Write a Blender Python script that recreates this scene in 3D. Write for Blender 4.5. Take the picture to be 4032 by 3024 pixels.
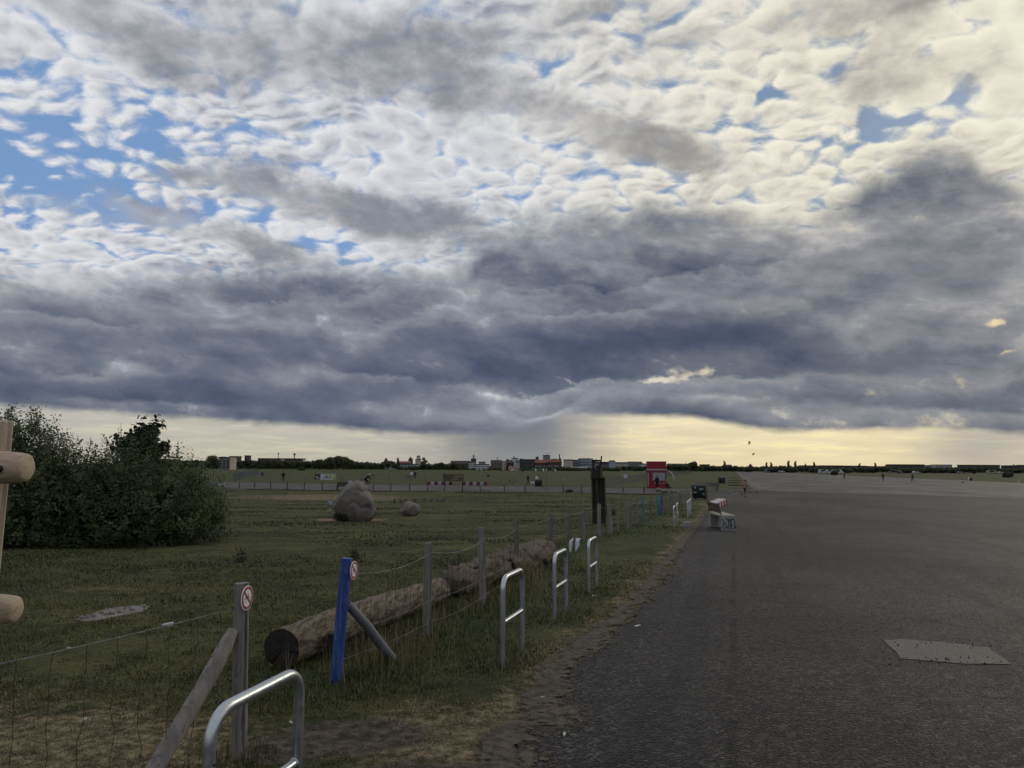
import bpy, bmesh, math, random
import numpy as np
from mathutils import Vector, Matrix, Euler, noise as mnoise
for _o in list(bpy.data.objects):
    bpy.data.objects.remove(_o, do_unlink=True)
SC = bpy.context.scene
COL = SC.collection
R = math.radians
# ------------------------------------------------------------------ camera
FPX, CX, CY = 2912.0, 2016.0, 1512.0        # photograph pixels
CAM_H, PITCH, ROLL = 1.6, 6.35, 0.3
cam_d = bpy.data.cameras.new('camera')
cam_d.sensor_fit = 'HORIZONTAL'; cam_d.sensor_width = 36.0
cam_d.lens = 36.0 * FPX / 4032.0
cam_d.clip_start = 0.05; cam_d.clip_end = 9000.0
cam = bpy.data.objects.new('camera', cam_d); COL.objects.link(cam)
cam.location = (0, 0, CAM_H)
cam.rotation_mode = 'QUATERNION'
_M = Matrix.Rotation(R(90 + PITCH), 3, 'X') @ Matrix.Rotation(R(ROLL), 3, 'Z')
cam.rotation_quaternion = _M.to_quaternion()
SC.camera = cam
SC.view_settings.view_transform = 'Standard'
SC.view_settings.look = 'None'
SC.view_settings.exposure = 0.0
SC.view_settings.gamma = 1.0
SC.view_settings.use_curve_mapping = False
SC.cycles.max_bounces = 6; SC.cycles.diffuse_bounces = 3; SC.cycles.glossy_bounces = 3
SC.cycles.transparent_max_bounces = 8
SC.cycles.use_denoising = True
SC.cycles.use_adaptive_sampling = True; SC.cycles.adaptive_threshold = 0.02; SC.cycles.adaptive_min_samples = 8

def ray(px, py):
    return (_M @ Vector(((px - CX) / FPX, -(py - CY) / FPX, -1.0))).normalized()
def azel(px, py):
    d = ray(px, py)
    return math.atan2(d.x, d.y), math.asin(d.z)
def srgb(r, g, b, a=1.0):
    f = lambda v: (v / 255.0) / 12.92 if v <= 10.3 else (((v / 255.0) + 0.055) / 1.055) ** 2.4
    return (f(r), f(g), f(b), a)

# ------------------------------------------------------------------ node graphs written as expressions
class E:
    def __init__(s, g, sock): s.g, s.s = g, sock
    def _m(s, op, b=None, c=None, sw=False): return s.g.m(op, b, s) if sw else s.g.m(op, s, b, c)
    def __add__(s, b): return s._m('ADD', b)
    __radd__ = __add__
    def __mul__(s, b): return s._m('MULTIPLY', b)
    __rmul__ = __mul__
    def __sub__(s, b): return s._m('SUBTRACT', b)
    def __rsub__(s, b): return s._m('SUBTRACT', b, sw=True)
    def __truediv__(s, b): return s._m('DIVIDE', b)
    def __rtruediv__(s, b): return s._m('DIVIDE', b, sw=True)
    def __neg__(s): return s._m('MULTIPLY', -1.0)
class Gr:
    def __init__(s, nt): s.nt = nt; s.N = nt.nodes; s.L = nt.links
    def put(s, v, sock):
        if isinstance(v, E): s.L.new(v.s, sock)
        elif v is not None:
            if hasattr(sock.default_value, '__len__'):
                if not hasattr(v, '__len__'): v = (v,) * len(sock.default_value)
                sock.default_value = tuple(v)[:len(sock.default_value)] if len(v) >= len(sock.default_value) else tuple(v) + (1.0,)
            else: sock.default_value = v
    def m(s, op, a, b=None, c=None, clamp=False):
        n = s.N.new('ShaderNodeMath'); n.operation = op; n.use_clamp = clamp
        for v, i in zip((a, b, c), n.inputs): s.put(v, i)
        return E(s, n.outputs[0])
    def vm(s, op, a, b=None, scale=None):
        n = s.N.new('ShaderNodeVectorMath'); n.operation = op
        s.put(a, n.inputs[0])
        if b is not None: s.put(b, n.inputs[1])
        if scale is not None: s.put(scale, n.inputs['Scale'])
        return E(s, n.outputs['Value'] if op in ('LENGTH', 'DISTANCE', 'DOT_PRODUCT') else n.outputs['Vector'])
    def vec(s, x, y, z=0.0):
        n = s.N.new('ShaderNodeCombineXYZ')
        for v, i in zip((x, y, z), n.inputs): s.put(v, i)
        return E(s, n.outputs[0])
    def sep(s, v):
        n = s.N.new('ShaderNodeSeparateXYZ'); s.put(v, n.inputs[0])
        return [E(s, o) for o in n.outputs]
    def noise(s, v, scale, detail=4.0, rough=0.55, dist=0.0, lac=2.0, color=False, dim='3D'):
        n = s.N.new('ShaderNodeTexNoise'); n.noise_dimensions = dim
        s.put(v, n.inputs['Vector'])
        for k, x in (('Scale', scale), ('Detail', detail), ('Roughness', rough), ('Distortion', dist), ('Lacunarity', lac)): s.put(x, n.inputs[k])
        return E(s, n.outputs['Color' if color else 'Fac'])
    def voronoi(s, v, scale, feature='F1', rand=1.0, out='Distance', smooth=None, detail=0.0, dim='3D'):
        n = s.N.new('ShaderNodeTexVoronoi'); n.feature = feature; n.voronoi_dimensions = dim
        s.put(v, n.inputs['Vector']); s.put(scale, n.inputs['Scale']); s.put(rand, n.inputs['Randomness'])
        if 'Detail' in n.inputs: s.put(detail, n.inputs['Detail'])
        if smooth is not None: s.put(smooth, n.inputs['Smoothness'])
        return E(s, n.outputs[out])
    def sm(s, x, a, b, lo=0.0, hi=1.0, kind='SMOOTHSTEP'):
        n = s.N.new('ShaderNodeMapRange'); n.interpolation_type = kind; n.clamp = True
        for v, i in zip((x, a, b, lo, hi), n.inputs): s.put(v, i)
        return E(s, n.outputs[0])
    def lin(s, x, a, b, lo=0.0, hi=1.0): return s.sm(x, a, b, lo, hi, 'LINEAR')
    def curve(s, x, pts):
        """piecewise smooth curve through pts [(x,y)...] in real units"""
        xs = [p[0] for p in pts]; ys = [p[1] for p in pts]
        x0, x1, y0, y1 = min(xs), max(xs), min(ys), max(ys)
        if y1 - y0 < 1e-9: y1 = y0 + 1e-6
        n = s.N.new('ShaderNodeFloatCurve'); c = n.mapping.curves[0]
        P = [((a - x0) / (x1 - x0), (b - y0) / (y1 - y0)) for a, b in sorted(pts)]
        while len(c.points) < len(P): c.points.new(0.5, 0.5)
        for q, (a, b) in zip(c.points, P): q.location = (a, b); q.handle_type = 'AUTO_CLAMPED'
        n.mapping.update()
        s.put(s.lin(x, x0, x1), n.inputs['Value'])
        return E(s, n.outputs[0]) * (y1 - y0) + y0
    def mix(s, f, a, b, blend='MIX'):
        n = s.N.new('ShaderNodeMix'); n.data_type = 'RGBA'; n.blend_type = blend; n.clamp_factor = True
        s.put(f, n.inputs[0]); s.put(a, n.inputs[6]); s.put(b, n.inputs[7])
        return E(s, n.outputs[2])
    def ramp(s, f, stops, interp='LINEAR'):
        n = s.N.new('ShaderNodeValToRGB'); n.color_ramp.interpolation = interp
        e = n.color_ramp.elements
        while len(e) < len(stops): e.new(0.5)
        for q, (p, c) in zip(e, stops): q.position = p; q.color = c
        s.put(f, n.inputs[0]); return E(s, n.outputs[0])
    def bump(s, h, strength=0.5, dist=0.02, normal=None):
        n = s.N.new('ShaderNodeBump'); s.put(h, n.inputs['Height'])
        n.inputs['Strength'].default_value = strength; n.inputs['Distance'].default_value = dist
        if normal is not None: s.put(normal, n.inputs['Normal'])
        return E(s, n.outputs[0])
    def tex(s, out='Generated'): 
        return E(s, s.N.new('ShaderNodeTexCoord').outputs[out])
    def attr(s, name, out='Fac', kind='GEOMETRY'):
        n = s.N.new('ShaderNodeAttribute'); n.attribute_name = name; n.attribute_type = kind
        return E(s, n.outputs[out])
    def pos(s): return E(s, s.N.new('ShaderNodeNewGeometry').outputs['Position'])
    def rnd(s): return E(s, s.N.new('ShaderNodeObjectInfo').outputs['Random'])
# ------------------------------------------------------------------ sky and sun
SUN_AZ, SUN_EL = R(43), R(20)       # ahead and to the right, behind the clouds
world = bpy.data.worlds.new('World'); SC.world = world; world.use_nodes = True
def build_sky():
    nt = world.node_tree; nt.nodes.clear()
    g = Gr(nt)
    d = g.tex('Generated')
    x, y, z = g.sep(d)
    az = g.m('ARCTAN2', x, y)
    el = g.m('ARCSINE', z)
    zp = g.m('MAXIMUM', z, 0.0)
    inv = 1.0 / (zp + 0.055)
    p = g.vec(x * inv, y * inv, 0.0)            # seen on a flat cloud deck
    # slow warps of direction
    wn = g.sep(g.noise(d, 3.0, 5, 0.55, color=True))
    wf = g.sep(g.noise(d, 14.0, 6, 0.6, color=True))
    W = lambda k, a, b: (wn[k] - 0.5) * a + (wf[k] - 0.5) * b
    azw = az + W(0, 0.10, 0.06)
    elw = el + W(1, 0.05, 0.035)
    def AE(pts): return [azel(*q) for q in pts]
    def blob(px, py, rx, ry, rot=0.0, soft=1.0, a=azw, e=elw):
        """soft patch of sky centred on a compass bearing and elevation"""
        a0, e0 = azel(px, py); c, s_ = math.cos(R(rot)), math.sin(R(rot))
        rx, ry = rx / FPX, ry / FPX
        da, de = a - a0, e - e0
        u = (da * c + de * s_) * (1 / rx); v = (de * c - da * s_) * (1 / ry)
        q = u * u + v * v
        return g.m('EXPONENT', q * -soft)
    # warmth towards the hidden sun
    sd = Vector((math.sin(SUN_AZ) * math.cos(SUN_EL), math.cos(SUN_AZ) * math.cos(SUN_EL), math.sin(SUN_EL)))
    cs = g.vm('DOT_PRODUCT', d, sd)
    warm = g.sm(cs, 0.70, 0.985)
    # ---- clear sky
    nis = nt.nodes.new('ShaderNodeTexSky'); nis.sky_type = 'NISHITA'
    nis.sun_disc = False; nis.sun_elevation = SUN_EL; nis.sun_rotation = SUN_AZ
    nis.altitude = 50; nis.air_density = 1.0; nis.dust_density = 0.6; nis.ozone_density = 2.0
    clear = g.mix(1.0, E(g, nis.outputs[0]), (0.115, 0.115, 0.115, 1), 'MULTIPLY')
    clear = g.mix(0.8, clear, g.mix(warm, srgb(122, 157, 205), srgb(106, 131, 160)))
    # ---- high broken deck (altocumulus): cells with blue gaps
    inv2 = 1.0 / (zp + 0.30)
    p2 = g.vec(x * inv2, y * inv2, 0.0)
    pr = g.vm('ADD', p2, g.vm('SCALE', g.vm('SUBTRACT', g.noise(p2, 5.0, 3, 0.5, color=True, dim='2D'), (0.5, 0.5, 0.5)), scale=0.10))
    pw = g.vm('MULTIPLY', pr, (0.95, 1.15, 1.0))
    def deck_d(v):
        cell = g.voronoi(v, 21.0, 'SMOOTH_F1', 0.9, smooth=0.35, dim='2D')
        return (g.noise(v, 13.0, 7, 0.60, dim='2D') - 0.5) * 1.25 + (0.40 - cell) * 0.72
    dd = deck_d(pw)
    big = g.noise(p, 1.3, 3, 0.5, dim='2D')
    gaps = (blob(240, 560, 480, 300, -8) * 0.34 + blob(1000, 640, 560, 170, -12) * 0.17
            + blob(120, 730, 300, 70, 0) * 0.42 + blob(1300, 960, 200, 45, -20) * 0.4 + blob(700, 850, 300, 50, 0) * 0.35
            + blob(3480, 490, 260, 50, 10) * 0.55 + blob(3010, 400, 90, 40, 15) * 0.45 + blob(2330, 320, 300, 110, 0) * 0.12
            + blob(1700, 330, 90, 50, 0) * 0.40 + blob(3300, 200, 130, 90, 40) * 0.2 + blob(2300, 680, 420, 70, -5) * 0.10
            + blob(1900, 700, 500, 140, 0) * 0.08)
    dens = dd + (big - 0.5) * 0.40 + 0.46 - gaps * 0.92
    cov = g.sm(dens, -0.10, 0.38)
    # edges towards the sun catch the light
    su = g.vec(math.sin(SUN_AZ) * -0.010, math.cos(SUN_AZ) * -0.016, 0.0)
    lit = dd - deck_d(g.vm('ADD', pw, su))
    body = g.sm(dens, 0.10, 0.75)
    white = g.mix(warm, srgb(243, 242, 241), srgb(255, 249, 226))
    greyc = g.mix(warm, srgb(146, 151, 166), srgb(172, 167, 157))
    deck = g.mix(g.m('MINIMUM', (body * 0.42 + g.sm(lit, 0.26, -0.40) * g.sm(big, 0.40, 0.62, 0.78, 0.34)) * (1.0 - warm * 0.30), 1.0), white, greyc)
    fbf = g.noise(d, 40.0, 4, 0.6)
    sky = g.mix(cov * 0.96, clear, deck)
    # ---- grey patches hanging below that deck
    gp = g.noise(g.vm('ADD', p2, (3.1, 1.7, 0)), 4.2, 8, 0.60, 0.0, dim='2D')
    gm = (blob(430, 90, 620, 120, -14) * 0.50 + blob(1080, 190, 560, 150, -10) * 0.62 + blob(1720, 160, 330, 140, 0) * 0.38
          + blob(2150, 470, 650, 95, -17) * 0.60 + blob(2700, 620, 420, 90, -12) * 0.55 + blob(800, 700, 260, 45, -5) * 0.55
          + blob(1250, 800, 520, 90, -18) * 0.62 + blob(1750, 900, 420, 80, -14) * 0.55 + blob(250, 830, 420, 40, -4) * 0.40
          + blob(2650, 230, 420, 90, 0) * 0.36 + blob(3550, -10, 650, 60, 0) * 0.8 + blob(3350, 330, 300, 100, 10) * 0.2
          + blob(2360, 40, 160, 50, 0) * 0.34 + blob(1000, 960, 500, 70, -10) * 0.6 + blob(3900, 250, 160, 60, 0) * 0.35
          + blob(560, 820, 300, 50, -4) * 0.3)
    gd = g.sm((gp - 0.5) * 1.5 + gm, 0.14, 0.74)
    gcol = g.mix(g.sm(gp, 0.35, 0.68), g.mix(warm, srgb(178, 179, 184), srgb(216, 210, 196)), g.mix(warm, srgb(126, 130, 140), srgb(148, 145, 140)))
    sky = g.mix(gd * 0.9, sky, gcol)
    # ---- low dark bank
    top = g.curve(az, AE([(-2600, 1000), (-1200, 1090), (0, 1060), (400, 1085), (800, 1050), (1300, 1040), (1700, 1060), (1950, 930), (2200, 830), (2700, 790), (3130, 850), (3260, 800), (3500, 650), (3650, 590), (3900, 650), (4100, 730), (5200, 800), (7000, 900)]))
    bot = g.curve(az, AE([(-2600, 1640), (-800, 1610), (0, 1600), (300, 1622), (700, 1652), (1200, 1675), (1700, 1708), (2050, 1692), (2350, 1640), (2600, 1640), (2950, 1692), (3250, 1700), (3700, 1690), (4050, 1712), (5200, 1700), (7000, 1680)]))
    edge = W(1, 0.05, 0.05) + (g.noise(d, 34.0, 5, 0.6) - 0.5) * 0.022
    bt = g.sm(top - el + edge, -0.022, 0.030)
    lowe = (g.noise(g.vm('MULTIPLY', d, (1.0, 1.0, 2.2)), 22.0, 5, 0.55) - 0.5) * 0.014 + (wn[2] - 0.5) * 0.012
    bb = g.sm(el - bot + lowe, -0.004, 0.0075)
    rel = g.lin((el - bot) / (top - bot), 0.0, 1.0)
    def bank_h(e):
        pb = g.vec(az + wf[0] * 0.03, e * 2.2 + az * 0.24 + wf[1] * 0.03, 0.3)
        return g.noise(pb, 6.0, 7, 0.60, 0.0, dim='2D')
    h0 = bank_h(el); h1 = bank_h(el + 0.030)
    b1 = g.noise(g.vec(az, el * 2.8 + az * 0.15, 0.0), 2.6, 4, 0.5, dim='2D')
    light = (h0 - h1) * 0.95 + (b1 - 0.5) * 0.75 + (h0 - 0.5) * 0.40
    light = light + g.curve(rel, [(0, -0.20), (0.12, -0.22), (0.3, -0.12), (0.5, 0.03), (0.75, 0.06), (1, 0.12)])
    light = light + warm * 0.03
    # overlapping rolls: bright upper rim, darker belly
    nl = g.noise(g.vec(az + wf[0] * 0.05, el * 1.7 + wf[1] * 0.03, 0.0), 9.0, 7, 0.60, dim='2D')
    nk = g.noise(g.vec(az, el * 2.0, 0.0), 5.0, 3, 0.5, dim='2D')
    for k, (pts, amp, rim, belly, op) in enumerate((
            ([(-2600, 1150), (-800, 1190), (0, 1150), (700, 1200), (1300, 1150), (1900, 1130), (2500, 1080), (3000, 1040), (3500, 900), (4032, 960), (5600, 1000), (7000, 1050)], 0.085, 0.24, -0.05, 0.75),
            ([(-2600, 1330), (-800, 1300), (0, 1290), (600, 1270), (1200, 1260), (1800, 1240), (2300, 1190), (2900, 1170), (3250, 1240), (3600, 1330), (4032, 1300), (5600, 1320), (7000, 1350)], 0.080, 0.22, -0.32, 0.85),
            ([(-2600, 1480), (-800, 1470), (0, 1460), (600, 1450), (1200, 1470), (1600, 1500), (2000, 1540), (2350, 1500), (2800, 1500), (3300, 1470), (3700, 1480), (4032, 1450), (5600, 1470), (7000, 1480)], 0.060, 0.16, -0.42, 0.80),
            ([(-2600, 1570), (-800, 1560), (0, 1550), (700, 1575), (1300, 1600), (1750, 1630), (2100, 1640), (2300, 1570), (2700, 1570), (3300, 1620), (3800, 1610), (4300, 1620), (5600, 1620), (7000, 1610)], 0.040, 0.14, -0.46, 0.80))):
        t = g.curve(az, AE(pts)) - el + (nl - 0.5) * amp + (b1 - 0.5) * amp * 0.6
        soft = g.sm(nk, 0.42, 0.62, 0.004, 0.022)
        msk = g.sm(t / soft, -1.0, 1.0)
        tt = t * (1 / 0.016)
        lk = g.m('EXPONENT', -(tt * tt)) * rim + g.lin(t, 0.0, 0.075) * belly + (h0 - h1) * 0.8 + (b1 - 0.5) * 0.5 + warm * 0.05
        light = light + (lk - light) * (msk * op)
    light = light + 0.07 - blob(2750, 1310, 560, 50, 5) * 0.20 + blob(2120, 1610, 300, 60, -5) * 0.26 + blob(600, 1130, 700, 60, 0) * 0.14 + blob(2600, 950, 600, 110, 0) * 0.12 + blob(2300, 1520, 420, 40, 0) * 0.22 + blob(4150, 1200, 200, 300, 0) * 0.14 - blob(3750, 830, 330, 130, 0) * 0.14 + blob(3600, 1380, 500, 80, 0) * 0.12 - blob(700, 1580, 900, 60, -3) * 0.10
    bank = g.ramp(g.lin(light, -0.56, 0.54), [(0.0, srgb(59, 71, 96)), (0.25, srgb(78, 88, 110)), (0.5, srgb(105, 112, 128)), (0.75, srgb(141, 145, 155)), (1.0, srgb(190, 192, 196))])
    bank = g.mix(warm * 0.45, bank, g.mix(1.0, bank, (1.14, 1.03, 0.84, 1), 'MULTIPLY'))
    # holes where the light breaks through
    hole = (blob(1140, 1192, 60, 24, -15) + blob(3130, 1358, 90, 22, 8) + blob(2640, 1462, 170, 14, 10) * 0.9 + blob(3885, 1292, 46, 17, 0) * 1.3
            + blob(3920, 1405, 34, 11, 0) * 1.1 + blob(1950, 1540, 240, 12, -3) * 0.7 + blob(2330, 1490, 330, 13, 2) * 0.75 + blob(3790, 1515, 26, 18, 0) * 0.5 + blob(800, 1555, 60, 16, 0) * 0.35 + blob(4080, 1120, 70, 200, 0) * 0.25)
    hole = g.sm(hole * 0.70 + (h0 - h1) * 2.2 + (fbf - 0.5) * 1.3, 0.40, 1.15)
    bank = g.mix(hole * 0.85, bank, g.mix(warm, srgb(214, 214, 220), srgb(246, 226, 176)))
    # ---- strip of light under the bank
    hg = g.lin(el, 0.0, 0.065)
    yel = g.curve(az, [(azel(-2500, 1800)[0], 0.25), (azel(0, 1800)[0], 0.18), (azel(900, 1800)[0], 0.30), (azel(1700, 1800)[0], 0.22), (azel(2000, 1800)[0], 0.22), (azel(2350, 1800)[0], 0.55), (azel(2800, 1800)[0], 0.90), (azel(3400, 1800)[0], 1.0), (azel(3750, 1800)[0], 0.62), (azel(4000, 1800)[0], 0.50), (azel(5200, 1800)[0], 0.75), (azel(7000, 1800)[0], 0.4)])
    strip = g.mix(yel, g.mix(hg, srgb(170, 170, 162), srgb(172, 173, 175)), g.mix(hg, srgb(234, 216, 176), srgb(244, 231, 194)))
    st = g.noise(g.vec(az * 1.0, el * 9.0, 0.0), 9.0, 6, 0.6, 0.4)
    st2 = g.noise(g.vec(az * 1.0, el * 14.0, 2.0), 24.0, 5, 0.6, 0.3)
    strip = g.mix(g.sm(st + (st2 - 0.5) * 0.5, 0.50, 0.66) * (0.30 + 0.6 * yel) * g.sm(el, 0.008, 0.022), strip, g.mix(yel, srgb(212, 204, 186), srgb(255, 236, 178)))
    strip = g.mix(g.sm(st, 0.52, 0.36) * 0.35, strip, g.mix(yel, srgb(146, 150, 158), srgb(214, 198, 160)))
    # rain falling from the bank
    ra = g.curve(az + (wf[2] - 0.5) * 0.015 + el * 0.10, [(azel(1350, 1760)[0], 0.0), (azel(1650, 1760)[0], 0.15), (azel(1850, 1760)[0], 0.72), (azel(2060, 1760)[0], 0.92), (azel(2250, 1760)[0], 0.55), (azel(2500, 1760)[0], 0.0)])
    strip = g.mix(ra * g.sm(el, 0.0, 0.05, 0.75, 1.0), strip, srgb(112, 117, 128))
    strip = g.mix(blob(3850, 1740, 160, 90, 0) * 0.6, strip, srgb(168, 164, 158))
    sky = g.mix(bt, sky, bank)
    sky = g.mix(bb, strip, sky)
    # below the horizon
    sky = g.mix(g.sm(el, -0.002, -0.03), sky, srgb(90, 88, 80))
    bg = nt.nodes.new('ShaderNodeBackground'); g.put(sky, bg.inputs['Color']); bg.inputs['Strength'].default_value = 1.0
    out = nt.nodes.new('ShaderNodeOutputWorld'); nt.links.new(bg.outputs[0], out.inputs[0])
build_sky()
world.cycles.sampling_method = 'MANUAL'; world.cycles.sample_map_resolution = 512
sun_d = bpy.data.lights.new('sun', 'SUN'); sun_d.energy = 0.6; sun_d.angle = R(14); sun_d.color = (1.0, 0.90, 0.74)
sun = bpy.data.objects.new('sun', sun_d); COL.objects.link(sun)
sun.rotation_euler = Vector((math.sin(SUN_AZ) * math.cos(SUN_EL), math.cos(SUN_AZ) * math.cos(SUN_EL), math.sin(SUN_EL))).to_track_quat('Z', 'Y').to_euler()
# ------------------------------------------------------------------ terrain: a gentle fall from the camera to the flat airfield
FLOOR = 1.3
def tz(x, y):
    a = 0.0225 * np.maximum(np.asarray(y, dtype=float), -40.0)
    return np.log(np.exp(-8.0 * a) + np.exp(-8.0 * FLOOR)) / 8.0
def tzf(x, y): return float(tz(x, y))
def P(px, py):
    """the point of the ground seen at a photograph pixel"""
    d = ray(px, py); t = 3.0
    for _ in range(60):
        zg = tzf(0, d.y * t)
        t += 0.8 * ((zg - CAM_H) / min(d.z, -1e-4) - t)
    return Vector((d.x * t, d.y * t, tzf(0, d.y * t)))
def AT(px, py, depth):
    d = ray(px, py); t = depth / d.y
    return Vector((d.x * t, d.y * t, CAM_H + d.z * t))
def GP(x, y, dz=0.0): return Vector((x, y, tzf(x, y) + dz))
def hpx(n, depth): return n * depth / FPX      # size of n photograph pixels at a depth
RND = random.Random(7)
NPR = np.random.default_rng(11)

# ------------------------------------------------------------------ mesh builder
class MB:
    def __init__(s): s.v = []; s.f = []; s.m = []
    def add(s, vs, fs, m=0):
        o = len(s.v); s.v += [tuple(v) for v in vs]
        for f in fs: s.f.append(tuple(i + o for i in f)); s.m.append(m)
        return s
    def box(s, c, size, rot=None, m=0, taper=(1, 1), bevel=0.0):
        hx, hy, hz = size[0] / 2, size[1] / 2, size[2] / 2
        if bevel > 0:
            bm = bmesh.new(); bmesh.ops.create_cube(bm, size=1.0)
            for v in bm.verts:
                k = (taper if v.co.z > 0 else (1, 1))
                v.co = Vector((v.co.x * size[0] * k[0], v.co.y * size[1] * k[1], v.co.z * size[2]))
            bmesh.ops.bevel(bm, geom=bm.edges[:], offset=bevel, segments=2, affect='EDGES', profile=0.5)
            bm.verts.index_update()
            V = [v.co.copy() for v in bm.verts]; F = [[v.index for v in f.verts] for f in bm.faces]; bm.free()
        else:
            V = [Vector((sx * hx * (taper[0] if sz > 0 else 1), sy * hy * (taper[1] if sz > 0 else 1), sz * hz)) for sz in (-1, 1) for sy in (-1, 1) for sx in (-1, 1)]
            F = [(0, 2, 3, 1), (4, 5, 7, 6), (0, 1, 5, 4), (2, 6, 7, 3), (0, 4, 6, 2), (1, 3, 7, 5)]
        M = rot if rot is not None else Matrix.Identity(3)
        c = Vector(c)
        return s.add([M @ v + c for v in V], F, m)
    def tube(s, pts, r, n=10, m=0, cap=True, ring=None):
        pts = [Vector(p) for p in pts]; k = len(pts)
        rs = r if hasattr(r, '__len__') else [r] * k
        o = len(s.v); up = None; V = []; F = []
        for i, p in enumerate(pts):
            t = (pts[min(i + 1, k - 1)] - pts[max(i - 1, 0)]).normalized()
            if up is None:
                up = Vector((0, 0, 1)) if abs(t.z) < 0.95 else Vector((0, 1, 0))
            a = (up - t * up.dot(t)).normalized(); b = t.cross(a); up = a
            for j in range(n):
                th = 2 * math.pi * j / n
                q = 1.0 if ring is None else ring(i, j, th)
                V.append(p + (a * math.cos(th) + b * math.sin(th)) * rs[i] * q)
        for i in range(k - 1):
            for j in range(n):
                j2 = (j + 1) % n
                F.append((i * n + j, i * n + j2, (i + 1) * n + j2, (i + 1) * n + j))
        if cap:
            F.append(tuple(range(n - 1, -1, -1))); F.append(tuple((k - 1) * n + j for j in range(n)))
        return s.add(V, F, m)
    def lathe(s, prof, n=24, m=0, c=(0, 0, 0)):
        c = Vector(c); V = []; F = []
        for (r, z) in prof:
            for j in range(n):
                th = 2 * math.pi * j / n; V.append(c + Vector((r * math.cos(th), r * math.sin(th), z)))
        for i in range(len(prof) - 1):
            for j in range(n):
                j2 = (j + 1) % n; F.append((i * n + j, i * n + j2, (i + 1) * n + j2, (i + 1) * n + j))
        F.append(tuple(range(n - 1, -1, -1))); F.append(tuple((len(prof) - 1) * n + j for j in range(n)))
        return s.add(V, F, m)
    def torus(s, c, R0, r, axis='x', n=28, k=6, m=0):
        c = Vector(c); V = []; F = []
        for i in range(n):
            a = 2 * math.pi * i / n
            for j in range(k):
                b = 2 * math.pi * j / k; rr = R0 + r * math.cos(b)
                u, v, w = rr * math.cos(a), rr * math.sin(a), r * math.sin(b)
                V.append(c + (Vector((w, u, v)) if axis == 'x' else Vector((u, w, v)) if axis == 'y' else Vector((u, v, w))))
        for i in range(n):
            for j in range(k):
                F.append((i * k + j, ((i + 1) % n) * k + j, ((i + 1) % n) * k + (j + 1) % k, i * k + (j + 1) % k))
        return s.add(V, F, m)
    def ball(s, c, r, m=0, n=12, k=8, f=None):
        r = r if hasattr(r, '__len__') else (r, r, r); c = Vector(c); V = []; F = []
        for i in range(1, k):
            ph = math.pi * i / k
            for j in range(n):
                th = 2 * math.pi * j / n
                d = Vector((math.sin(ph) * math.cos(th), math.sin(ph) * math.sin(th), math.cos(ph)))
                q = 1.0 if f is None else f(d)
                V.append(c + Vector((d.x * r[0], d.y * r[1], d.z * r[2])) * q)
        t = len(V); V.append(c + Vector((0, 0, r[2]))); V.append(c - Vector((0, 0, r[2])))
        for i in range(k - 2):
            for j in range(n):
                j2 = (j + 1) % n; F.append((i * n + j, (i + 1) * n + j, (i + 1) * n + j2, i * n + j2))
        for j in range(n):
            j2 = (j + 1) % n; F.append((t, j, j2)); F.append((t + 1, (k - 2) * n + j2, (k - 2) * n + j))
        return s.add(V, F, m)
    def prism(s, poly, y0, y1, m=0, plane='xz'):
        n = len(poly)
        mk = (lambda p, w: (p[0], w, p[1])) if plane == 'xz' else (lambda p, w: (w, p[0], p[1])) if plane == 'yz' else (lambda p, w: (p[0], p[1], w))
        V = [mk(p, y0) for p in poly] + [mk(p, y1) for p in poly]
        F = [tuple(range(n)), tuple(range(2 * n - 1, n - 1, -1))] + [(i, i + n, (i + 1) % n + n, (i + 1) % n) for i in range(n)]
        return s.add(V, F, m)
    def mesh(s, name, mats, smooth=False, fix=True):
        me = bpy.data.meshes.new(name)
        me.from_pydata(s.v, [], s.f)
        for x in (mats if isinstance(mats, (list, tuple)) else [mats]): me.materials.append(x)
        if any(s.m): me.polygons.foreach_set('material_index', s.m)
        if fix:
            bm = bmesh.new(); bm.from_mesh(me); bmesh.ops.recalc_face_normals(bm, faces=bm.faces[:]); bm.to_mesh(me); bm.free()
        if smooth:
            me.polygons.foreach_set('use_smooth', [True] * len(me.polygons))
            if smooth != 'all':
                bm = bmesh.new(); bm.from_mesh(me)
                for e in bm.edges:
                    if len(e.link_faces) == 2 and e.calc_face_angle(0) > R(40): e.smooth = False
                bm.to_mesh(me); bm.free()
        me.update(); return me
    def build(s, name, mats, parent=None, smooth=False, loc=None, fix=True):
        return obj(name, s.mesh(name, mats, smooth, fix), parent, loc)
def obj(name, me, parent=None, loc=None):
    o = bpy.data.objects.new(name, me); COL.objects.link(o)
    if loc is not None: o.location = loc
    if parent is not None: o.parent = parent
    return o
def tag(o, label=None, cat=None, group=None, kind=None):
    for k, v in (('label', label), ('category', cat), ('group', group), ('kind', kind)):
        if v: o[k] = v
    return o
def thing(name, label, cat, loc=(0, 0, 0), rz=0.0, group=None):
    o = bpy.data.objects.new(name, None); COL.objects.link(o); o.empty_display_size = 0.2
    o.location = loc; o.rotation_euler = (0, 0, rz)
    return tag(o, label, cat, group)
def copy_tree(o, parent=None, loc=None, rz=None, label=None, scale=None):
    c = o.copy(); COL.objects.link(c); c.parent = parent
    for ch in o.children: copy_tree(ch, c)
    if loc is not None: c.location = loc
    if rz is not None: c.rotation_euler = (0, 0, rz)
    if label: c['label'] = label
    if scale is not None: c.scale = scale if hasattr(scale, '__len__') else (scale,) * 3
    return c
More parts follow.
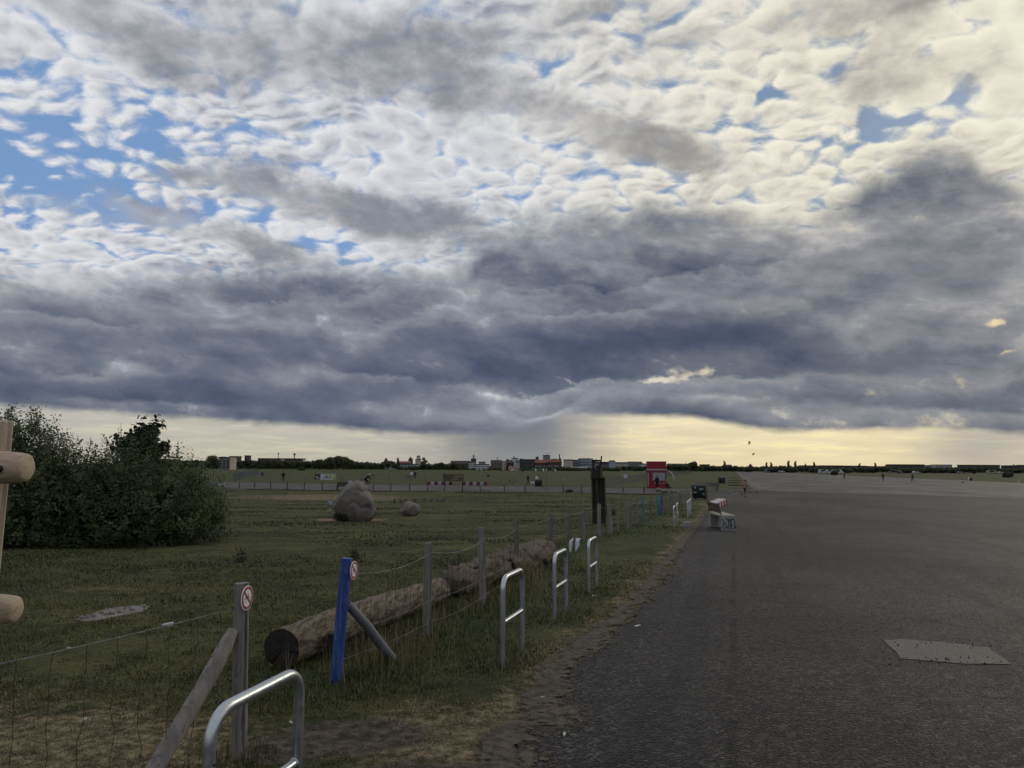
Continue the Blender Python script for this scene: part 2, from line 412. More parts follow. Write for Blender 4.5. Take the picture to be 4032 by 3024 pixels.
def np_mesh(name, V, F, mats, colattr=None, smooth=False):
    """V (n,3), F list of (m,k) arrays"""
    me = bpy.data.meshes.new(name)
    V = np.asarray(V, dtype=np.float32)
    loops = np.concatenate([f.ravel() for f in F]).astype(np.int32)
    sizes = np.concatenate([np.full(len(f), f.shape[1], dtype=np.int32) for f in F])
    starts = np.concatenate([[0], np.cumsum(sizes)[:-1]]).astype(np.int32)
    me.vertices.add(len(V)); me.vertices.foreach_set('co', V.ravel())
    me.loops.add(len(loops)); me.loops.foreach_set('vertex_index', loops)
    me.polygons.add(len(sizes)); me.polygons.foreach_set('loop_start', starts); me.polygons.foreach_set('loop_total', sizes)
    if smooth: me.polygons.foreach_set('use_smooth', np.ones(len(sizes), dtype=bool))
    for x in (mats if isinstance(mats, (list, tuple)) else [mats]): me.materials.append(x)
    if colattr:
        for k, val in colattr.items():
            a = me.attributes.new(k, 'FLOAT', 'POINT'); a.data.foreach_set('value', np.asarray(val, dtype=np.float32))
    me.update(calc_edges=True); me.validate(); return me

# ------------------------------------------------------------------ materials
MATS = {}
def mat(name, col, rough=0.75, metal=0.0, var=0.18, scale=6.0, bump=0.0, bscale=None, spec=0.35, stretch=None, col2=None, wear=None, objvar=0.0, coat=0.0):
    if name in MATS: return MATS[name]
    m = bpy.data.materials.new(name); m.use_nodes = True; nt = m.node_tree; nt.nodes.clear(); g = Gr(nt)
    b = nt.nodes.new('ShaderNodeBsdfPrincipled'); o = nt.nodes.new('ShaderNodeOutputMaterial'); nt.links.new(b.outputs[0], o.inputs[0])
    co = g.tex('Object')
    if stretch: co = g.vm('MULTIPLY', co, stretch)
    n1 = g.noise(co, scale, 5, 0.6)
    n2 = g.noise(co, scale * 5.3, 4, 0.6)
    f = (n1 - 0.5) * 1.6 + (n2 - 0.5) * 0.8
    c = g.mix(1.0, col, g.ramp(g.lin(f, -0.5, 0.5), [(0, (1 - var,) * 3 + (1,)), (1, (1 + var,) * 3 + (1,))]), 'MULTIPLY')
    if col2: c = g.mix(g.sm(n1, 0.42, 0.62), c, g.mix(1.0, col2, g.ramp(n2, [(0.3, (0.8, 0.8, 0.8, 1)), (0.7, (1.15, 1.15, 1.15, 1))]), 'MULTIPLY'))
    if wear: c = g.mix(g.sm(n2 + (n1 - 0.5), wear[1], wear[1] + 0.08), c, wear[0])
    if objvar:
        rv = g.rnd(); c = g.mix(1.0, c, g.ramp(rv, [(0, (1 - objvar,) * 3 + (1,)), (1, (1 + objvar,) * 3 + (1,))]), 'MULTIPLY')
    g.put(c, b.inputs['Base Color']); g.put(g.lin(n2, 0.3, 0.7, max(rough - 0.1, 0.02), min(rough + 0.1, 1)), b.inputs['Roughness'])
    b.inputs['Metallic'].default_value = metal; b.inputs['Specular IOR Level'].default_value = spec
    if coat: b.inputs['Coat Weight'].default_value = coat
    if bump:
        h = g.noise(co, bscale or scale * 4, 5, 0.65)
        g.put(g.bump(h, 0.8, bump), b.inputs['Normal'])
    MATS[name] = m; return m
# ------------------------------------------------------------------ ground, tarmac, markings
def seg_dist(x, y, pts):
    """distance of points to a polyline"""
    d = np.full(np.shape(x), 1e9)
    for (ax, ay), (bx, by) in zip(pts[:-1], pts[1:]):
        vx, vy = bx - ax, by - ay; L = vx * vx + vy * vy + 1e-9
        t = np.clip(((x - ax) * vx + (y - ay) * vy) / L, 0, 1)
        d = np.minimum(d, np.hypot(x - ax - t * vx, y - ay - t * vy))
    return d
def inside(x, y, poly):
    c = np.zeros(np.shape(x), dtype=bool); n = len(poly)
    for i in range(n):
        x1, y1 = poly[i]; x2, y2 = poly[(i + 1) % n]
        k = ((y1 > y) != (y2 > y)) & (x < (x2 - x1) * (y - y1) / (y2 - y1 + 1e-12) + x1)
        c ^= k
    return c
def xy(px, py): p = P(px, py); return (p.x, p.y)
def refine(pts, step, amp, seed, grow=0.0):
    """subdivide a polyline and roughen it sideways"""
    out = []
    for i in range(len(pts) - 1):
        a, b = Vector(pts[i]), Vector(pts[i + 1]); L = (b - a).length
        st = step * (1 + grow * (a.length)); n = max(1, int(L / st))
        nrm = Vector((-(b - a).y, (b - a).x)).normalized()
        for k in range(n):
            p = a.lerp(b, k / n)
            am = amp * (1 + 0.25 * grow * p.length)
            w = mnoise.fractal(Vector((p.x * 1.6, p.y * 1.6, seed)), 0.8, 2.1, 5) * am + mnoise.noise(Vector((p.x * 9, p.y * 9, seed + 3))) * am * 0.35
            out.append(tuple(p + nrm * w))
    out.append(tuple(pts[-1])); return out
EDGE = [(-1.45, -30.0), (-1.2, -4.0), (-0.75, 1.2), xy(2030, 3024), xy(2085, 2891), xy(2160, 2838), xy(2205, 2768), xy(2232, 2675), xy(2290, 2601), xy(2368, 2530), xy(2441, 2485), xy(2524, 2412), xy(2591, 2328), xy(2645, 2240), xy(2695, 2155), xy(2742, 2098), xy(2768, 2052), xy(2783, 2026), xy(2796, 1996), xy(2790, 1970), xy(2768, 1958), xy(2735, 1950)]
EDGE_R = refine(EDGE, 0.08, 0.10, 2.0, 0.10)
TAXI_N = [xy(2735, 1950), xy(2560, 1945), xy(2100, 1939), xy(1400, 1932), xy(890, 1924), (-70, 94.0), (-400, 150.0)]
TAXI_F = [(-400, 192.0), (-75, 128.0), xy(890, 1899), xy(1400, 1906), xy(2000, 1914), xy(2500, 1922), xy(2780, 1926), xy(2955, 1927)]
RUN_L = [xy(2955, 1927), (124.0, 412.0), (180.0, 602.0)]
RUN_R = [(225.0, 590.0), (165.0, 440.0), xy(3180, 1866), xy(3600, 1897), xy(4032, 1928), (52.0, 30.0), (38.0, -30.0)]
TARMAC = EDGE_R + refine(TAXI_N, 1.5, 0.10, 5.0)[1:] + refine(TAXI_F, 1.5, 0.10, 6.0) + refine(RUN_L, 3.0, 0.12, 7.0)[1:] + refine(RUN_R, 3.0, 0.15, 8.0)
FENCE = [(-1.42, 6.17), (-0.88, 7.96), (-0.37, 9.97), (0.09, 12.9), (0.86, 16.2), (1.5, 19.4), (2.65, 22.8), (4.25, 27.2), (5.6, 32.0), (8.1, 40.4), (14.6, 62.0)]
RACKS = [(-1.00, 2.92), (0.02, 7.0), (0.60, 9.2), (1.22, 11.35), (6.05, 28.0), (7.05, 31.8), (8.55, 36.4), (9.3, 39.2), (10.0, 42.0)]
NEARF = [(-1.65, 4.53), (-2.62, 2.40)]

def ground_masks(X, Y):
    dE = seg_dist(X, Y, [(p[0], p[1]) for p in EDGE])
    r = np.hypot(X, Y)
    nf = np.clip(1.0 - r / 60.0, 0, 1)
    lush = np.exp(-(seg_dist(X, Y, FENCE) / 0.75) ** 2) * 0.9
    for (a, b) in RACKS:
        lush = np.maximum(lush, np.exp(-(((X - a) / 0.55) ** 2 + ((Y - b) / 0.8) ** 2)))
    lush = np.maximum(lush, 0.7 * np.exp(-(((X - 3.8) / 2.4) ** 2 + ((Y - 27) / 9) ** 2)))
    for (cx, cy, sx, sy, k) in ((-8, 11, 4, 1.4, 0.4), (-3.2, 13.5, 1.2, 0.5, 0.8), (2, 45, 9, 9, 0.5), (-3, 62, 8, 8, 0.55), (7, 60, 7, 10, 0.5), (-3.9, 10.3, 1.2, 0.5, 0.55), (-12, 25, 6, 4, 0.5)):
        lush = np.maximum(lush, k * np.exp(-(((X - cx) / sx) ** 2 + ((Y - cy) / sy) ** 2)))
    dry = 0.75 * np.exp(-(dE / 0.8) ** 2) * (Y < 60)
    for (cx, cy, sx, sy, k) in ((-2.9, 4.6, 1.9, 1.1, 1.0), (-4.5, 5.4, 1.6, .8, 0.8), (-0.25, 5.0, 0.9, 0.9, 1.0), (-.6, 5.6, .6, .4, .6), (-17, 68, 11, 9, 0.95), (-12, 62, 6, 5, 0.6), (-5.9, 11.2, 1.6, .6, 0.55), (-9.5, 17, 5, 2.0, 0.3), (12.5, 58, 5, 8, 0.5), (9, 50, 2, 6, 0.4)):
        dry = np.maximum(dry, k * np.exp(-(((X - cx) / sx) ** 2 + ((Y - cy) / sy) ** 2)))
    dirt = 0.62 * np.exp(-(np.maximum(dE - 0.02, 0) / 0.20) ** 2) * (Y < 30)
    for (cx, cy, sx, sy, k) in ((-1.0, 4.95, 0.70, 0.42, 1.05), (-1.35, 4.7, .45, .40, .9), (-0.45, 4.3, 0.6, 0.45, 0.75), (-0.35, 5.2, 0.5, 0.4, 0.55), (-2.2, 4.0, .9, .25, 0.45), (-1.4, 3.3, .5, .6, .5), (0.1, 3.6, .5, .5, .7)):
        dirt = np.maximum(dirt, k * np.exp(-(((X - cx) / sx) ** 2 + ((Y - cy) / sy) ** 2)))
    lush = lush * (1 - np.clip(dirt * 1.1, 0, 1))
    # the far field beyond the taxiway is evenly green
    return lush, np.clip(dry, 0, 1), np.clip(dirt, 0, 1)

def make_ground():
    na, nr = 560, 330
    rr = 0.25 * (5200 / 0.25) ** (np.arange(nr) / (nr - 1))
    aa = np.linspace(-math.pi, math.pi, na, endpoint=False)
    # more spokes ahead of the camera
    aa = np.sort(np.concatenate([np.linspace(-0.75, 0.75, 400), np.linspace(0.75, 2 * math.pi - 0.75, 161)[1:-1]]))
    na = len(aa)
    X = np.outer(rr, np.sin(aa)); Y = np.outer(rr, np.cos(aa))
    Z = tz(X, Y)
    tar = inside(X, Y, TARMAC)
    dE = seg_dist(X, Y, TARMAC + [TARMAC[0]])
    Z = Z - np.where(tar, np.clip(dE * 0.5, 0.0, 0.12) , 0.0)
    relief = np.array([[mnoise.fractal(Vector((X[i, j] * 0.9, Y[i, j] * 0.9, 0)), 0.9, 2.0, 4) for j in range(na)] if rr[i] < 45 else np.zeros(na) for i in range(nr)])
    Z = Z + relief * 0.02 * (~tar) * np.clip(dE / 0.3, 0, 1)
    V = np.concatenate([np.stack([X, Y, Z], -1).reshape(-1, 3), [[0, 0, 0.0]]])
    i = np.arange(nr - 1)[:, None]; j = np.arange(na)[None, :]; j2 = (j + 1) % na
    Q = np.stack([i * na + j, (i + 1) * na + j, (i + 1) * na + j2, i * na + j2], -1).reshape(-1, 4)[:, ::-1]
    T = np.stack([np.full(na, nr * na), np.arange(na), (np.arange(na) + 1) % na], -1)[:, ::-1]
    lush, dry, dirt = ground_masks(V[:, 0], V[:, 1])
    me = np_mesh('ground', V, [Q, T], ground_mat(), {'lush': lush, 'dry': dry, 'dirt': dirt}, smooth=True)
    return tag(obj('ground', me), kind='structure')

def ground_mat():
    m = bpy.data.materials.new('meadow'); m.use_nodes = True; nt = m.node_tree; nt.nodes.clear(); g = Gr(nt)
    b = nt.nodes.new('ShaderNodeBsdfPrincipled'); o = nt.nodes.new('ShaderNodeOutputMaterial'); nt.links.new(b.outputs[0], o.inputs[0])
    p = g.pos()
    n0 = g.noise(p, 0.35, 4, 0.6); n1 = g.noise(p, 1.9, 5, 0.62); n2 = g.noise(p, 11.0, 5, 0.65); n3 = g.noise(g.vm('MULTIPLY', p, (1, 1, 1)), 60.0, 3, 0.7)
    far = g.noise(g.vm('MULTIPLY', p, (0.25, 1.0, 1.0)), 0.12, 5, 0.6)
    lush, dry, dirt = g.attr('lush'), g.attr('dry'), g.attr('dirt')
    grass = g.mix(g.sm(n1 + (n0 - 0.5), 0.36, 0.66), (0.030, 0.037, 0.012, 1), (0.078, 0.078, 0.029, 1))
    grass = g.mix(g.sm(far, 0.40, 0.62) * 0.6, grass, (0.052, 0.060, 0.024, 1))
    grass = g.mix(g.sm(lush + (n1 - 0.5) * 0.9, 0.35, 0.75), grass, (0.033, 0.047, 0.015, 1))
    dryc = g.mix(g.sm(n2, 0.38, 0.62), (0.085, 0.070, 0.038, 1), (0.185, 0.150, 0.088, 1))
    c = g.mix(g.sm(dry + (n1 - 0.5) * 1.0 + (n2 - 0.5) * 0.45, 0.40, 0.78), grass, dryc)
    soil = g.mix(g.sm(n2, 0.35, 0.66), (0.040, 0.034, 0.028, 1), (0.082, 0.070, 0.056, 1))
    c = g.mix(g.sm(dirt + (n1 - 0.5) * 0.8 + (n2 - 0.5) * 0.5, 0.45, 0.72), c, soil)
    c = g.mix(1.0, c, g.ramp(g.lin(n3 + (n2 - 0.5), 0.2, 0.8), [(0, (0.42, 0.42, 0.42, 1)), (1, (1.45, 1.45, 1.45, 1))]), 'MULTIPLY')
    g.put(c, b.inputs['Base Color']); b.inputs['Roughness'].default_value = 0.95; b.inputs['Specular IOR Level'].default_value = 0.12
    g.put(g.bump(n2 * 0.7 + n3 * 0.3 + n1, 0.9, 0.05), b.inputs['Normal'])
    return m

def tarmac_mat(gain=1.0, name='asphalt'):
    m = bpy.data.materials.new(name); m.use_nodes = True; nt = m.node_tree; nt.nodes.clear(); g = Gr(nt)
    b = nt.nodes.new('ShaderNodeBsdfPrincipled'); o = nt.nodes.new('ShaderNodeOutputMaterial'); nt.links.new(b.outputs[0], o.inputs[0])
    p = g.pos()
    v = g.voronoi(p, 48.0, 'F1', 1.0); vc = g.voronoi(p, 48.0, 'F1', 1.0, out='Color')
    vr = g.sep(vc)
    v2 = g.voronoi(p, 27.0, 'F1', 1.0, out='Color'); vr2 = g.sep(v2)
    n0 = g.noise(g.vm('MULTIPLY', p, (1.0, 0.45, 1)), 0.16, 5, 0.6); n1 = g.noise(p, 0.9, 5, 0.6); n2 = g.noise(p, 7.0, 5, 0.65)
    stain = g.noise(g.vm('MULTIPLY', p, (0.5, 1.0, 1)), 0.42, 6, 0.65, 0.6)
    base = g.mix(g.sm(n0 + (n1 - 0.5) * 0.5, 0.34, 0.66), (0.030, 0.0288, 0.0284, 1), (0.054, 0.0505, 0.0488, 1))
    base = g.mix(g.sm(stain, 0.56, 0.66) * 0.55, base, (0.022, 0.022, 0.0235, 1))
    stone = g.mix(g.m('POWER', vr[0], 4.2), (0.006, 0.006, 0.0065, 1), (0.250, 0.232, 0.200, 1))
    stone = g.mix(g.sm(vr[1], 0.2, 0.9) * 0.35, stone, (0.085, 0.064, 0.052, 1))
    c = g.mix(0.80, base, g.mix(0.28, stone, g.mix(vr2[0], (0.005, 0.005, 0.006, 1), (0.032, 0.030, 0.028, 1))))
    c = g.mix(1.0, c, g.ramp(n2, [(0.3, (0.78, 0.78, 0.78, 1)), (0.7, (1.2, 1.2, 1.2, 1))]), 'MULTIPLY')
    seam = g.sm(g.m('ABSOLUTE', g.m('WRAP', g.vm('DOT_PRODUCT', p, (0.958, -0.287, 0)) + n1 * 0.12, 3.75, -3.75)), 0.05, 0.02)
    c = g.mix(seam * g.sm(n1, 0.40, 0.58) * 0.8, c, (0.004, 0.004, 0.004, 1))
    tyre = g.noise(g.vec(g.vm('DOT_PRODUCT', p, (0.958, -0.287, 0)) * 1.6, g.vm('DOT_PRODUCT', p, (0.287, 0.958, 0)) * 0.05, 0.0), 1.0, 4, 0.6)
    c = g.mix(g.sm(tyre, 0.50, 0.66) * 0.55, c, (0.014, 0.014, 0.015, 1))
    # cracks
    cr = g.voronoi(g.vm('ADD', p, g.vm('SCALE', g.noise(p, 1.1, 4, 0.6, color=True), scale=1.6)), 0.16, 'DISTANCE_TO_EDGE', 1.0)
    c = g.mix(g.sm(cr, 0.0045, 0.0015) * g.sm(n1, 0.40, 0.55) * 0.9, c, (0.003, 0.003, 0.003, 1))
    # soil washed over the broken edge
    soil = g.mix(g.sm(n2, 0.35, 0.65), (0.045, 0.039, 0.033, 1), (0.095, 0.082, 0.066, 1))
    c = g.mix(g.sm(g.attr('edge') + (n1 - 0.5) * 0.7 + (n2 - 0.5) * 0.6, 0.45, 0.72) * 0.85, c, soil)
    c = g.mix(1.0, c, g.ramp(g.lin(n0 + (stain - 0.5) * 0.8, 0.36, 0.64), [(0, (gain * .70, gain * .71, gain * .75, 1)), (1, (gain * 1.38, gain * 1.39, gain * 1.44, 1))]), 'MULTIPLY')
    g.put(c, b.inputs['Base Color']); g.put(g.lin(n2, 0.3, 0.7, 0.58, 0.78), b.inputs['Roughness']); b.inputs['Specular IOR Level'].default_value = 0.07; b.inputs['Sheen Weight'].default_value = 0.05; b.inputs['Sheen Roughness'].default_value = 0.35
    g.put(g.bump(g.m('SUBTRACT', 1.0, v * 1.6) + vr[2] * 0.5 + n2 * 0.5, 0.9, 0.006), b.inputs['Normal'])
    return m

def sheet(name, poly, m, lift, fine=None, attr=None):
    """a filled outline, cut into a grid and laid on the terrain"""
    bm = bmesh.new()
    vs = [bm.verts.new((p[0], p[1], 0)) for p in poly]
    bm.faces.new(vs)
    bmesh.ops.triangulate(bm, faces=bm.faces[:])
    ys = fine or []
    for yv in ys:
        bmesh.ops.bisect_plane(bm, geom=bm.verts[:] + bm.edges[:] + bm.faces[:], plane_co=(0, yv, 0), plane_no=(0, 1, 0))
    bmesh.ops.recalc_face_normals(bm, faces=bm.faces[:])
    if sum(f.normal.z for f in bm.faces) < 0: bmesh.ops.reverse_faces(bm, faces=bm.faces[:])
    for v in bm.verts: v.co.z = tzf(v.co.x, v.co.y) + lift
    me = bpy.data.meshes.new(name); bm.to_mesh(me); bm.free(); me.materials.append(m)
    if attr:
        a = me.attributes.new(attr[0], 'FLOAT', 'POINT')
        co = np.zeros(len(me.vertices) * 3, dtype=np.float32); me.vertices.foreach_get('co', co); co = co.reshape(-1, 3)
        a.data.foreach_set('value', attr[1](co[:, 0], co[:, 1]).astype(np.float32))
    return obj(name, me)
GROUND = make_ground()
MT = tarmac_mat(0.66); MTF = tarmac_mat(1.7, 'runway_concrete'); MTX = tarmac_mat(1.25, 'taxiway_asphalt')
def make_tarmac():
    poly = TARMAC
    # a second ring inside the broken edge lets the washed-on soil fade
    inner = [(x + 0.55, y + 0.05) for (x, y) in EDGE_R[::4]]
    edge = [(p[0], p[1]) for p in EDGE]
    o = sheet('apron', poly, MT, 0.012, fine=[-20, -10, -4, 0, 1, 2, 2.5, 3, 3.5, 4, 4.5, 5, 5.5, 6, 6.5, 7, 8, 9, 10, 11, 12, 14, 16, 18, 20, 23, 26, 30, 35, 38, 41, 44, 47, 50, 53, 56, 59, 62, 66, 70, 76, 84],
              attr=('edge', lambda X, Y: np.zeros_like(X)))
    tag(o, kind='structure'); return o
RUNWAY = make_tarmac()
NEARL = [xy(2963, 1929), xy(3100, 1934), xy(3400, 1944), xy(3700, 1953), xy(4032, 1962), (92.0, 74.0)]
FARP = refine(NEARL, 0.8, 1.6, 12.0)[:-1] + [(88.0, 78.0), (74.0, 104.5)] + [(q[0] - .25, q[1]) for q in (xy(3600, 1897.4), xy(3180, 1866.3))] + [(164.0, 440.0), (224.0, 589.0), (181.0, 601.0), (124.5, 411.5)]
tag(sheet('runway', [(x, y) for x, y in FARP if True], MTF, 0.019), kind='structure')
TX = [(xy(2728, 1949.2))] + [(a, b + .15) for a, b in TAXI_N[1:]] + [(a, b - .15) for a, b in TAXI_F[:-1]]
tag(sheet('taxiway', TX, MTX, 0.017), kind='structure')
# strip of soil lying on the tarmac's edge, thinning inwards
def edge_soil():
    m = bpy.data.materials.new('edge_soil'); m.use_nodes = True; nt = m.node_tree; nt.nodes.clear(); g = Gr(nt)
    b = nt.nodes.new('ShaderNodeBsdfPrincipled'); o = nt.nodes.new('ShaderNodeOutputMaterial')
    t = nt.nodes.new('ShaderNodeBsdfTransparent'); mx = nt.nodes.new('ShaderNodeMixShader')
    p = g.pos(); n1 = g.noise(p, 2.2, 5, 0.65); n2 = g.noise(p, 14.0, 5, 0.65); n3 = g.noise(p, 70.0, 3, 0.7)
    c = g.mix(g.sm(n2, 0.35, 0.65), (0.040, 0.035, 0.030, 1), (0.088, 0.075, 0.060, 1))
    c = g.mix(g.sm(n3, 0.66, 0.72), c, (0.18, 0.16, 0.13, 1))
    g.put(c, b.inputs['Base Color']); b.inputs['Roughness'].default_value = 0.95; b.inputs['Specular IOR Level'].default_value = 0.15
    g.put(g.bump(n2 + n3 * 0.5, 0.6, 0.012), b.inputs['Normal'])
    fac = g.sm(g.attr('edge') + (n1 - 0.5) * 1.1 + (n2 - 0.5) * 0.9 + (n3 - 0.5) * 0.5, 0.50, 0.66)
    g.put(fac, mx.inputs[0]); nt.links.new(t.outputs[0], mx.inputs[1]); nt.links.new(b.outputs[0], mx.inputs[2]); nt.links.new(mx.outputs[0], o.inputs[0])
    pts = [Vector(p_) for p_ in EDGE_R if -3 < p_[1] < 48][::2]
    K = 7; V = []; A = []
    for i, p_ in enumerate(pts):
        t_ = (pts[min(i + 1, len(pts) - 1)] - pts[max(i - 1, 0)]).normalized(); nrm = Vector((t_.y, -t_.x))
        wd = 0.50 if p_.y < 8 else 0.3
        for k in range(K):
            s = -0.30 + (wd + 0.30) * k / (K - 1); q = p_ + nrm * s
            V.append((q.x, q.y, tzf(q.x, q.y) + 0.017)); A.append(min(1.0 - k / (K - 1) * 0.95, 0.55 + 0.45 * k))
    n = len(pts); i = np.arange(n - 1)[:, None]; k = np.arange(K - 1)[None, :]
    Q = np.stack([i * K + k, i * K + k + 1, (i + 1) * K + k + 1, (i + 1) * K + k], -1).reshape(-1, 4)
    me = np_mesh('soil_edge', np.array(V), [Q], m, {'edge': np.array(A)})
    tag(obj('soil_edge', me), kind='structure')
edge_soil()
# painted lines and the pale concrete patch
PAINT = mat('worn_white_paint', (0.13, 0.126, 0.118, 1), 0.8, var=0.3, scale=1.5, wear=((0.055, 0.052, 0.05, 1), 0.50))
def stripe(a, b, w, name='runway_marking'):
    a, b = Vector(a), Vector(b); n = Vector((-(b - a).y, (b - a).x)).normalized() * w / 2
    k = max(2, int((b - a).length / 12)); poly = []
    L = [a.lerp(b, i / k) for i in range(k + 1)]
    mb = MB(); V = []
    for q in L:
        for s in (-1, 1):
            c = q + n * s; V.append((c.x, c.y, tzf(c.x, c.y) + 0.027))
    mb.add(V, [(2 * i, 2 * i + 1, 2 * i + 3, 2 * i + 2) for i in range(k)])
    return tag(mb.build(name, PAINT), kind='structure')
RDIR = Vector((math.sin(R(16.3)), math.cos(R(16.3))))
def along(p, s, off=0): q = Vector(p) + RDIR * s + Vector((RDIR.y, -RDIR.x)) * off; return (q.x, q.y)
e0 = xy(3000, 1926); stripe(e0, along(e0, 320), 0.5)
c0 = xy(3470, 1917); stripe(c0, along(c0, 85), 1.0)
c1 = xy(3615, 1921); stripe(along(c1, 0), along(c1, 20), 1.0); stripe(along(c1, 50), along(c1, 120), 1.0)
c3 = xy(3062, 2044); stripe((c3[0], c3[1]), (c3[0] + 0.75, c3[1] - 0.1), 0.25)
c4 = xy(3380, 1880); stripe(c4, along(c4, 120), 0.9)
CONC = mat('pale_concrete', (0.092, 0.086, 0.076, 1), 0.85, var=0.22, scale=5.0, bump=0.004, bscale=40, wear=((0.035, 0.033, 0.031, 1), 0.68))
def patch():
    q = [(3482, 2526), (3560, 2526), (3690, 2535), (3800, 2545), (3890, 2556), (3930, 2585), (3965, 2605), (3985, 2624), (3930, 2622), (3800, 2620), (3680, 2612), (3545, 2600), (3530, 2580), (3505, 2552)]
    poly = refine([xy(*p) for p in q] + [xy(*q[0])], 0.03, 0.035, 4.0)[:-1]
    o = sheet('concrete_patch', poly, CONC, 0.018); tag(o, kind='structure')
patch()

def gravel():
    rng = np.random.default_rng(21); V = []; F = []
    def stones(n, gen, r0, r1):
        for _ in range(n):
            x, y = gen(); r = rng.uniform(r0, r1); b = len(V); z = tzf(x, y) + 0.020
            for k in range(6):
                d = ((1, 0, 0), (0, 1, 0), (-1, 0, 0), (0, -1, 0), (0, 0, 1), (0, 0, -.6))[k]; q = r * rng.uniform(.7, 1.25); V.append((x + d[0] * q, y + d[1] * q, z + d[2] * q * .8))
            for a in range(4): F.append((b + a, b + (a + 1) % 4, b + 4)); F.append((b + (a + 1) % 4, b + a, b + 5))
    def on_patch(): return xy(rng.uniform(3500, 3980), rng.choice([rng.uniform(2528, 2560), rng.uniform(2595, 2628)]))
    stones(70, on_patch, .004, .013)
    E_ = [p for p in EDGE_R if 2 < p[1] < 16]
    def on_edge():
        e = E_[rng.integers(0, len(E_))]; return e[0] + rng.normal(.18, .22), e[1] + rng.normal(0, .1)
    stones(420, on_edge, .003, .012)
    stones(160, lambda: (rng.uniform(-.3, 4.5), rng.uniform(2.6, 9)), .003, .009)
    GV = mat('dark_gravel', (0.045, 0.042, 0.038, 1), .9, var=.5, scale=30)
    me = np_mesh('gravel', np.array(V), [np.array(F)], GV); tag(obj('gravel', me), 'loose dark gravel along the tarmac edge and on the pale patch', 'gravel', kind='stuff')
gravel()
# ------------------------------------------------------------------ foreground: fence, racks, signs, timber frame, logs, boulders
WOOD = mat('weathered_wood', (0.150, 0.142, 0.132, 1), 0.85, var=0.72, scale=4.5, stretch=(8, 8, 0.45), bump=0.010, bscale=12, objvar=0.22, wear=((0.035, 0.032, 0.030, 1), 0.63))
WOODL = mat('barked_brace_wood', (0.175, 0.162, 0.148, 1), 0.85, var=0.40, scale=4.0, stretch=(4, 4, 0.6), bump=0.010, bscale=12, col2=(0.245, 0.225, 0.200, 1), wear=((0.07, 0.063, 0.055, 1), 0.66))
BLUEP = mat('blue_painted_wood', (0.018, 0.050, 0.215, 1), 0.6, var=0.55, scale=5.0, stretch=(7, 7, 0.5), bump=0.008, bscale=12, wear=((0.12, 0.15, 0.22, 1), 0.60))
BLUEB = mat('faded_blue_brace_wood', (0.120, 0.130, 0.155, 1), 0.75, var=0.35, scale=5.0, stretch=(5, 5, 0.6), bump=0.004, bscale=12)
CYANP = mat('cyan_painted_wood', (0.018, 0.13, 0.26, 1), 0.65, var=0.25, scale=6)
TEALP = mat('teal_painted_wood', (0.02, 0.17, 0.16, 1), 0.65, var=0.25, scale=6)
NAVYP = mat('navy_painted_wood', (0.012, 0.02, 0.085, 1), 0.65, var=0.25, scale=6)
VIOLP = mat('violet_blue_painted_wood', (0.05, 0.075, 0.24, 1), 0.65, var=0.25, scale=6)
WIRE = mat('galvanised_wire', (0.22, 0.225, 0.21, 1), 0.5, 0.75, var=0.2, scale=20)
WIRED = mat('dull_wire', (0.045, 0.042, 0.038, 1), 0.7, 0.3, var=0.3, scale=20)
STEEL = mat('galvanised_steel', (0.40, 0.43, 0.455, 1), 0.36, 0.92, var=0.16, scale=7.0, bump=0.0004, bscale=60)
HOLE = mat('dark_hole', (0.006, 0.006, 0.007, 1), 0.9)
ZINC = mat('zinc_tensioner', (0.33, 0.35, 0.36, 1), 0.4, 0.8, var=0.2, scale=20)

def post_mesh(h, r, top=(0, 0), seed=0.0, m=None, split=True, n=16, depth=0.18):
    mb = MB(); K = 12
    pts = [Vector((top[0] * (i / K), top[1] * (i / K), -0.25 + (h + 0.25) * i / K)) for i in range(K + 1)]
    def ring(i, j, th):
        q = 1 + 0.05 * mnoise.noise(Vector((math.cos(th) * 1.5, math.sin(th) * 1.5, seed + i * 0.25)))
        if split:
            dth = (th - 4.10 + 0.10 * math.sin(i * 0.7 + seed) + math.pi) % (2 * math.pi) - math.pi
            if abs(dth) < 0.14: q *= 0.42
        return q
    mb.tube(pts, [r * (1.06 - 0.08 * i / K) for i in range(K + 1)], n, ring=ring)
    return mb.mesh('post', m or WOOD, smooth=True)
def lay(mb, pts, r=0.0016, n=5): mb.tube(pts, r, n, cap=False)
def sag_wire(A, B, sag, k=14, twist=0.0, ph=0.0):
    out = []
    for i in range(k + 1):
        t = i / k; p = A.lerp(B, t); p.z -= sag * 4 * t * (1 - t)
        if twist: p = p + Vector((math.cos(ph + t * 70), 0, math.sin(ph + t * 70))) * twist
        out.append(p)
    return out

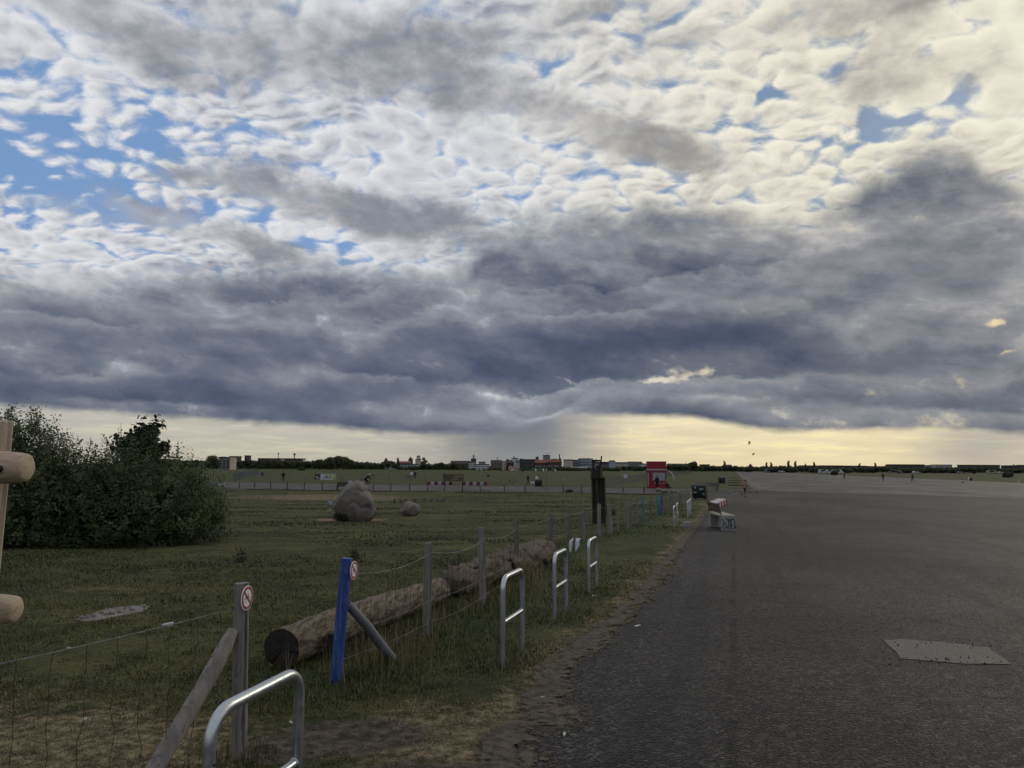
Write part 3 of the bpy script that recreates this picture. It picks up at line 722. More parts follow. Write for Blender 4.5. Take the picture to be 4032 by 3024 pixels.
# posts of the long fence: base x, y, top lean, radius, height, material
POSTS = [((-1.420, 6.17), (0.075, 0.0), 0.046, 0.985, BLUEP), ((-0.878, 7.96), (0.0, 0.0), 0.043, 0.97, None), ((-0.360, 9.97), (-0.035, 0), 0.046, 1.01, None),
         ((0.090, 12.95), (0.0, 0), 0.045, 0.97, None), ((0.865, 16.2), (-0.02, 0), 0.050, 0.95, None), ((1.50, 19.2), (-0.01, 0), 0.045, 0.92, None),
         ((2.05, 21.2), (-0.04, 0), 0.045, 0.95, None), ((2.68, 22.9), (0.0, 0), 0.055, 0.99, None), ((3.15, 23.8), (-0.04, 0), 0.075, 0.95, None),
         ((3.58, 25.2), (-0.03, 0), 0.040, 0.95, None), ((4.24, 27.3), (-0.03, 0), 0.045, 0.95, None), ((4.60, 28.7), (-0.03, 0), 0.045, 0.97, None), ((5.10, 30.3), (0.0, 0), 0.035, 0.98, None),
         ((5.72, 32.0), (-0.12, 0), 0.042, 1.0, CYANP), ((6.32, 34.1), (0.06, 0), 0.050, 1.0, None), ((7.50, 38.0), (-0.10, 0), 0.055, 1.0, TEALP), ((8.10, 40.4), (0.0, 0), 0.055, 0.98, VIOLP)]
q = Vector((8.1, 40.4)); e = Vector((14.8, 62.5))
for i in range(1, 19):
    p = q.lerp(e, i / 18); POSTS.append(((p.x + RND.uniform(-.05, .05), p.y), (RND.uniform(-.06, .06), 0), RND.uniform(.04, .06), RND.uniform(.92, 1.06), None))
def build_fences():
    f = thing('wire_fence', 'long wire fence of grey wooden posts running from the blue post to the dumpster', 'fence', GP(*POSTS[0][0]))
    o0 = f.location.copy()
    rings = []
    for i, ((x, y), top, r, h, m) in enumerate(POSTS):
        me = post_mesh(h, r, top, i * 3.7, m, split=(m is None), n=30 if y < 20 else 12)
        p = obj('post', me, f, GP(x, y) - o0); p.rotation_euler = (0, 0, RND.uniform(-.25, .2))
        if m is not None and i in (13, 15, 16): p['label'] = {13: 'bright blue painted post', 15: 'teal painted post with navy foot', 16: 'violet blue painted post'}[i]
        if i == 0: p['label'] = 'thick bright blue painted corner post'; p.rotation_euler = (0, 0, 0)
        if i == 15:
            mb = MB(); mb.tube([(-0.0, 0, -0.02), (-0.05, 0, 0.50)], [r * 1.08, r * 1.06], 10); mb.build('painted_foot', NAVYP, p, True)
        rings.append((GP(x, y) - o0, Vector((top[0], top[1], 0)), h, r))
    side = Vector((0.96, -0.27, 0))
    rr = random.Random(5)
    nb = len(rings)
    for s, (hh, sg) in enumerate(((0.86, 0.055), (0.62, 0.07), (0.40, 0.05), (0.16, 0.04))):
        mb = MB()
        for i in range(nb - 1):
            A = rings[i][0] + rings[i][1] * (hh / rings[i][2]) + Vector((0, 0, hh + rr.uniform(-.03, .03))) + side * rings[i][3] * 1.02
            if i: A = last
            B = rings[i + 1][0] + rings[i + 1][1] * (hh / rings[i + 1][2]) + Vector((0, 0, hh + rr.uniform(-.03, .03))) + side * rings[i + 1][3] * 1.02
            last = B
            sgg = sg * rr.uniform(0.5, 1.4) * (1 if i < 20 else 0.4)
            rad = 0.0015 if s else 0.0017
            if i < 22:
                if s == 0:
                    lay(mb, sag_wire(A, B, sgg, 26, 0.0026, 0.0), rad); lay(mb, sag_wire(A, B, sgg, 26, 0.0026, math.pi), rad)
                else: lay(mb, sag_wire(A, B, sgg, 12), rad * 1.15)
            else: lay(mb, sag_wire(A, B, sgg, 4), rad, 4)
        mb.build('wire', WIRE if s != 1 else WIRED, f)
    mb = MB()
    for i in range(min(nb - 1, 16)):
        A, B = rings[i][0], rings[i + 1][0]; n = max(4, int((B - A).length / 0.16))
        for k in range(1, n):
            p = A.lerp(B, k / n) + side * 0.045; j = rr.uniform(-.02, .02); j2 = rr.uniform(-.02, .02)
            sg = 4 * 0.055 * (k / n) * (1 - k / n)
            lay(mb, [p + Vector((j, j, .02)), p + Vector((j2, 0, .30)), p + Vector((-j, j2, .58 - sg)), p + Vector((0, 0, .84 - sg))], 0.0016, 4)
    tag(mb.build('wire_mesh', WIRED, f), kind='stuff')
    # brace of the blue post, running along the fence
    a = Vector((0.085, 0.02, 0.62)); b = Vector(GP(-1.02, 6.95)) - o0 + Vector((0, 0, -0.05))
    mb = MB(); mb.tube([a, a.lerp(b, .33) + Vector((.008, 0, .01)), a.lerp(b, .66), b], [.036, .040, .043, .045], 14); p = mb.build('brace', BLUEB, f, True); p['label'] = 'pale blue grey diagonal brace'
    # ---- short run to the left of the gap
    f2 = thing('wire_fence', 'grey post and wire fence at the lower left with a diagonal brace', 'fence', GP(-1.575, 4.53)); o2 = f2.location.copy()
    P2 = [((-1.575, 4.53), (-0.035, 0.0), 0.043, 1.0), ((-2.72, 2.18), (0, 0), 0.05, 1.0)]
    R2 = []
    for i, ((x, y), top, r, h) in enumerate(P2):
        p = obj('post', post_mesh(h, r, top, 11 + i, None, n=34), f2, GP(x, y) - o2); p.rotation_euler = (0, 0, 0.1)
        R2.append((GP(x, y) - o2, Vector((top[0], top[1], 0)), h))
    a = Vector((-0.05, -0.06, 0.74)); b = GP(-1.93, 3.93) - o2 + Vector((0, 0, -0.10))
    def br(i, j, th): return 1 + 0.10 * mnoise.noise(Vector((math.cos(th), math.sin(th), i * .4)))
    mb = MB(); mb.tube([a.lerp(b, t) + Vector((0.01 * math.sin(t * 5), 0, 0)) for t in np.linspace(0, 1, 10)], [.030, .042] + [.046] * 8, 16, ring=br); mb.build('brace', WOODL, f2, True)
    rr = random.Random(9)
    for s, hh in enumerate((0.865, 0.63, 0.42, 0.22, 0.04)):
        A = R2[0][0] + Vector((-0.03, 0, hh)) ; B = R2[1][0] + Vector((0, 0, hh - 0.02))
        mb = MB()
        if s == 0:
            for ph in (0, math.pi): lay(mb, sag_wire(A, B, 0.035, 60, 0.0022, ph), 0.0014)
        else:
            W_ = sag_wire(A, B, 0.05, 24)
            W_ = [w + Vector((0, 0, 0.02 * mnoise.noise(Vector((k * .45, s * 5.0, 0))))) for k, w in enumerate(W_)]
            lay(mb, W_, 0.0014)
        mb.build('wire', WIRE if s == 0 else WIRED, f2)
    A, B = R2[0][0] + Vector((-0.03, 0, 0)), R2[1][0]
    for k in range(1, 16):
        t = k / 16; p = A.lerp(B, t); L = 0.865 - 0.14 * t * (1 - t)
        pts = [p + Vector((rr.uniform(-.018, .018), rr.uniform(-.02, .02), z)) for z in (.03, .14, .25, .37, .48, .60, .72)] + [p + Vector((0, 0, L))]
        mb = MB(); lay(mb, pts, 0.0018, 4)
        for z in (.22, .42, .63): mb.ball(p + Vector((0, 0, z)), 0.0042, n=5, k=4)
        mb.build('mesh_wire', WIRED, f2)
    c = A.lerp(B, 0.20) + Vector((0.0, -0.004, 0.84))
    mb = MB(); rot = Matrix.Rotation(math.atan2((B - A).y, (B - A).x), 3, 'Z')
    mb.box(c, (0.07, 0.016, 0.026), rot, bevel=0.004); mb.tube([c + Vector((0.004, -0.012, 0)), c + Vector((0.008, -0.022, 0))], .007, 8); mb.build('wire_tensioner', ZINC, f2, True)
build_fences()

# ---- bicycle racks
RK = 0.62; RDIRV = Vector((0.29, 0.957, 0)).normalized()
def rack_meshes():
    h, w, c, r = 0.77, RK, 0.11, 0.0235
    pts = [Vector((0, 0, -0.15)), Vector((0, 0, 0.3)), Vector((0, 0, h - c))]
    for i in range(1, 8):
        a = math.pi / 2 * i / 8; pts.append(Vector((c - c * math.cos(a), 0, h - c + c * math.sin(a))))
    pts.append(Vector((c, 0, h))); pts.append(Vector((w - c, 0, h)))
    for i in range(1, 8):
        a = math.pi / 2 * i / 8; pts.append(Vector((w - c + c * math.sin(a), 0, h - c + c * math.cos(a))))
    pts += [Vector((w, 0, h - c)), Vector((w, 0, 0.3)), Vector((w, 0, -0.15))]
    mb = MB(); mb.tube(pts, r, 18); hoop = mb.mesh('hoop', STEEL, smooth=True)
    mb = MB(); mb.tube([(0.012, 0, 0.385), (w - 0.012, 0, 0.385)], 0.0185, 14); bar = mb.mesh('crossbar', STEEL, smooth=True)
    welds = []
    for sx in (0.026, w - 0.026): mb = MB(); mb.torus((sx, 0, .385), 0.0195, 0.004, 'x', 16, 6); welds.append(mb.mesh('weld_seam', STEEL, smooth=True))
    weld = None
    mb = MB(); mb.tube([(0.0, -0.0185, 0.60), (0.0, -0.0240, 0.60)], .0055, 10); hole = mb.mesh('drain_hole', HOLE)
    return hoop, bar, welds, hole
def build_racks():
    hoop, bar, weld, hole = rack_meshes()
    near = [((-1.075, 2.77), 'galvanised steel bicycle stand nearest the camera, cut by the bottom edge'), ((-0.071, 6.67), 'second nearest galvanised bicycle stand, beside the log and fence'),
            ((0.508, 8.86), 'third galvanised bicycle stand from the camera, left of the white scraps'), ((1.133, 11.03), 'fourth galvanised bicycle stand from the camera, in the short grass'),
            ((6.02, 27.8), 'far galvanised bicycle stand, left one of the far pair'), ((6.98, 31.6), 'far galvanised bicycle stand, right one of the far pair'),
            ((8.46, 36.0), 'far galvanised bicycle stand, left one of the farthest three'), ((9.15, 38.6), 'far galvanised bicycle stand, middle one of the farthest three'), ((9.85, 41.2), 'far galvanised bicycle stand nearest the dumpster')]
    a = math.atan2(RDIRV.y, RDIRV.x)
    for (x, y), lab in near:
        t = thing('bicycle_stand', lab, 'bicycle stand', GP(x, y), a if y > 3 else a + 0.05, 'bicycle stands in a row beside the tarmac')
        for me, nm in ((hoop, 'hoop'), (bar, 'crossbar'), (weld[0], 'weld_seam'), (weld[1], 'weld_seam')): obj(nm, me, t)
        if y < 12: obj('drain_hole', hole, t)
build_racks()

# ---- prohibition signs
SW = mat('sign_white', (0.62, 0.64, 0.66, 1), 0.45, var=0.08, scale=10); SR = mat('sign_red', (0.26, 0.025, 0.030, 1), 0.45, var=0.1, scale=10); SB = mat('sign_black', (0.03, 0.032, 0.04, 1), 0.5); SCR = mat('screw_steel', (0.6, 0.6, 0.6, 1), 0.35, 0.8)
def sign(loc, yaw, label, rad=0.071):
    t = thing('prohibition_sign', label, 'sign', loc, yaw, 'no cycling signs on the fence posts')
    # local: face looks along -y, x to the right, z up, plate centre at the origin
    def disc(r, y0, y1, m, nm):
        mb = MB(); mb.prism([(r * math.cos(2 * math.pi * i / 40), r * math.sin(2 * math.pi * i / 40)) for i in range(40)], y0, y1); return mb.build(nm, m, t)
    disc(rad, -0.002, 0.002, SW, 'plate')
    def annulus(c, r0, r1, y0, y1, mb, n=40):
        V = []; F = []
        for i in range(n):
            a = 2 * math.pi * i / n
            for r, y in ((r0, y0), (r1, y0), (r1, y1), (r0, y1)): V.append((c[0] + r * math.cos(a), y, c[1] + r * math.sin(a)))
        for i in range(n):
            for k in range(4): F.append((i * 4 + k, ((i + 1) % n) * 4 + k, ((i + 1) % n) * 4 + (k + 1) % 4, i * 4 + (k + 1) % 4))
        mb.add(V, F)
    k = rad / 0.071
    mb = MB(); annulus((0, 0), 0.051 * k, 0.066 * k, -0.0034, -0.001, mb); mb.build('ring', SR, t)
    mb = MB(); rot = Matrix.Rotation(R(45), 3, 'Y'); mb.box((0, -0.0032, 0), (0.110 * k, 0.0012, 0.012 * k), rot); mb.build('slash_bar', SR, t)
    mb = MB()
    for cx in (-0.024, 0.024): annulus((cx * k, -0.010 * k), 0.0145 * k, 0.0170 * k, -0.0028, -0.001, mb, 24)
    L = [((-0.024, -0.010), (-0.012, 0.013)), ((-0.012, 0.013), (0.010, 0.013)), ((-0.012, 0.008), (0.002, -0.010)), ((0.002, -0.010), (0.012, 0.019)), ((0.024, -0.010), (0.010, 0.010)), ((0.002, -0.010), (0.024, -0.010)), ((-0.012, 0.013), (-0.014, 0.021)), ((-0.018, 0.022), (-0.009, 0.021)), ((0.007, 0.020), (0.018, 0.020))]
    for (x0, z0), (x1, z1) in L:
        dx, dz = x1 - x0, z1 - z0; ln = math.hypot(dx, dz); rot = Matrix.Rotation(-math.atan2(dz, dx), 3, 'Y')
        mb.box(((x0 + x1) / 2 * k, -0.0024, (z0 + z1) / 2 * k), (ln * k, 0.0010, 0.0026 * k), rot)
    mb.build('bicycle_symbol', SB, t)
    for z in (0.0585, -0.0585):
        mb = MB(); mb.tube([(0, -0.003, z * k), (0, -0.0055, z * k)], 0.0035, 10); mb.build('screw', SCR, t)
    return t
p1 = AT(973, 2354, 4.49); sign((p1.x, p1.y, p1.z), R(82), 'round no cycling sign on the grey post with the brace')
p2 = AT(1394, 2245, 6.12); sign((p2.x, p2.y, p2.z), R(78), 'round no cycling sign on the bright blue post', 0.073)

# ---- new timber frame at the left edge
PINE = mat('fresh_pine', (0.40, 0.32, 0.22, 1), 0.6, var=0.40, scale=3.2, stretch=(1.2, 8, 8), bump=0.003, bscale=14, col2=(0.29, 0.22, 0.145, 1), wear=((0.16, 0.11, 0.07, 1), 0.71))
PINEV = mat('fresh_pine_upright', (0.36, 0.30, 0.22, 1), 0.62, var=0.38, scale=3.2, stretch=(8, 8, 0.8), bump=0.003, bscale=14, wear=((0.16, 0.11, 0.07, 1), 0.70))
BOLT = mat('black_bolt', (0.012, 0.012, 0.016, 1), 0.4, 0.3)
def frame():
    x, y = -2.075, 3.0; t = thing('wooden_frame', 'pale new round-timber frame with black bolts at the left edge', 'wooden frame', GP(x, y)); o = t.location
    for px_ in (0.0, -1.9):
        t_ = 1.776 - o.z
        def ring(i, j, th): 
            d = (th - 4.78 + math.pi) % (2 * math.pi) - math.pi
            return 0.80 if abs(d) < 0.10 else 1.0
        px_ -= 0.022; mb = MB(); mb.tube([(px_ - 0.03, 0, -0.3)] + [(px_ - 0.03 + 0.03 * z / t_, 0, z) for z in np.linspace(0, t_ - 0.008, 8)] + [(px_, 0, t_)], [.066] * 8 + [.063, .056], 40, ring=ring); mb.build('post', PINEV, t, True)
    for zc, rz in ((1.585, 0.0585), (1.045, 0.053)):
        z = zc - o.z; xe = 0.182; pts = [(-2.1, -0.085, z)] + [(xe - 0.08 * k, -0.085, z + (0.012 if k > 4 else 0)) for k in range(24, 0, -1)] + [(xe - .03, -.085, z), (xe - .008, -.085, z), (xe, -.085, z)]
        rs = [rz * 1.12] + [rz * (1.06 + 0.03 * math.sin(k * .7)) for k in range(24, 0, -1)] + [rz * 1.0, rz * .92, rz * .74]
        mb = MB(); mb.tube(pts, rs, 28); mb.build('rail', PINE, t, 'all')
        for bx in (0.112, -1.9):
            mb = MB(); mb.lathe([(.0145, 0), (.0145, .010), (.011, .015), (.004, .017)], 14)
            b = mb.build('bolt', BOLT, t, True); b.location = (bx, -0.085 - rz * 1.02, z - 0.005); b.rotation_euler = (R(90), 0, 0)
frame()

# ---- fallen logs
BARK = mat('old_bark', (0.085, 0.066, 0.045, 1), 0.9, var=0.75, scale=2.6, stretch=(8.0, 1.3, 8.0), bump=0.05, bscale=6, wear=((0.018, 0.015, 0.012, 1), 0.66), col2=(0.200, 0.160, 0.112, 1))
ENDG = mat('dark_end_grain', (0.020, 0.017, 0.015, 1), 0.9, var=0.45, scale=6, bump=0.01, bscale=20)
PALEW = mat('bare_pale_wood', (0.135, 0.110, 0.078, 1), 0.85, var=0.55, scale=3.0, stretch=(7.0, 1.4, 7.0), bump=0.06, bscale=6, wear=((0.02, 0.017, 0.013, 1), 0.62), col2=(0.060, 0.048, 0.034, 1))
def trunk(A, B, r0, r1, seed, rough=0.10, K=60, n=36, crack=None, bend=0.0):
    pts = []; rs = []
    for i in range(K + 1):
        t = i / K; p = A.lerp(B, t); p = p + Vector((math.sin(t * 3.1) * bend, 0, math.sin(t * 5.0) * 0.02)); pts.append(p)
        rs.append((r0 * (1 - t) + r1 * t) * (1 + 0.05 * mnoise.noise(Vector((t * 5, seed, 0)))))
    def ring(i, j, th):
        q = 1 + rough * mnoise.fractal(Vector((math.cos(th) * 1.6, math.sin(th) * 1.6, seed + i * 0.22)), 0.8, 2.0, 4)
        if crack and i < K * crack[1]:
            d = (th - crack[0] - 0.010 * i + math.pi) % (2 * math.pi) - math.pi
            if abs(d) < 0.13: q *= 0.62 + 0.3 * i / (K * crack[1])
        return q
    return pts, rs, ring
def logs():
    A0 = GP(-1.985, 6.62); B0 = GP(-0.98, 10.3); t = thing('fallen_log', 'long weathered brown log with a black sawn end behind the blue post', 'log', A0)
    a = Vector((0, 0, 0.165)); b = B0 - A0 + Vector((0, 0, 0.17))
    pts, rs, ring = trunk(a, b, 0.172, 0.165, 1.0, crack=(5.35, 0.55), rough=0.09)
    mb = MB(); mb.tube(pts, rs, 40, cap=False, ring=ring); mb.build('trunk', BARK, t, 'all')
    dirv = (b - a).normalized(); mb = MB()
    side = Vector((dirv.y, -dirv.x, 0)).normalized(); up = Vector((0, 0, 1)); V = [a + dirv * 0.02]; F = []
    n = 48
    for k, rr_ in enumerate((0.35, 0.7, 0.99)):
        for j in range(n):
            th = 2 * math.pi * j / n
            q = rr_ * 0.172 * (1 + 0.05 * mnoise.noise(Vector((math.cos(th) * 2, math.sin(th) * 2, 9))))
            V.append(a + (side * math.cos(th) + up * math.sin(th)) * q + dirv * (0.012 * mnoise.noise(Vector((math.cos(th) * 4 * rr_, math.sin(th) * 4 * rr_, 5))) + (0.03 if abs(((th + 0.35) % (2 * math.pi))) < .12 or abs(th - 4.1) < .09 else 0)))
    for j in range(n):
        j2 = (j + 1) % n; F.append((0, 1 + j, 1 + j2))
        for k in range(2): F.append((1 + k * n + j, 1 + (k + 1) * n + j, 1 + (k + 1) * n + j2, 1 + k * n + j2))
    mb.add(V, F); mb.build('sawn_end', ENDG, t, 'all')
    # wedge block that keeps it from rolling
    w = thing('wood_block', 'dark short wood block wedged under the log behind the blue post', 'wood block', GP(-1.60, 6.98))
    mb = MB(); mb.tube([(0, 0, -.05), (0, 0, .10), (0.005, 0, .235)], [.085, .082, .078], 14); mb.build('block', ENDG, w, True)
    # broken second trunk with its root end
    A1 = GP(-0.86, 10.45); B1 = GP(0.72, 15.6); t2 = thing('fallen_log', 'broken pale log lying behind the fence beyond the dark-ended log', 'log', A1)
    a = Vector((0, 0, 0.20)); b = B1 - A1 + Vector((0, 0, 0.24))
    pts, rs, ring = trunk(a.lerp(b, 0.0), b, 0.20, 0.27, 4.0, rough=0.30, bend=0.03)
    rs[0] *= .55; rs[1] *= .8; rs[-1] *= .5; rs[-2] *= .85
    mb = MB(); mb.tube(pts, rs, 36, ring=ring); mb.build('trunk', PALEW, t2, 'all')
    rr = random.Random(3)
    for k in range(5):
        th = rr.uniform(0.3, 2.6); tt = rr.uniform(0.02, 0.22); c = a.lerp(b, tt)
        d = Vector((math.cos(th) * 0.8, rr.uniform(-.5, .3), math.sin(th))).normalized(); L = rr.uniform(.22, .36)
        mb = MB(); mb.tube([c, c + d * L * .5, c + d * L + Vector((rr.uniform(-.06, .06), 0, -.03))], [.09, .06, .018], 10, ring=lambda i, j, th: 1 + .25 * mnoise.noise(Vector((math.cos(th), math.sin(th), i + k)))); mb.build('root_stub', BARK, t2, True)
    c = a.lerp(b, 0.44) + Vector((0.02, -.1, 0.13)); mb = MB()
    mb.tube([c + Vector((-.16, .0, -.02)), c + Vector((-.02, -.1, .045)), c + Vector((.16, -.13, -.03)), c + Vector((.22, -.12, -.16))], [.035, .042, .04, .03], 10); mb.build('bark_slab', ENDG, t2, True)
logs()

# ---- boulders
GRAN = mat('grey_granite', (0.158, 0.145, 0.133, 1), 0.9, var=0.30, scale=2.6, bump=0.05, bscale=14, col2=(0.115, 0.105, 0.097, 1), wear=((0.06, 0.056, 0.052, 1), 0.68))
def boulder(px0, px1, pyt, pyb, label, seed, depthf=0.9, ridge=0.0, skew=0.0, sub=5, name='boulder', taper=0.12, cuts=()):
    p = P((px0 + px1) / 2, pyb); D = p.y; w = hpx(px1 - px0, D) / 2; h = hpx(pyb - pyt, D)
    bm = bmesh.new(); bmesh.ops.create_icosphere(bm, subdivisions=sub, radius=1.0)
    rr = random.Random(seed); planes = [(Vector((rr.gauss(0, 1), rr.gauss(0, 1), rr.gauss(0, .7))).normalized(), rr.uniform(.74, .93)) for _ in range(11 if not cuts else 4)] + [(Vector(n_).normalized(), o_) for n_, o_ in cuts]
    for v in bm.verts:
        d = v.co.normalized(); k = 1.0 + 0.16 * mnoise.fractal(d * 1.3 + Vector((seed, 0, 0)), 0.9, 2.0, 5)
        q = d * k
        for n, o in planes:
            e = q.dot(n) - o
            if e > 0: q -= n * e * 0.8
        z = q.z
        if ridge:
            s_ = max(0.0, q.x * 0.9 - q.y * 0.25 + 0.15)
            q *= 1 - ridge * s_ * max(0, math.sin((z + 0.28 * q.x) * 9.5 + 1.1 + mnoise.noise(q * 2.5) * 1.6)) ** 3 * (1 if z > -.15 else .25)
            q.z = z
        q.x *= 1 - taper * max(0.0, q.z + .1) ** 2
        v.co = Vector(((q.x + skew * (q.z + 0.3)) * w, q.y * w * depthf, (q.z + 0.72) / 1.66 * h * 1.02))
    me = bpy.data.meshes.new(name); bm.to_mesh(me); bm.free(); me.materials.append(GRAN); me.polygons.foreach_set('use_smooth', [True] * len(me.polygons))
    o = obj(name, me, None, GP(p.x, p.y + w * depthf * 0.55)); return tag(o, label, 'boulder')
boulder(1300, 1468, 1905, 2054, 'large rounded grey granite boulder with cracked right side on the meadow', 3.0, 0.85, 0.20, 0.0, taper=0.05, cuts=(((-.80, -.25, .55), .74), ((.78, -.15, .62), .84), ((.05, -1, .12), .80), ((-.45, -.75, -.50), .66), ((.5, -.8, -.1), .84), ((-.3, -.3, .9), .88)))
boulder(1440, 1484, 1996, 2032, 'small pale boulder half hidden behind the large boulder', 5.0, 0.9)
boulder(1572, 1655, 1978, 2033, 'medium pointed grey boulder alone to the right of the large one', 8.0, 0.9)
CHIP = mat('wood_chips', (0.165, 0.105, 0.068, 1), 0.95, var=0.5, scale=6, bump=0.02, bscale=25)
def chips(px, py, rx, ry, seed, nm='wood_chip_patch'):
    c = P(px, py); rr = random.Random(seed)
    poly = []
    for i in range(48):
        a = 2 * math.pi * i / 48; k = 1 + .35 * mnoise.noise(Vector((math.cos(a) * 1.7, math.sin(a) * 1.7, seed)))
        poly.append((c.x + rx * k * math.cos(a), c.y + ry * k * math.sin(a)))
    V = [(x, y, tzf(x, y) + 0.012) for x, y in poly] + [(c.x, c.y, tzf(c.x, c.y) + 0.05)]
    mb = MB(); mb.add(V, [(48, i, (i + 1) % 48) for i in range(48)]); tag(mb.build(nm, CHIP), kind='structure')
chips(1380, 2048, 1.55, 1.0, 3)
# ---- low stumps
STUMP = mat('grey_stump_wood', (0.085, 0.080, 0.074, 1), 0.9, var=0.3, scale=4, stretch=(4, 4, .6)); STUMPT = mat('stump_cut', (0.125, 0.115, 0.10, 1), 0.9, var=0.3, scale=6)
for i, (px, pt, pb, w) in enumerate(((1553, 1966, 1982, 10), (1580, 1968, 1982, 9), (1597, 1964, 1977, 9), (1634, 1963, 1977, 15), (1671, 1963, 1977, 10), (1699, 1965, 1977, 9), (1724, 1964, 1978, 10), (1738, 1966, 1979, 9), (1748, 1961, 1977, 9))):
    p = P(px, pb); r = hpx(w, p.y) / 2; h = hpx(pb - pt, p.y)
    place = 'first second third fourth fifth sixth seventh eighth ninth'.split()[i]
    t = thing('tree_stump', ('wide low grey stump, %s from the left in the row' if w > 12 else 'low narrow grey stump, %s from the left in the row') % place, 'stump', p, RND.uniform(0, 6), 'low stumps in a row on the meadow')
    mb = MB(); mb.tube([(0, 0, -.05), (0, 0, h * .5), (RND.uniform(-.02, .02), 0, h)], [r * 1.1, r, r * .97], 12, ring=lambda i, j, th: 1 + .1 * mnoise.noise(Vector((math.cos(th) * 2, math.sin(th) * 2, px)))); mb.build('bole', STUMP, t, True)
    mb = MB(); mb.tube([(0, 0, h), (0, 0, h + .012)], r * .9, 12); mb.build('cut_face', STUMPT, t)

# ---- plastic scraps caught on the fence, concrete slab in the grass, litter
PLAST = mat('white_plastic_film', (0.60, 0.63, 0.68, 1), 0.45, var=0.15, scale=8)
def scrap(pts_l, depth, label):
    C = [AT(px, py, depth) for px, py, _ in pts_l]; base = C[-1].copy(); base.z -= 0
    mb = MB(); V = []
    for i, (c, (_, _, w)) in enumerate(zip(C, pts_l)):
        ww = hpx(w, depth) / 2
        for k in range(4):
            s = -1 + 2 * k / 3; V.append(c - base + Vector((s * ww, 0.03 * math.sin(i * 2.1 + k * 1.9), 0.006 * math.sin(k * 3 + i))))
    n = len(C); F = [(i * 4 + k, i * 4 + k + 1, (i + 1) * 4 + k + 1, (i + 1) * 4 + k) for i in range(n - 1) for k in range(3)]
    mb.add(V, F); o = mb.build('plastic_scrap', PLAST, None, True, base)
    md = o.modifiers.new('thick', 'SOLIDIFY'); md.thickness = 0.002
    tag(o, label, 'litter', 'white plastic scraps on the fence')
scrap([(2256, 2118, 5), (2250, 2130, 12), (2246, 2145, 14), (2244, 2155, 12), (2246, 2170, 8), (2249, 2178, 4)], 17.2, 'torn white plastic strip hanging on the fence, left of the two scraps')
scrap([(2276, 2119, 22), (2275, 2130, 15), (2273, 2142, 18), (2271, 2152, 15), (2268, 2166, 8), (2266, 2171, 3)], 17.4, 'crumpled white plastic film hanging on the fence, right of the two scraps')
SLAB = mat('painted_grey_slab', (0.150, 0.135, 0.128, 1), 0.9, var=0.35, scale=3, wear=((0.30, 0.30, 0.26, 1), 0.70), bump=0.01, bscale=20)
def slab():
    q = [(300, 2440), (420, 2400), (520, 2388), (585, 2392), (560, 2412), (480, 2425), (390, 2444), (330, 2450)]
    poly = refine([xy(*p) for p in q] + [xy(*q[0])], 0.08, 0.03, 9.0)[:-1]
    c = P(440, 2418); n = len(poly); mb = MB()
    V = [(x - c.x, y - c.y, tzf(x, y) + 0.012 - c.z) for x, y in poly] + [(x - c.x, y - c.y, tzf(x, y) - 0.08 - c.z) for x, y in poly]
    mb.add(V, [tuple(range(n))] + [(i, (i + 1) % n, (i + 1) % n + n, i + n) for i in range(n)])
    tag(mb.build('concrete_slab', SLAB, None, False, c), 'broken grey concrete slab with chalk paint sunk in the left meadow', 'slab')
    MINT = mat('mint_paint', (0.16, 0.30, 0.25, 1), .8)
    for i in range(26):
        a, b = RND.random(), RND.random(); x, y = Vector(xy(300 + 270 * a, 2442 - 52 * a + (b - .5) * 16))
        r = RND.uniform(.012, .03); mb = MB(); mb.ball((0, 0, r * .5), (r, r * .8, r * .6), n=7, k=5)
        o = mb.build('pebble', SLAB if a < .85 else MINT, None, False, Vector((x, y, tzf(x, y) + .01)))
        tag(o, 'small loose stone scattered on the broken concrete slab', 'stone', 'loose stones on the concrete slab')
slab()
# ------------------------------------------------------------------ grass, bushes
def leaf_mat(name, c1, c2, trans=0.25):
    m = bpy.data.materials.new(name); m.use_nodes = True; nt = m.node_tree; nt.nodes.clear(); g = Gr(nt)
    b = nt.nodes.new('ShaderNodeBsdfPrincipled'); o = nt.nodes.new('ShaderNodeOutputMaterial'); tr = nt.nodes.new('ShaderNodeBsdfTranslucent'); mx = nt.nodes.new('ShaderNodeMixShader')
    n = g.noise(g.pos(), 1.7, 3, 0.6)
    f = g.attr('tone') * 0.75 + (n - 0.5) * 0.9
    c = g.mix(f, c1, c2)
    g.put(c, b.inputs['Base Color']); b.inputs['Roughness'].default_value = 0.6; b.inputs['Specular IOR Level'].default_value = 0.22
    g.put(g.mix(1.0, c, (1.3, 1.5, 0.7, 1), 'MULTIPLY'), tr.inputs['Color']); mx.inputs[0].default_value = trans
    nt.links.new(b.outputs[0], mx.inputs[1]); nt.links.new(tr.outputs[0], mx.inputs[2]); nt.links.new(mx.outputs[0], o.inputs[0])
    return m
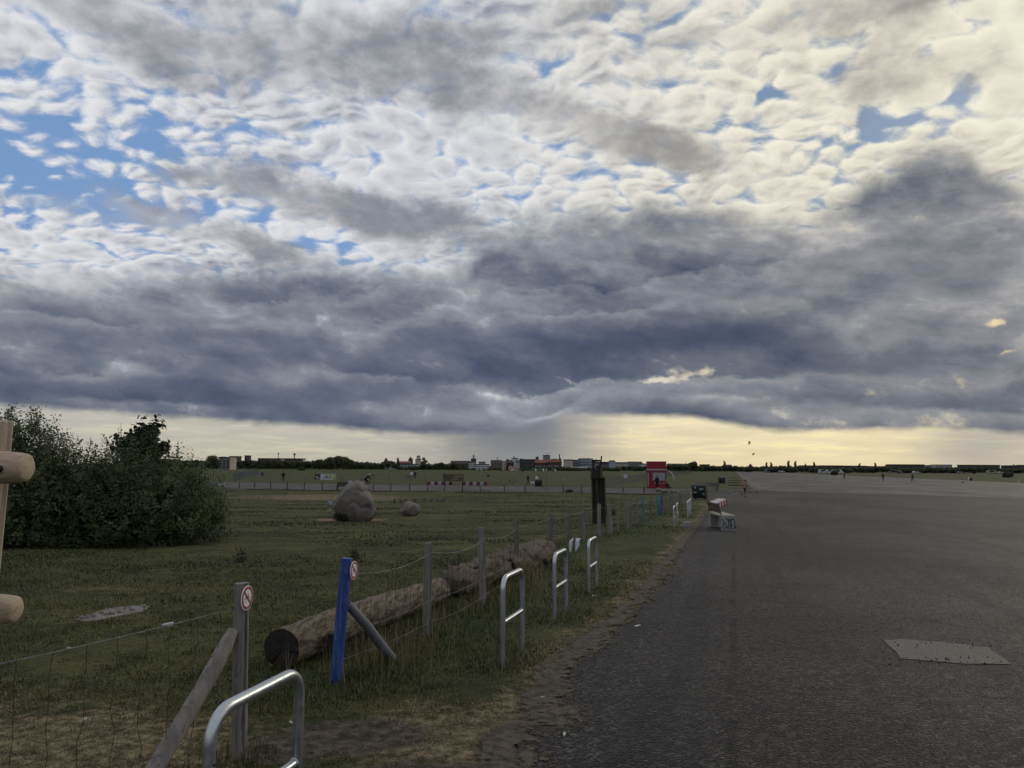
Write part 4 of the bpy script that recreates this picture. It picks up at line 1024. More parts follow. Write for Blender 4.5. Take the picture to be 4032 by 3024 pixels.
def blades(pos, h, w, lean, rng):
    """curved tapering grass blades, 3 quads-and-tip each"""
    n = len(pos); th = rng.uniform(0, 2 * np.pi, n); ln = rng.uniform(0.2, 1.0, n) * lean
    dx, dy = np.cos(th), np.sin(th); bx, by = np.cos(th + 1.57 + rng.uniform(-.5, .5, n)), np.sin(th + 1.57)
    V = np.zeros((n, 5, 3))
    for k, (t, ww) in enumerate(((0.0, 1.0), (0.55, 0.75))):
        for s, sg in ((0, -1), (1, 1)):
            V[:, k * 2 + s, 0] = pos[:, 0] + dx * ln * h * t * t + bx * w * ww * sg * .5
            V[:, k * 2 + s, 1] = pos[:, 1] + dy * ln * h * t * t + by * w * ww * sg * .5
            V[:, k * 2 + s, 2] = pos[:, 2] + h * t
    V[:, 4, 0] = pos[:, 0] + dx * ln * h; V[:, 4, 1] = pos[:, 1] + dy * ln * h; V[:, 4, 2] = pos[:, 2] + h * (1 - 0.35 * ln)
    b = np.arange(n)[:, None] * 5
    return V.reshape(-1, 3), np.concatenate([b + np.array([[0, 1, 3, 2]])]), np.concatenate([b + np.array([[2, 3, 4]])])
def grass():
    rng = np.random.default_rng(3)
    GM = leaf_mat('grass_blade', (0.020, 0.030, 0.008, 1), (0.122, 0.126, 0.038, 1), 0.25)
    nt = GM.node_tree; g = Gr(nt)
    # dry blades
    b = [x for x in nt.nodes if x.type == 'BSDF_PRINCIPLED'][0]; tr = [x for x in nt.nodes if x.type == 'BSDF_TRANSLUCENT'][0]
    src = b.inputs['Base Color'].links[0].from_socket
    c = g.mix(g.attr('dryness'), E(g, src), (0.215, 0.170, 0.095, 1)); g.put(c, b.inputs['Base Color']); g.put(c, tr.inputs['Color'])
    VV = []; Q = []; T = []; A = []; D = []; off = 0
    def scatter(n, x0, x1, y0, y1, fn):
        nonlocal off
        # uniform in screen-ish space: more blades close by
        u = rng.random(n); y = y0 * (y1 / y0) ** u if y0 > 0 else y0 + (y1 - y0) * u
        x = rng.uniform(x0, x1, n) * np.maximum(y, 2.0)
        clump = np.array([mnoise.noise(Vector((a * .9, b_ * .9, 4.0))) for a, b_ in zip(x, y)])
        lush, dry, dirt = ground_masks(x, y)
        out = ~inside(x, y, EDGE_R + [(400, 77), (400, -30)]); out |= (seg_dist(x, y, EDGE) < 0.34 * rng.random(n) ** 2) & (clump > -.1)
        h, w, ln, keep, tone, dr = fn(x, y, lush, dry, dirt, clump, rng)
        k = keep & out
        pos = np.stack([x, y, tz(x, y) - 0.005], -1)[k]
        V, q, t = blades(pos, h[k], w[k], ln[k], rng)
        VV.append(V); Q.append(q + off); T.append(t + off); off += len(V)
        A.append(np.repeat(tone[k], 5)); D.append(np.repeat(dr[k], 5))
    # short turf near the camera
    def turf(x, y, lush, dry, dirt, clump, r):
        n = len(x); h = r.uniform(.022, .06, n) * (0.7 + 0.9 * lush) * (1 - .35 * dry) * (1 + 0.35 * clump); w = 0.003 + 0.0009 * y
        keep = r.random(n) > np.clip(dirt * 1.25 - .15, 0, 0.97)
        d = np.clip(dry * 1.1 + r.normal(0, .3, n) - .22, 0, 1)
        c2 = np.array([mnoise.noise(Vector((a * 3.4, b_ * 3.4, 14.0))) for a, b_ in zip(x, y)]); h = h * (1 + 2.2 * np.clip(c2 - .18, 0, 1)); keep &= (c2 > -.45) | (r.random(n) < .5)
        return np.maximum(h, .012), w, r.uniform(.5, 2.2, n), keep, np.clip(r.normal(.34, .25, n) + .75 * clump, 0, 1), d
    scatter(190000, -1.05, 0.55, 1.9, 16, turf)
    # tall growth along the fence, racks and logs
    FL = [(-1.6, 5.7)] + FENCE[:8]
    def tall(x, y, lush, dry, dirt, clump, r):
        n = len(x); d1 = seg_dist(x, y, FL); d2 = seg_dist(x, y, [(-1.95, 6.7), (-1.0, 10.2), (0.75, 15.6)]); k = np.exp(-(d1 / .30) ** 2) + .7 * np.exp(-(d2 / .30) ** 2) + .5 * np.exp(-((d1) / .7) ** 2)
        for (a, b_) in [(-1.10, 2.68), (-.92, 3.27), (-.071, 6.67), (.11, 7.26), (.51, 8.86), (.69, 9.45), (1.13, 11.03), (1.31, 11.6), (-1.575, 4.53), (-1.9, 4.0)]: k = np.maximum(k, .95 * np.exp(-(((x - a) / .28) ** 2 + ((y - b_) / .30) ** 2)))
        k = np.where((y < 5.6) & (k < .5), 0, k)
        keep = (r.random(n) < np.clip(k, 0, 1) * (0.55 + .8 * clump))
        h = r.uniform(.04, .125, n) * (0.6 + .6 * np.clip(k, 0, 1)); w = .003 + .00055 * y
        dd = np.where(r.random(n) < .16, r.uniform(.5, 1, n), 0.0)
        return h, w, r.uniform(.2, 1.1, n), keep, np.clip(r.normal(.4, .3, n), 0, 1), dd
    scatter(150000, -0.55, 0.25, 2.3, 26, tall)
    # dry stalks by the broken log
    def stalk(x, y, lush, dry, dirt, clump, r):
        n = len(x); k = np.exp(-(((x - 0.35) / .35) ** 2 + ((y - 12.6) / 1.4) ** 2)) + .5 * np.exp(-(((x + 1.0) / .3) ** 2 + ((y - 6.9) / .4) ** 2)) + .35 * np.exp(-(seg_dist(x, y, FL) / .3) ** 2) * (y < 25)
        return r.uniform(.18, .42, n), .003 + .0004 * y, r.uniform(.1, .6, n), r.random(n) < k * .25, np.zeros(n), r.uniform(.6, 1, n)
    scatter(30000, -0.3, 0.15, 6, 22, stalk)
    # tufts over the middle meadow
    def mid(x, y, lush, dry, dirt, clump, r):
        n = len(x); big = np.array([mnoise.fractal(Vector((a * .16, b_ * .30, 8.0)), .9, 2., 3) for a, b_ in zip(x, y)])
        kk = np.clip(.25 + 1.3 * big + .5 * lush, 0.02, 1) * np.clip((y - 5.5) / 12, 0, 1)
        h = r.uniform(.018, .05, n) * (.6 + 1.0 * kk) * (1 + .008 * y); w = .005 + .0013 * y
        d = np.clip(dry * 1.2 + r.normal(0, .25, n) - .2, 0, 1)
        return h, w, r.uniform(.8, 2.4, n), r.random(n) < kk, np.clip(.50 - .75 * big + .5 * clump + r.normal(0, .2, n), 0, 1), d
    scatter(170000, -0.95, 0.33, 6, 92, mid)
    V = np.concatenate(VV); me = np_mesh('grass', V, [np.concatenate(Q), np.concatenate(T)], GM, {'tone': np.concatenate(A), 'dryness': np.concatenate(D)})
    tag(obj('grass', me), 'short green and dry grass covering the meadow', 'grass', kind='stuff')
grass()

def leaf_quads(C, N, size, asp, rng, droop=0.0):
    """one folded leaf (two triangles) per point"""
    n = len(C); a = rng.normal(size=(n, 3)); a /= np.linalg.norm(a, axis=1)[:, None] + 1e-9
    d = np.cross(N + 1e-6, rng.normal(size=(n, 3))); d /= np.linalg.norm(d, axis=1)[:, None] + 1e-9; d = d + a * .45; d[:, 2] -= droop; d /= np.linalg.norm(d, axis=1)[:, None] + 1e-9
    s = np.cross(d, N + a * .6 * np.linalg.norm(N, axis=1)[:, None]); s /= np.linalg.norm(s, axis=1)[:, None] + 1e-9
    L = size[:, None]
    V = np.zeros((n, 4, 3)); V[:, 0] = C; V[:, 1] = C + d * L * .5 + s * L * asp; V[:, 2] = C + d * L; V[:, 3] = C + d * L * .5 - s * L * asp
    return V.reshape(-1, 3), np.arange(n * 4).reshape(-1, 4)
BARKD = mat('shrub_stem', (0.045, 0.038, 0.030, 1), 0.9, var=0.3, scale=6)
def bush(name, label, base, lobes, nleaf, leafm, shoots=0, seed=1, size=(.05, .09), cat='bush', stems=7, asp=.28):
    """lobes: (dx, dy, dz, rx, ry, rz) relative to base"""
    rng = np.random.default_rng(seed); rr = random.Random(seed)
    t = thing(name, label, cat, base)
    Cs = []; Ns = []; Ts = []
    vol = np.array([l[3] * l[5] + l[4] * l[5] for l in lobes]); cnt = (nleaf * vol / vol.sum()).astype(int)
    for l, k in zip(lobes, cnt):
        # twig clusters near the lobe surface, leaves round each twig
        nt_ = max(8, k // 14); u = rng.normal(size=(nt_, 3)); u /= np.linalg.norm(u, axis=1)[:, None]
        rad = 1 - np.abs(rng.normal(0, .20, nt_)); bump_ = np.array([mnoise.fractal(Vector(v * 2.2) + Vector((seed, l[0], 0)), .9, 2., 4) for v in u])
        rad = rad * (1 + .26 * bump_)
        ctr = np.array(l[:3]) + u * rad[:, None] * np.array(l[3:])
        ctr[:, 2] = np.maximum(ctr[:, 2], .04 + rng.random(nt_) * .2)
        idx = rng.integers(0, nt_, k); sp = rng.normal(0, 1, (k, 3)) * .042; tw = u + np.array([0, 0, .55]) + rng.normal(0, .35, (nt_, 3)); tw /= np.linalg.norm(tw, axis=1)[:, None]; tl = rng.uniform(.22, .62, nt_) * min(1.0, l[5] / .5)
        # leaves strung along an outward twig
        Cs.append(ctr[idx] + sp + tw[idx] * (tl[idx] * rng.uniform(-.5, .6, k))[:, None]); Ns.append((u[idx] + np.array([0, 0, .35])) * 2.2); Ts.append(np.clip(.42 + .9 * bump_[idx] + rng.normal(0, .22, k), 0, 1))
    def stem(*a): m_ = MB(); m_.tube(*a); m_.build('stem', BARKD, t)
    for k in range(shoots):
        l = lobes[rr.randrange(len(lobes))]; a = rr.uniform(0, 6.28); q = rr.uniform(0, .8)
        st = Vector((l[0] + math.cos(a) * q * l[3], l[1] + math.sin(a) * q * l[4], l[2] + l[5] * math.sqrt(max(0, 1 - q * q)) - .15)); H = rr.uniform(.35, .85)
        tip = st + Vector((rr.uniform(-.18, .18), rr.uniform(-.1, .1), H)); stem([st, st.lerp(tip, .5) + Vector((.02, 0, 0)), tip], [.008, .006, .004], 4)
        m_ = rr.randrange(18, 46); tt = np.array([rr.random() ** .7 for _ in range(m_)])
        c = np.array(st)[None, :] + (np.array(tip) - np.array(st))[None, :] * tt[:, None] + rng.normal(0, .045, (m_, 3)); Cs.append(c); Ns.append(rng.normal(size=(m_, 3))); Ts.append(rng.uniform(.2, .9, m_))
    C = np.concatenate(Cs); N = np.concatenate(Ns); T = np.clip(np.concatenate(Ts), 0, 1)
    V, F = leaf_quads(C, N, rng.uniform(size[0], size[1], len(C)), asp, rng)
    obj('crown', np_mesh('crown', V, [F], leafm, {'tone': np.repeat(T, 4)}), t)
    for k in range(stems):
        l = lobes[k % len(lobes)]; a = Vector((l[0] * .75 + rr.uniform(-.3, .3), l[1] * .8 + rr.uniform(-.2, .2), -.1)); b = Vector((l[0] + rr.uniform(-.5, .5) * l[3], l[1] + rr.uniform(-.4, .4) * l[4], l[2] + .3 * l[5]))
        stem([a, a.lerp(b, .4) + Vector((rr.uniform(-.1, .1), 0, .08)), b], [.045, .032, .014], 6)
    return t
WILLOW = leaf_mat('willow_leaf', (0.016, 0.028, 0.010, 1), (0.105, 0.135, 0.055, 1), .3)
DARKL = leaf_mat('maple_leaf', (0.012, 0.022, 0.009, 1), (0.030, 0.045, 0.015, 1), .2)
LIGHTL = leaf_mat('light_willow_leaf', (0.018, 0.034, 0.011, 1), (0.110, 0.145, 0.050, 1), .3)
b0 = GP(-13.6, 19.2); bush('willow_bush', 'tallest dark green bush with upright shoots at the left edge', b0, [(0, 0, 1.2, 2.2, 1.7, 1.4), (1.3, -.2, 1.6, 1.4, 1.3, 1.30), (-1.8, 0, 1.7, 1.8, 1.6, 1.4), (0.6, .3, 2.45, 1.1, 1.1, .90), (2.6, -.1, .85, 1.1, 1.2, 1.0), (1.0, -1.1, .5, 1.6, .8, .7), (.2, .2, 2.3, 1.5, 1.2, .8)], 64000, WILLOW, 26, 2)
b1 = GP(-10.4, 19.6); bush('willow_bush', 'broad grey green bush in the middle of the left thicket', b1, [(0, 0, 1.05, 1.7, 1.4, 1.15), (1.2, .2, 1.35, 1.3, 1.2, 1.0), (-1.0, .1, 1.55, 1.1, 1.1, .85), (.4, -.7, .75, 1.4, .9, .85), (1.6, -.4, .8, 1.0, 1.0, .85), (0.2, .1, 1.85, 1.0, .9, .62)], 42000, WILLOW, 22, 5)
b2 = GP(-10.3, 22.0); bush('willow_bush', 'lighter green bush with drooping branches at the right end of the thicket', b2, [(0, 0, 1.05, 1.5, 1.2, 1.0), (.9, .1, .90, 1.0, 1.0, .80), (-1.0, .2, 1.45, 1.2, 1.1, 1.0), (1.35, -.1, .60, .62, .7, .5), (-.1, -.5, .9, 1.1, .7, .7), (.3, .2, 1.55, .9, .8, .55)], 36000, LIGHTL, 12, 8)
b3 = GP(-10.5, 20.9); bush('maple_sapling', 'dark large-leaved sapling rising above the middle of the thicket', b3, [(-.1, 0, 2.72, .48, .45, .36), (.22, .05, 2.98, .34, .3, .30), (.52, 0, 2.55, .28, .28, .20), (-.35, 0, 2.52, .33, .3, .22), (.30, 0, 2.38, .4, .3, .25), (.1, 0, 1.6, .3, .3, .9)], 2600, DARKL, 0, 4, (.10, .17), 'sapling', 3, .42)
# undergrowth at the foot of the thicket
bush('undergrowth', 'tall dark nettles and grass along the foot of the left thicket', GP(-10.9, 18.1), [(0, 0, .12, 2.4, .5, .32), (2.0, 1.1, .10, 1.4, .5, .28), (-2.4, .2, .12, 2.0, .5, .35), (2.6, 2.2, .08, .7, .5, .2)], 8000, DARKL, 0, 12, (.06, .14), 'undergrowth', 2, .12)
for i, (px, py, r, lab) in enumerate(((945, 2215, .085, 'dark round weed clump standing alone in the meadow'), (1395, 2210, .08, 'low dark weed clump left of the fence corner'), (1440, 1937, .45, 'dark weed clump by the taxiway post behind the boulder'), (2240, 1940, .5, 'small brownish shrub beside the low posts of the taxiway'), (1400, 2046, .28, 'dark weeds at the foot of the large boulder'), (1340, 2053, .32, 'dark weeds at the front foot of the large boulder'), (2385, 2030, .55, 'dark bush of weeds behind the fence right of the dark pillar'))):
    p = P(px, py); bush('weed_clump', lab, p, [(0, 0, r * .35, r, r * .8, r * .45), (r * .4, 0, r * .2, r * .7, r * .6, r * .35)], 900 if r > .2 else 260, DARKL, 0, 30 + i, (.05, .12) if r > .2 else (.03, .06), 'weeds', 2, .2)
BLUEPL = mat('blue_plastic', (0.01, 0.16, 0.42, 1), .5)
c = AT(543, 1641, 21.2); mb = MB(); mb.add([(-.03, 0, -.05), (.0, .01, -.06), (.06, -.01, .05), (.02, 0, .055), (.0, .0, .0)], [(0, 1, 4), (1, 2, 4), (2, 3, 4), (3, 0, 4)])
o = mb.build('plastic_scrap', BLUEPL, None, False, c); o.modifiers.new('t', 'SOLIDIFY').thickness = .003; tag(o, 'small bright blue plastic scrap caught in the sapling top', 'litter')
# ------------------------------------------------------------------ people, bicycles, dogs
SKIN = mat('skin', (0.22, 0.125, 0.085, 1), .6, var=.06); HAIRD = mat('dark_hair', (0.012, 0.010, 0.009, 1), .6); HAIRB = mat('brown_hair', (0.05, 0.028, 0.016, 1), .6)
def cloth(name, c): return mat('cloth_' + name, c, .85, var=.15, scale=9, bump=.004, bscale=25, spec=.15)
BLK = cloth('black', (0.010, 0.010, 0.013, 1)); NVY = cloth('navy', (0.014, 0.018, 0.035, 1)); WHT = cloth('white', (0.55, 0.56, 0.60, 1)); LBL = cloth('light_blue', (0.24, 0.33, 0.46, 1)); GRY = cloth('grey', (0.12, 0.125, 0.13, 1)); RED = cloth('dark_red', (0.12, 0.016, 0.02, 1)); DNM = cloth('denim', (0.05, 0.075, 0.13, 1)); SHOE = mat('dark_shoe', (0.012, 0.011, 0.011, 1), .6); SHOEW = mat('white_shoe', (0.5, 0.5, 0.5, 1), .6)
STAND = dict(pelvis=(0, 0, .95), chest=(0, 0, 1.28), neck=(0, .005, 1.47), head=(0, .03, 1.63), shl=(-.185, 0, 1.42), ell=(-.235, -.02, 1.13), wrl=(-.25, .06, .89), shr=(.185, 0, 1.42), elr=(.235, -.02, 1.13), wrr=(.25, .06, .89), hil=(-.095, 0, .92), knl=(-.105, .02, .50), anl=(-.11, -.02, .085), hir=(.095, 0, .92), knr=(.105, .02, .50), anr=(.11, -.02, .085))
def pose(**k): d = dict(STAND); d.update(k); return d
HIPS = pose(ell=(-.40, -.06, 1.18), wrl=(-.20, .02, 1.00), elr=(.40, -.06, 1.18), wrr=(.20, .02, 1.00))
WALK = pose(knl=(-.10, .20, .53), anl=(-.10, .34, .10), knr=(.10, -.06, .50), anr=(.10, -.36, .15), ell=(-.24, -.16, 1.15), wrl=(-.22, -.05, .95), elr=(.23, .12, 1.16), wrr=(.2, .30, 1.02), head=(0, .06, 1.63))
RUN = pose(pelvis=(0, 0, .97), chest=(0, .05, 1.29), neck=(0, .08, 1.48), head=(0, .12, 1.64), knl=(-.10, .10, .54), anl=(-.10, .04, .11), knr=(.10, -.12, .56), anr=(.10, -.52, .42), shl=(-.18, .06, 1.42), shr=(.18, .06, 1.42), ell=(-.25, -.20, 1.22), wrl=(-.2, .0, 1.10), elr=(.25, .12, 1.16), wrr=(.14, .34, 1.26))
SIT = pose(pelvis=(0, 0, .52), chest=(0, .0, .88), neck=(0, .03, 1.07), head=(0, .07, 1.23), shl=(-.185, .01, 1.01), shr=(.185, .01, 1.01), ell=(-.24, .05, .74), wrl=(-.16, .28, .64), elr=(.24, .05, .74), wrr=(.16, .28, .64), hil=(-.1, .02, .5), hir=(.1, .02, .5), knl=(-.13, .44, .50), knr=(.13, .44, .50), anl=(-.13, .46, .09), anr=(.13, .46, .09))
GSIT = pose(pelvis=(0, 0, .13), chest=(0, .06, .46), neck=(0, .12, .64), head=(0, .17, .79), shl=(-.18, .09, .58), shr=(.18, .09, .58), ell=(-.26, .25, .42), wrl=(-.1, .42, .42), elr=(.26, .25, .42), wrr=(.1, .42, .42), hil=(-.1, .05, .13), hir=(.1, .05, .13), knl=(-.16, .40, .45), knr=(.16, .40, .45), anl=(-.14, .56, .08), anr=(.14, .56, .08))
RIDE = pose(pelvis=(0, -.20, .98), chest=(0, .07, 1.25), neck=(0, .24, 1.39), head=(0, .34, 1.50), shl=(-.18, .19, 1.34), shr=(.18, .19, 1.34), ell=(-.22, .36, 1.12), wrl=(-.20, .52, .98), elr=(.22, .36, 1.12), wrr=(.20, .52, .98), hil=(-.09, -.17, .95), hir=(.09, -.17, .95), knl=(-.11, .16, .80), knr=(.11, .08, .66), anl=(-.11, .02, .42), anr=(.11, -.10, .24))
LEAN = pose(chest=(0, .06, 1.26), neck=(0, .14, 1.43), head=(0, .20, 1.57), shl=(-.18, .11, 1.39), shr=(.18, .11, 1.39), ell=(-.22, .25, 1.18), wrl=(-.17, .46, 1.10), elr=(.22, .25, 1.18), wrr=(.17, .46, 1.10))
FOLD = pose(ell=(-.25, .06, 1.14), wrl=(-.05, .21, 1.12), elr=(.25, .06, 1.14), wrr=(.05, .19, 1.08))
def person(label, loc, rz, P_, top, legs, height=1.75, shoes=SHOE, hair=HAIRD, arms=None, shins=None, fine=True, name='person', cap=None, torso=None):
    s = height / 1.75; arms = arms or top; shins = shins or legs; torso = torso or top
    J = {k: Vector(v) for k, v in P_.items()}
    bm = bmesh.new(); segs = []
    def cone(a, b, r0, r1, m):
        L = (b - a).length; n = 10
        z = (b - a).normalized(); x = z.orthogonal().normalized(); y = z.cross(x)
        rings = []
        for t, k in ((-.0, .0), (-.6, .8), (0, 1), (L, 1), (L, .8)): pass
        prof = [(-r0 * .95, .25 * r0), (-r0 * .6, .8 * r0), (0, r0), (L * .5, (r0 + r1) / 2), (L, r1), (L + r1 * .6, .8 * r1), (L + r1 * .95, .25 * r1)]
        V = [[bm.verts.new(a + z * h + (x * math.cos(6.2832 * j / n) + y * math.sin(6.2832 * j / n)) * r) for j in range(n)] for h, r in prof]
        for i in range(len(prof) - 1):
            for j in range(n): bm.faces.new((V[i][j], V[i][(j + 1) % n], V[i + 1][(j + 1) % n], V[i + 1][j]))
        bm.faces.new(V[0][::-1]); bm.faces.new(V[-1]); segs.append((a, b, m, max(r0, r1)))
    up = (J['neck'] - J['pelvis']).normalized()
    # trunk: flattened by pairs of side-by-side cones
    side = (J['shr'] - J['shl']).normalized()
    for q in (-1, 0, 1):
        cone(J['pelvis'] + side * .075 * q, J['chest'] + side * .085 * q, .105, .115, 1)
        cone(J['chest'] + side * .085 * q, J['neck'] - up * .07 + side * .08 * q, .115, .075, 1)
    cone(J['shl'], J['shr'], .068, .068, 1)
    cone(J['neck'] - up * .05, J['head'] - up * .04, .055, .052, 0)
    hd = J['head']; fw = Vector((0, 1, 0))
    cone(hd - up * .05 + fw * .012, hd + up * .045, .078, .086, 0); cone(hd + fw * .09 - up * .01, hd + fw * .105 - up * .03, .012, .016, 0)
    for q in (-1, 1): cone(hd + side * .088 * q, hd + side * .094 * q + up * .03, .014, .014, 0)
    for q in ('l', 'r'):
        sh, el, wr = J['sh' + q], J['el' + q], J['wr' + q]; cone(sh, el, .056, .044, 2); cone(el, wr, .043, .030, 3)
        d = (wr - el).normalized(); cone(wr, wr + d * .075, .032, .036, 0)
        sd = d.orthogonal().normalized()
        if fine:
            for k in range(4): cone(wr + d * .08 + sd * (.024 - .016 * k), wr + d * (.135 + .012 * (1 - abs(k - 1.2))) + sd * (.026 - .018 * k) + Vector((0, .012, 0)), .0095, .0085, 0)
            cone(wr + d * .03 + sd * .035, wr + d * .085 + sd * .062, .011, .0095, 0)
        hi, kn, an = J['hi' + q], J['kn' + q], J['an' + q]; cone(hi, kn, .088, .062, 4); cone(kn, an, .060, .042, 5)
        f = Vector((0, 1, 0)); sh_ = (an - kn).normalized(); toe = (f - sh_ * f.dot(sh_)).normalized() if abs(sh_.z) < .8 else f
        cone(an - Vector((0, 0, .03)) - toe * .05 + sh_ * .0, an - Vector((0, 0, .045)) + toe * .17, .040, .034, 6)
    me = bpy.data.meshes.new('body'); bm.to_mesh(me); bm.free()
    tmp = bpy.data.objects.new('tmp', me); COL.objects.link(tmp)
    md = tmp.modifiers.new('r', 'REMESH'); md.mode = 'VOXEL'; md.voxel_size = .0125 if fine else .026; md.use_smooth_shade = True
    dg = bpy.context.evaluated_depsgraph_get(); dg.update()
    me2 = bpy.data.meshes.new_from_object(tmp.evaluated_get(dg)); bpy.data.objects.remove(tmp, do_unlink=True)
    me2.name = 'body'; me2.materials.clear()
    for m in (SKIN, torso, arms if top == arms else top, arms, legs, shins, shoes): me2.materials.append(m)
    n = len(me2.polygons); C = np.zeros(n * 3, dtype=np.float32); me2.polygons.foreach_get('center', C); C = C.reshape(-1, 3)
    best = np.full(n, 1e9); idx = np.zeros(n, dtype=np.int32)
    for a, b, m, r in segs:
        a, b = np.array(a), np.array(b); v = b - a; t = np.clip(((C - a) @ v) / (v @ v + 1e-9), 0, 1)
        d = np.linalg.norm(C - a - t[:, None] * v, axis=1) - r; k = d < best; best[k] = d[k]; idx[k] = m
    me2.polygons.foreach_set('material_index', idx); me2.polygons.foreach_set('use_smooth', np.ones(n, dtype=bool))
    t = thing(name, label, 'person', loc, rz); t.scale = (s,) * 3
    obj('body', me2, t)
    mb = MB(); mb.ball(hd + up * .035 - fw * .012, (.092, .105, .098), n=14, k=8, f=lambda d: 1.0 if d.y < .35 or d.z > .35 else .86); mb.build('cap' if cap else 'hair', cap or hair, t, True)
    if fine:
        for q in (-1, 1):
            mb = MB(); mb.ball(hd + fw * .087 + side * .033 * q + up * .004, .010, n=8, k=6); mb.build('eye', SHOE, t, True)
    return t
RUB = mat('tyre_rubber', (0.012, 0.012, 0.012, 1), .8); ALU = mat('brushed_metal', (0.35, 0.36, 0.38, 1), .4, .8); FRM = mat('dark_bicycle_paint', (0.012, 0.013, 0.016, 1), .35)
def bicycle(label, loc, rz, frame=FRM, s=1.0):
    """faces +y; stands on z=0"""
    t = thing('bicycle', label, 'bicycle', loc, rz); t.scale = (s,) * 3
    for y in (-.51, .51):
        w = MB(); w.torus((0, y, .34), .325, .019, 'x', 32, 7); wo = w.build('wheel', RUB, t, True)
        r = MB(); r.torus((0, y, .34), .300, .010, 'x', 28, 5); r.build('rim', ALU, wo, True)
        sp = MB()
        for k in range(12):
            a = 6.2832 * k / 12; sp.tube([(.02 * (-1) ** k, y, .34), (0, y + .3 * math.cos(a), .34 + .3 * math.sin(a))], .0022, 4, cap=False)
        sp.tube([(-.04, y, .34), (.04, y, .34)], .02, 8); sp.build('spokes', ALU, wo)
    f = MB(); bb = (0, -.08, .28); st = (0, -.22, .78); ht = (0, .34, .80); hb = (0, .37, .66); ra = (0, -.51, .34)
    for a, b in ((bb, st), (st, ht), (bb, hb), (ht, hb), (bb, ra), (st, ra)): f.tube([a, b], .017, 8)
    f.build('frame', frame, t, True)
    f = MB(); f.tube([hb, (0, .44, .46), (0, .51, .34)], .014, 8); f.build('fork', frame, t, True)
    f = MB(); f.tube([st, (0, -.25, .92)], .013, 8); f.build('seat_post', ALU, t, True)
    f = MB(); f.prism([(-.13, -.07), (.13, -.02), (.13, .02), (-.13, .07)], .92, .965, plane='xy'); 
    f.v = [(y_, x_ - .24, z_) for (x_, y_, z_) in f.v]; f.build('saddle', RUB, t)
    f = MB(); f.tube([ht, (0, .33, .93), (0, .40, .97)], .013, 8); f.tube([(-.23, .46, .95), (-.2, .42, .97), (0, .40, .97), (.2, .42, .97), (.23, .46, .95)], .012, 8); f.build('handlebar', FRM, t, True)
    f = MB(); f.tube([(-.09, -.08, .28), (.09, -.08, .28)], .012, 6); f.tube([(.09, -.08, .28), (.09, -.02, .13)], .010, 6); f.tube([(-.09, -.08, .28), (-.09, -.14, .43)], .010, 6); f.box((.13, -.02, .13), (.08, .07, .02)); f.box((-.13, -.14, .43), (.08, .07, .02)); f.build('cranks', FRM, t, True)
    return t
def dog(label, loc, rz, m, s=1.0):
    t = thing('dog', label, 'dog', loc, rz); t.scale = (s,) * 3
    bm = bmesh.new(); mb = MB()
    def c(a, b, r0, r1): mb.tube([Vector(a), (Vector(a) + Vector(b)) / 2, Vector(b)], [r0, (r0 + r1) / 2, r1], 10)
    c((0, .24, .47), (0, -.05, .46), .115, .10); c((0, -.05, .46), (0, -.28, .47), .10, .088); c((0, .24, .50), (0, .42, .66), .075, .06); c((0, .40, .67), (0, .50, .68), .07, .06); c((0, .50, .665), (0, .61, .64), .045, .032)
    for q in (-1, 1):
        c((q * .07, .24, .45), (q * .075, .22, .24), .05, .032); c((q * .075, .22, .24), (q * .075, .24, .03), .03, .026); c((q * .075, .23, .03), (q * .075, .29, .02), .026, .02)
        c((q * .07, -.26, .45), (q * .08, -.18, .28), .065, .04); c((q * .08, -.18, .28), (q * .08, -.33, .18), .036, .024); c((q * .08, -.33, .18), (q * .08, -.30, .02), .024, .024); c((q * .08, -.31, .02), (q * .08, -.25, .02), .026, .02)
        c((q * .045, .38, .73), (q * .06, .37, .79), .028, .01)
    c((0, -.30, .50), (0, -.52, .60), .028, .012)
    me = mb.mesh('body', m)
    tmp = bpy.data.objects.new('tmp', me); COL.objects.link(tmp); md = tmp.modifiers.new('r', 'REMESH'); md.mode = 'VOXEL'; md.voxel_size = .018; md.use_smooth_shade = True
    dg = bpy.context.evaluated_depsgraph_get(); dg.update(); me2 = bpy.data.meshes.new_from_object(tmp.evaluated_get(dg)); bpy.data.objects.remove(tmp, do_unlink=True)
    me2.materials.clear(); me2.materials.append(m); obj('body', me2, t); return t
def at_px(px, py): return P(px, py)
person('man in black standing with hands on hips in the fenced field', P(1115, 1897), 0.0, HIPS, BLK, BLK, 1.80, fine=False)
person('shirtless runner in dark shorts on the tarmac at the right', P(2934, 1958), R(-70), RUN, SKIN, BLK, 1.70, arms=SKIN, shins=SKIN, torso=SKIN)
person('person in a black jacket leaning in front of the red kiosk window', P(2588, 1928), R(8), FOLD, BLK, BLK, 1.80)
p = P(1443, 1920); bicycle('black sports bicycle ridden to the right on the taxiway', p, R(-90), FRM, 1.12)
person('cyclist in black with a white helmet riding to the right', p, R(-90), RIDE, BLK, BLK, 1.96, shins=SKIN, shoes=SHOEW, cap=WHT)
bicycle('dark parked bicycle leaning in front of the field fence', P(2017, 1914), R(90), FRM, 1.12)
person('person in black walking a white dog past the parked bicycle', P(2079, 1912), R(-80), WALK, BLK, NVY, 1.72, fine=False)
dog('white dog walking beside the person in black near the bin', P(2098, 1912), R(-80), WHT, 1.0)
person('man in a white shirt leaning behind the dark bin, left of two', P(2111, 1912) + Vector((0, .3, 0)), R(-120), LEAN, WHT, NVY, 1.72, fine=False)
person('person in a grey shirt behind the dark bin, right of two', P(2126, 1911) + Vector((.1, .5, 0)), R(150), LEAN, GRY, NVY, 1.66, fine=False)
